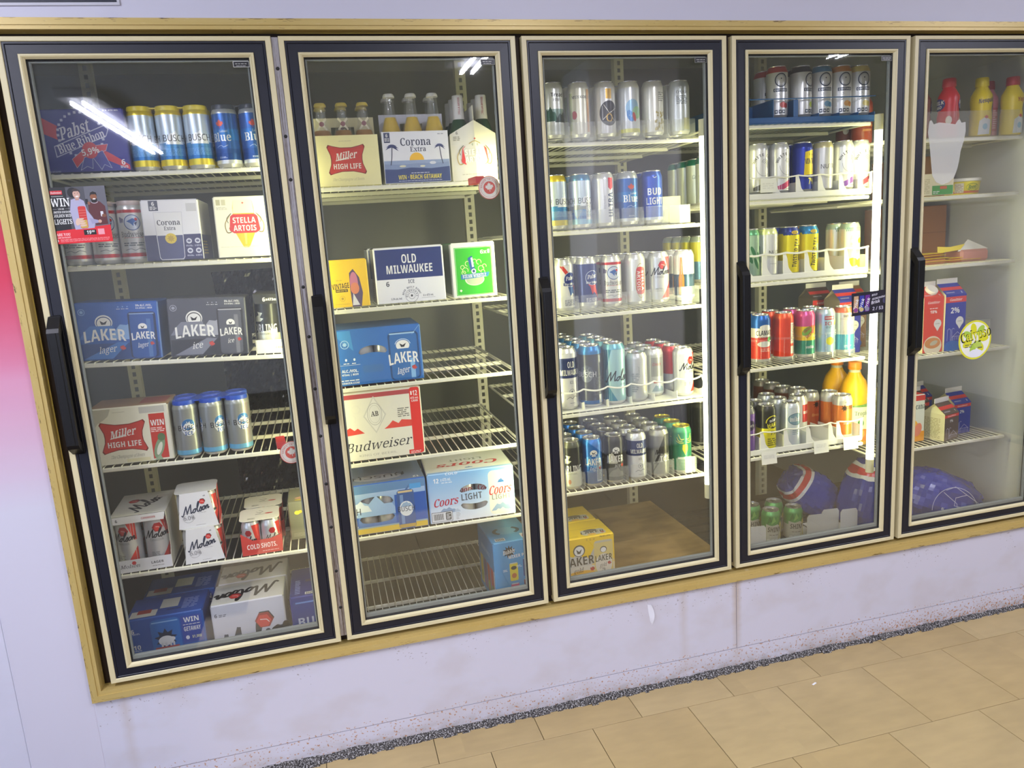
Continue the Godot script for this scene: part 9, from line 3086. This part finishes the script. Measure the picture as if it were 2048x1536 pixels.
	a.rect(-0.02, -0.036, 0.0655, 0.0655, hx("#4a4a50"))
	a.rect(0.02, -0.036, 0.0655, 0.0655, hx("#63636a"))
	a.poly(PackedVector2Array([Vector2(-0.0655, -0.0655), Vector2(0.0655, -0.0655), Vector2(0.0655, -0.026), Vector2(-0.0655, -0.036)]), hx("#d8222c"))
	a.rect(-0.054, 0.049, -0.028, 0.058, hx("#c8202c"))
	a.text("Budweiser", -0.041, 0.0535, 0.005, WHITE, "serif", 0.024, 0.3)
	a.rect(-0.053, 0.0445, -0.027, 0.0452, WHITE)
	a.text("WIN", -0.036, 0.031, 0.019, WHITE, "serifb", 0.042)
	a.text("1 IN 200", -0.036, 0.0155, 0.0035, WHITE, "serifb", 0.013)
	a.rect(-0.056, 0.0152, -0.045, 0.0158, hx("#9a9aa0"))
	a.rect(-0.027, 0.0152, -0.016, 0.0158, hx("#9a9aa0"))
	a.text("LIMITED EDITION", -0.036, 0.0085, 0.0045, WHITE, "serifb", 0.039)
	a.text("GOLDEN RED", -0.036, 0.0, 0.0066, WHITE, "serifb", 0.039)
	a.text("LIGHTS", -0.036, -0.014, 0.0115, WHITE, "serifb", 0.039)
	# man on the left: grey-lilac sweater, holding a red can towards us
	a.ell(-0.006, 0.052, 0.011, 0.012, hx("#15131a"), 18)
	a.poly(PackedVector2Array([Vector2(-0.012, 0.036), Vector2(0.004, 0.040), Vector2(0.016, 0.032), Vector2(0.020, 0.010), Vector2(0.034, -0.016), Vector2(0.030, -0.032), Vector2(-0.012, -0.034), Vector2(-0.017, 0.010)]), hx("#a9a6c0"))
	a.rect(-0.002, 0.034, 0.006, 0.044, hx("#b98a78"))
	a.ell(0.002, 0.048, 0.0078, 0.0105, hx("#c9a08c"), 22, 0.1)
	a.poly(PackedVector2Array([Vector2(-0.007, 0.050), Vector2(-0.006, 0.059), Vector2(0.002, 0.062), Vector2(0.010, 0.057), Vector2(0.010, 0.050), Vector2(0.007, 0.055), Vector2(-0.003, 0.055)]), hx("#3a2c28"))
	a.ell(0.003, 0.043, 0.0036, 0.0018, hx("#e8e2da"), 12, 0.1)
	a.ell(-0.0012, 0.050, 0.0012, 0.0007, hx("#3a2c28"), 8)
	a.ell(0.0052, 0.0505, 0.0012, 0.0007, hx("#3a2c28"), 8)
	# man on the right: dark skin, maroon sweater
	a.poly(PackedVector2Array([Vector2(0.024, 0.026), Vector2(0.036, 0.031), Vector2(0.050, 0.029), Vector2(0.060, 0.018), Vector2(0.061, -0.024), Vector2(0.034, -0.026), Vector2(0.030, -0.006), Vector2(0.023, 0.006)]), hx("#5a2a2c"))
	a.ell(0.038, 0.040, 0.0072, 0.0105, hx("#8a5638"), 20)
	a.poly(PackedVector2Array([Vector2(0.030, 0.042), Vector2(0.032, 0.050), Vector2(0.038, 0.053), Vector2(0.045, 0.050), Vector2(0.046, 0.042), Vector2(0.043, 0.046), Vector2(0.034, 0.046)]), hx("#1c1614"))
	a.poly(PackedVector2Array([Vector2(0.031, 0.038), Vector2(0.033, 0.028), Vector2(0.039, 0.026), Vector2(0.045, 0.031), Vector2(0.045, 0.037), Vector2(0.041, 0.034), Vector2(0.035, 0.034)]), hx("#1c1614"))
	a.ell(0.039, 0.0355, 0.0034, 0.0016, hx("#e8e2da"), 12)
	a.ring(0.0385, 0.029, 0.0075, 0.004, 0.0012, hx("#c9c4cc"), 14, PI, TAU)
	a.rrect(0.019, 0.024, 0.025, 0.036, 0.001, hx("#1c1c22"))
	a.ell(0.026, 0.026, 0.003, 0.004, hx("#8a5a40"), 10)
	a.poly(PackedVector2Array([Vector2(0.022, -0.008), Vector2(0.040, -0.014), Vector2(0.044, -0.020), Vector2(0.026, -0.022)]), hx("#9a98b4"))
	a.ell(0.044, -0.017, 0.004, 0.004, hx("#c9a08c"), 12)
	a.rrect(0.0, -0.032, 0.017, 0.020, 0.004, hx("#c8342e"))
	a.rect(0.001, -0.031, 0.016, -0.012, hx("#c8a44a"))
	for i in 4:
		a.rect(0.001, -0.008 + i * 0.006, 0.016, -0.0075 + i * 0.006, hx("#e8a08a"))
	for i in 4:
		a.ell(0.002 + 0.0015 * i, -0.010 - i * 0.005, 0.008, 0.0024, hx("#d8b8a0"), 12, 0.1)
	a.ell(-0.004, -0.016, 0.005, 0.009, hx("#d8b8a0"), 14, -0.3)
	a.rrect(0.048, -0.006, 0.054, 0.006, 0.001, hx("#d8d8da"))
	a.ell(0.055, -0.004, 0.005, 0.004, hx("#7a4a34"), 12)
	a.text("ARE YOU", -0.040, -0.044, 0.0062, hx("#f4d8d6"), "serifb", 0.03)
	a.text("GAME DAY READY?", -0.040, -0.051, 0.003, hx("#f4d8d6"), "serifb", 0.03)
	a.rect(0.005, -0.0475, 0.032, -0.0355, hx("#141418"))
	a.text("19", 0.016, -0.0415, 0.0085, WHITE, "sansb", 0.010, 0.1)
	a.text("00", 0.0255, -0.0395, 0.0045, WHITE, "sansb", 0.006)
	a.rect(0.036, -0.048, 0.050, -0.0345, hx("#e89aa4"))
	a.fine(-0.048, -0.061, 0.06, -0.0535, 3, hx("#e88a8c"), 6)
	a.ell(-0.056, -0.058, 0.004, 0.004, hx("#f0d0d0"), 14)
	m.art(a, Transform3D(Basis(), Vector3(0, 0, 0.0007)))
	part(t, "sheet", m, mat("print"))
	# drinks sign at the fourth door
	t = thing("price_sign", "small dark purple drink price sign at the fourth door's right edge", "sign", Transform3D(Basis(Vector3.BACK, 0.03), Vector3(2.333, 0.815, -0.0098)))
	m = MB.new()
	m.col = hx("#2b2a33")
	m.box(Vector3(-0.066, -0.036, -0.0002), Vector3(0.066, 0.036, 0.0008), 0.0)
	a = new_art()
	for q in [[-0.052, "#c9a27c", "#8a4a8a"], [-0.031, "#3a3f9a", "#c9b87a"], [-0.010, "#6a2f8a", "#8a8aa0"]]:
		a.poly(PackedVector2Array([Vector2(q[0] - 0.009, -0.026), Vector2(q[0] + 0.008, -0.026), Vector2(q[0] + 0.011, 0.026), Vector2(q[0] - 0.006, 0.026)]), hx(q[1]))
		a.text("Brisk", q[0] + 0.001, 0.0, 0.010, WHITE, "sansb", 0.036, 0.2, 1.2)
		a.ell(q[0], -0.018, 0.008, 0.007, hx(q[2]), 14)
	a.text("BOLD", 0.018, 0.024, 0.006, hx("#d8d6e0"), "sansb", 0.02, 0.2, 0.12)
	a.text("REFRESHING", 0.034, 0.013, 0.006, hx("#d8d6e0"), "sansb", 0.05, 0.2, 0.12)
	a.text("Brisk", 0.022, 0.001, 0.010, hx("#e2e0ea"), "sansb", 0.032, 0.2, 0.12)
	a.text("2 / $3", 0.030, -0.020, 0.011, hx("#b9b6c8"), "sansb", 0.04)
	a.ell(0.056, 0.002, 0.008, 0.009, hx("#4a4a6a"), 16)
	m.art(a, Transform3D(Basis(), Vector3(0, 0, 0.0009)))
	part(t, "sheet", m, mat("print"))
	# round lemon sticker on the fifth door
	t = thing("round_sticker", "round yellow and white sticker with brush lettering on the fifth door's glass", "sticker", Transform3D(Basis(Vector3.BACK, 0.0), Vector3(2.750, 0.656, -0.0096)))
	m = MB.new()
	m.col = hx("#dcd93a")
	m.lathe([[0.0, -0.0002], [0.066, -0.0002], [0.066, 0.0005], [0.0, 0.0005]], 48, Transform3D(Basis(Vector3.RIGHT, PI / 2), Vector3.ZERO))
	a = new_art()
	a.ell(0.0, 0.0, 0.060, 0.060, hx("#e9e9da"), 44)
	for i in 7:
		var an := TAU * i / 7.0
		a.ell(cos(an) * 0.034, sin(an) * 0.034 + 0.004, 0.020, 0.012, hx("#d8d52e") if i % 2 == 0 else hx("#a9c84a"), 16, an)
	a.ell(0.012, -0.016, 0.016, 0.013, hx("#b9cf5a"), 18)
	a.ell(0.004, -0.046, 0.028, 0.014, hx("#e4e4ea"), 20)
	a.text("Calypso", 0.002, 0.018, 0.034, INK, "serifb", 0.122, 0.0, 0.16)
	a.text("Calypso", 0.002, 0.018, 0.028, hx("#d9d62e"), "serifb", 0.114, 0.0, 0.16)
	a.fine(-0.04, -0.024, -0.008, -0.01, 2, hx("#77774a"))
	a.fine(0.012, -0.03, 0.042, -0.02, 1, hx("#77774a"))
	m.art(a, Transform3D(Basis(), Vector3(0, 0, 0.0006)))
	part(t, "disc", m, mat("print"))
	# torn remains of a frosted sticker
	t = thing("sticker_residue", "torn frosted sticker remains on the fifth door's glass above the butter", "sticker", Transform3D(Basis(), Vector3(2.600, 1.268, -0.0096)))
	m = MB.new()
	m.prism(PackedVector2Array([Vector2(-0.068, 0.082), Vector2(-0.066, 0.094), Vector2(-0.058, 0.096), Vector2(-0.050, 0.084), Vector2(-0.030, 0.089), Vector2(0.0, 0.086), Vector2(0.032, 0.082), Vector2(0.040, 0.094), Vector2(0.048, 0.096), Vector2(0.054, 0.086), Vector2(0.070, 0.088), Vector2(0.072, 0.060), Vector2(0.066, 0.030), Vector2(0.056, 0.0), Vector2(0.052, -0.030), Vector2(0.046, -0.055), Vector2(0.036, -0.078), Vector2(0.016, -0.094), Vector2(-0.010, -0.100), Vector2(-0.032, -0.092), Vector2(-0.048, -0.070), Vector2(-0.054, -0.030), Vector2(-0.062, 0.020), Vector2(-0.070, 0.060)]), 0.0004)
	part(t, "film", m, mat("frosted"))
	# maker's plates in the top right corner of each pane
	for i in 4:
		t = thing("maker_plate", "tiny black maker's plate in the top right corner of the %s door's glass" % ["first", "second", "middle", "fourth"][i], "label", Transform3D(Basis(), Vector3(i * P + 0.523, 1.5465, -0.0097)))
		m = MB.new()
		m.col = hx("#b9b9b4") if i == 0 else hx("#77776f")
		m.box(Vector3(-0.019, -0.007, -0.0002), Vector3(0.019, 0.007, 0.0006), 0.0)
		a = new_art()
		a.rect(-0.0175, -0.0057, 0.0175, 0.0057, hx("#26262a"))
		a.fine(-0.014, 0.0, 0.014, 0.0035, 1, hx("#a9a9a4"), i)
		a.fine(-0.012, -0.0045, 0.012, -0.002, 1, hx("#a9a9a4"), i + 4)
		m.art(a, Transform3D(Basis(), Vector3(0, 0, 0.0007)))
		part(t, "plate", m, mat("print"))
	# paper price tags on the fourth door's racks
	for q in [[45, 0.213, 0.0, "leftmost"], [45, 0.416, 0.012, "middle"], [45, 0.534, 0.010, "rightmost"]]:
		t = at_shelf("price_tag", q[0], q[1], -0.1465, "blank white paper price tag, %s of three on the fourth door's fifth shelf" % q[3], "tag", 0.0, q[2])
		m = MB.new()
		m.col = hx("#e2e2d8")
		m.box(Vector3(-0.029, -0.030, 0.0), Vector3(0.029, 0.014, 0.0008), 0.0, Transform3D(Basis(Vector3.RIGHT, -0.12), Vector3.ZERO))
		a = new_art()
		a.fine(-0.02, -0.01, 0.02, 0.004, 3, hx("#c9c9c2"), int(q[1] * 100))
		m.art(a, Transform3D(Basis(Vector3.RIGHT, -0.12), Vector3(0, 0, 0.0012)))
		part(t, "paper", m, mat("print"))
	t = at_shelf("price_tag", 42, 0.215, -0.1545, "white paper tag in front of the grey-wave can, fourth door's second shelf", "tag", 0.0, 0.045)
	m = MB.new()
	m.col = hx("#dfe0d2")
	m.box(Vector3(-0.028, -0.022, 0.0), Vector3(0.028, 0.022, 0.0008), 0.0)
	a = new_art()
	a.fine(-0.02, -0.01, 0.02, 0.01, 3, hx("#cfcfc2"))
	m.art(a, Transform3D(Basis(), Vector3(0, 0, 0.0009)))
	part(t, "paper", m, mat("print"))
	# curling strip of tape on the lower wall
	t = thing("tape_strip", "curling strip of white tape hanging on the wall below the middle door", "tape", Transform3D(Basis(), Vector3(1.547, -0.07, -0.0052)))
	m = MB.new()
	m.col = hx("#e0e0ea")
	var pts := []
	for i in 13:
		var u := i / 12.0
		pts.append([Vector3(-0.004 + 0.008 * sin(u * 3.0), -0.088 * u, 0.001 + 0.012 * pow(u, 3) * sin(u * 4.0 + 0.5)), 0.006 + 0.003 * sin(u * 5.0)])
	for i in 12:
		var p: Vector3 = pts[i][0]
		var q: Vector3 = pts[i + 1][0]
		var dw := Vector3(pts[i][1], 0, 0.002)
		var ew := Vector3(pts[i + 1][1], 0, 0.002)
		m.flat(p - dw, p + dw, q + ew, Vector3.BACK)
		m.flat(p - dw, q + ew, q - ew, Vector3.BACK)
		var z := Vector3(0, 0, -0.0004)
		m.flat(p - dw + z, p + dw + z, q + ew + z, Vector3.FORWARD)
		m.flat(p - dw + z, q + ew + z, q - ew + z, Vector3.FORWARD)
	part(t, "tape", m, mat("print"))
	t = thing("paper_scrap", "tiny white paper scrap lying on the floor tiles", "litter", Transform3D(Basis(Vector3.UP, 0.4), Vector3(2.028, FLOOR_Y + 0.0004, 0.155)))
	m = MB.new()
	m.col = hx("#e6e6e8")
	m.box(Vector3(-0.009, 0, -0.003), Vector3(0.009, 0.0012, 0.003), 0.0004)
	part(t, "paper", m, mat("print"))
	# notice above the first door, cut by the picture's top edge
	t = thing("wall_notice", "dark framed notice on the wall above the first cooler door", "sign", Transform3D(Basis(Vector3.BACK, 0.012), Vector3(0.02, 1.781, -0.006)))
	m = MB.new()
	m.col = hx("#c6c6d0")
	m.box(Vector3(-0.30, -0.108, 0.0), Vector3(0.252, 0.108, 0.004), 0.0008)
	part(t, "border", m, mat("print"))
	m = MB.new()
	m.col = hx("#262a38")
	m.box(Vector3(-0.296, -0.1015, 0.004), Vector3(0.246, 0.104, 0.0046), 0.0)
	a = new_art()
	a.text("Warning", 0.0, 0.03, 0.05, hx("#d8d8e0"), "sansb", 0.42)
	a.fine(-0.28, -0.088, 0.20, -0.075, 1, hx("#b9bac4"), 6)
	a.fine(-0.28, -0.060, 0.22, -0.02, 3, hx("#b9bac4"), 9)
	m.art(a, Transform3D(Basis(), Vector3(0, 0, 0.0047)))
	part(t, "panel", m, mat("print"))
	# faded pink advertising sheet left of the frame
	t = thing("wall_graphic", "pink to white faded advertising sheet on the wall left of the cooler frame", "poster", Transform3D(Basis(), Vector3(-0.155, 0.88, -0.0058)))
	m = MB.new()
	m.quad(Vector3(-0.067, -1.236, 0.0003), Vector3(0.1035, -1.236, 0.0003), Vector3(0.1035, 0.40, 0.0003), Vector3(-0.067, 0.40, 0.0003), Vector3.BACK)
	m.box(Vector3(-0.067, -1.236, -0.0001), Vector3(0.1035, 0.40, 0.0002))
	var pm := std(Color.WHITE, 0.4)
	var im := Image.create(64, 256, false, Image.FORMAT_RGB8)
	for y in 256:
		for x in 64:
			var u := y / 127.0
			var c := Color(0.72, 0.10, 0.20).lerp(Color(0.80, 0.22, 0.33), clampf(u / 0.25, 0, 1)).lerp(Color(0.82, 0.55, 0.66), clampf((u - 0.25) / 0.3, 0, 1)).lerp(Color(0.80, 0.79, 0.84), clampf((u - 0.50) / 0.45, 0, 1))
			im.set_pixel(x, y, c)
	pm.albedo_texture = ImageTexture.create_from_image(im)
	part(t, "sheet", m, pm)
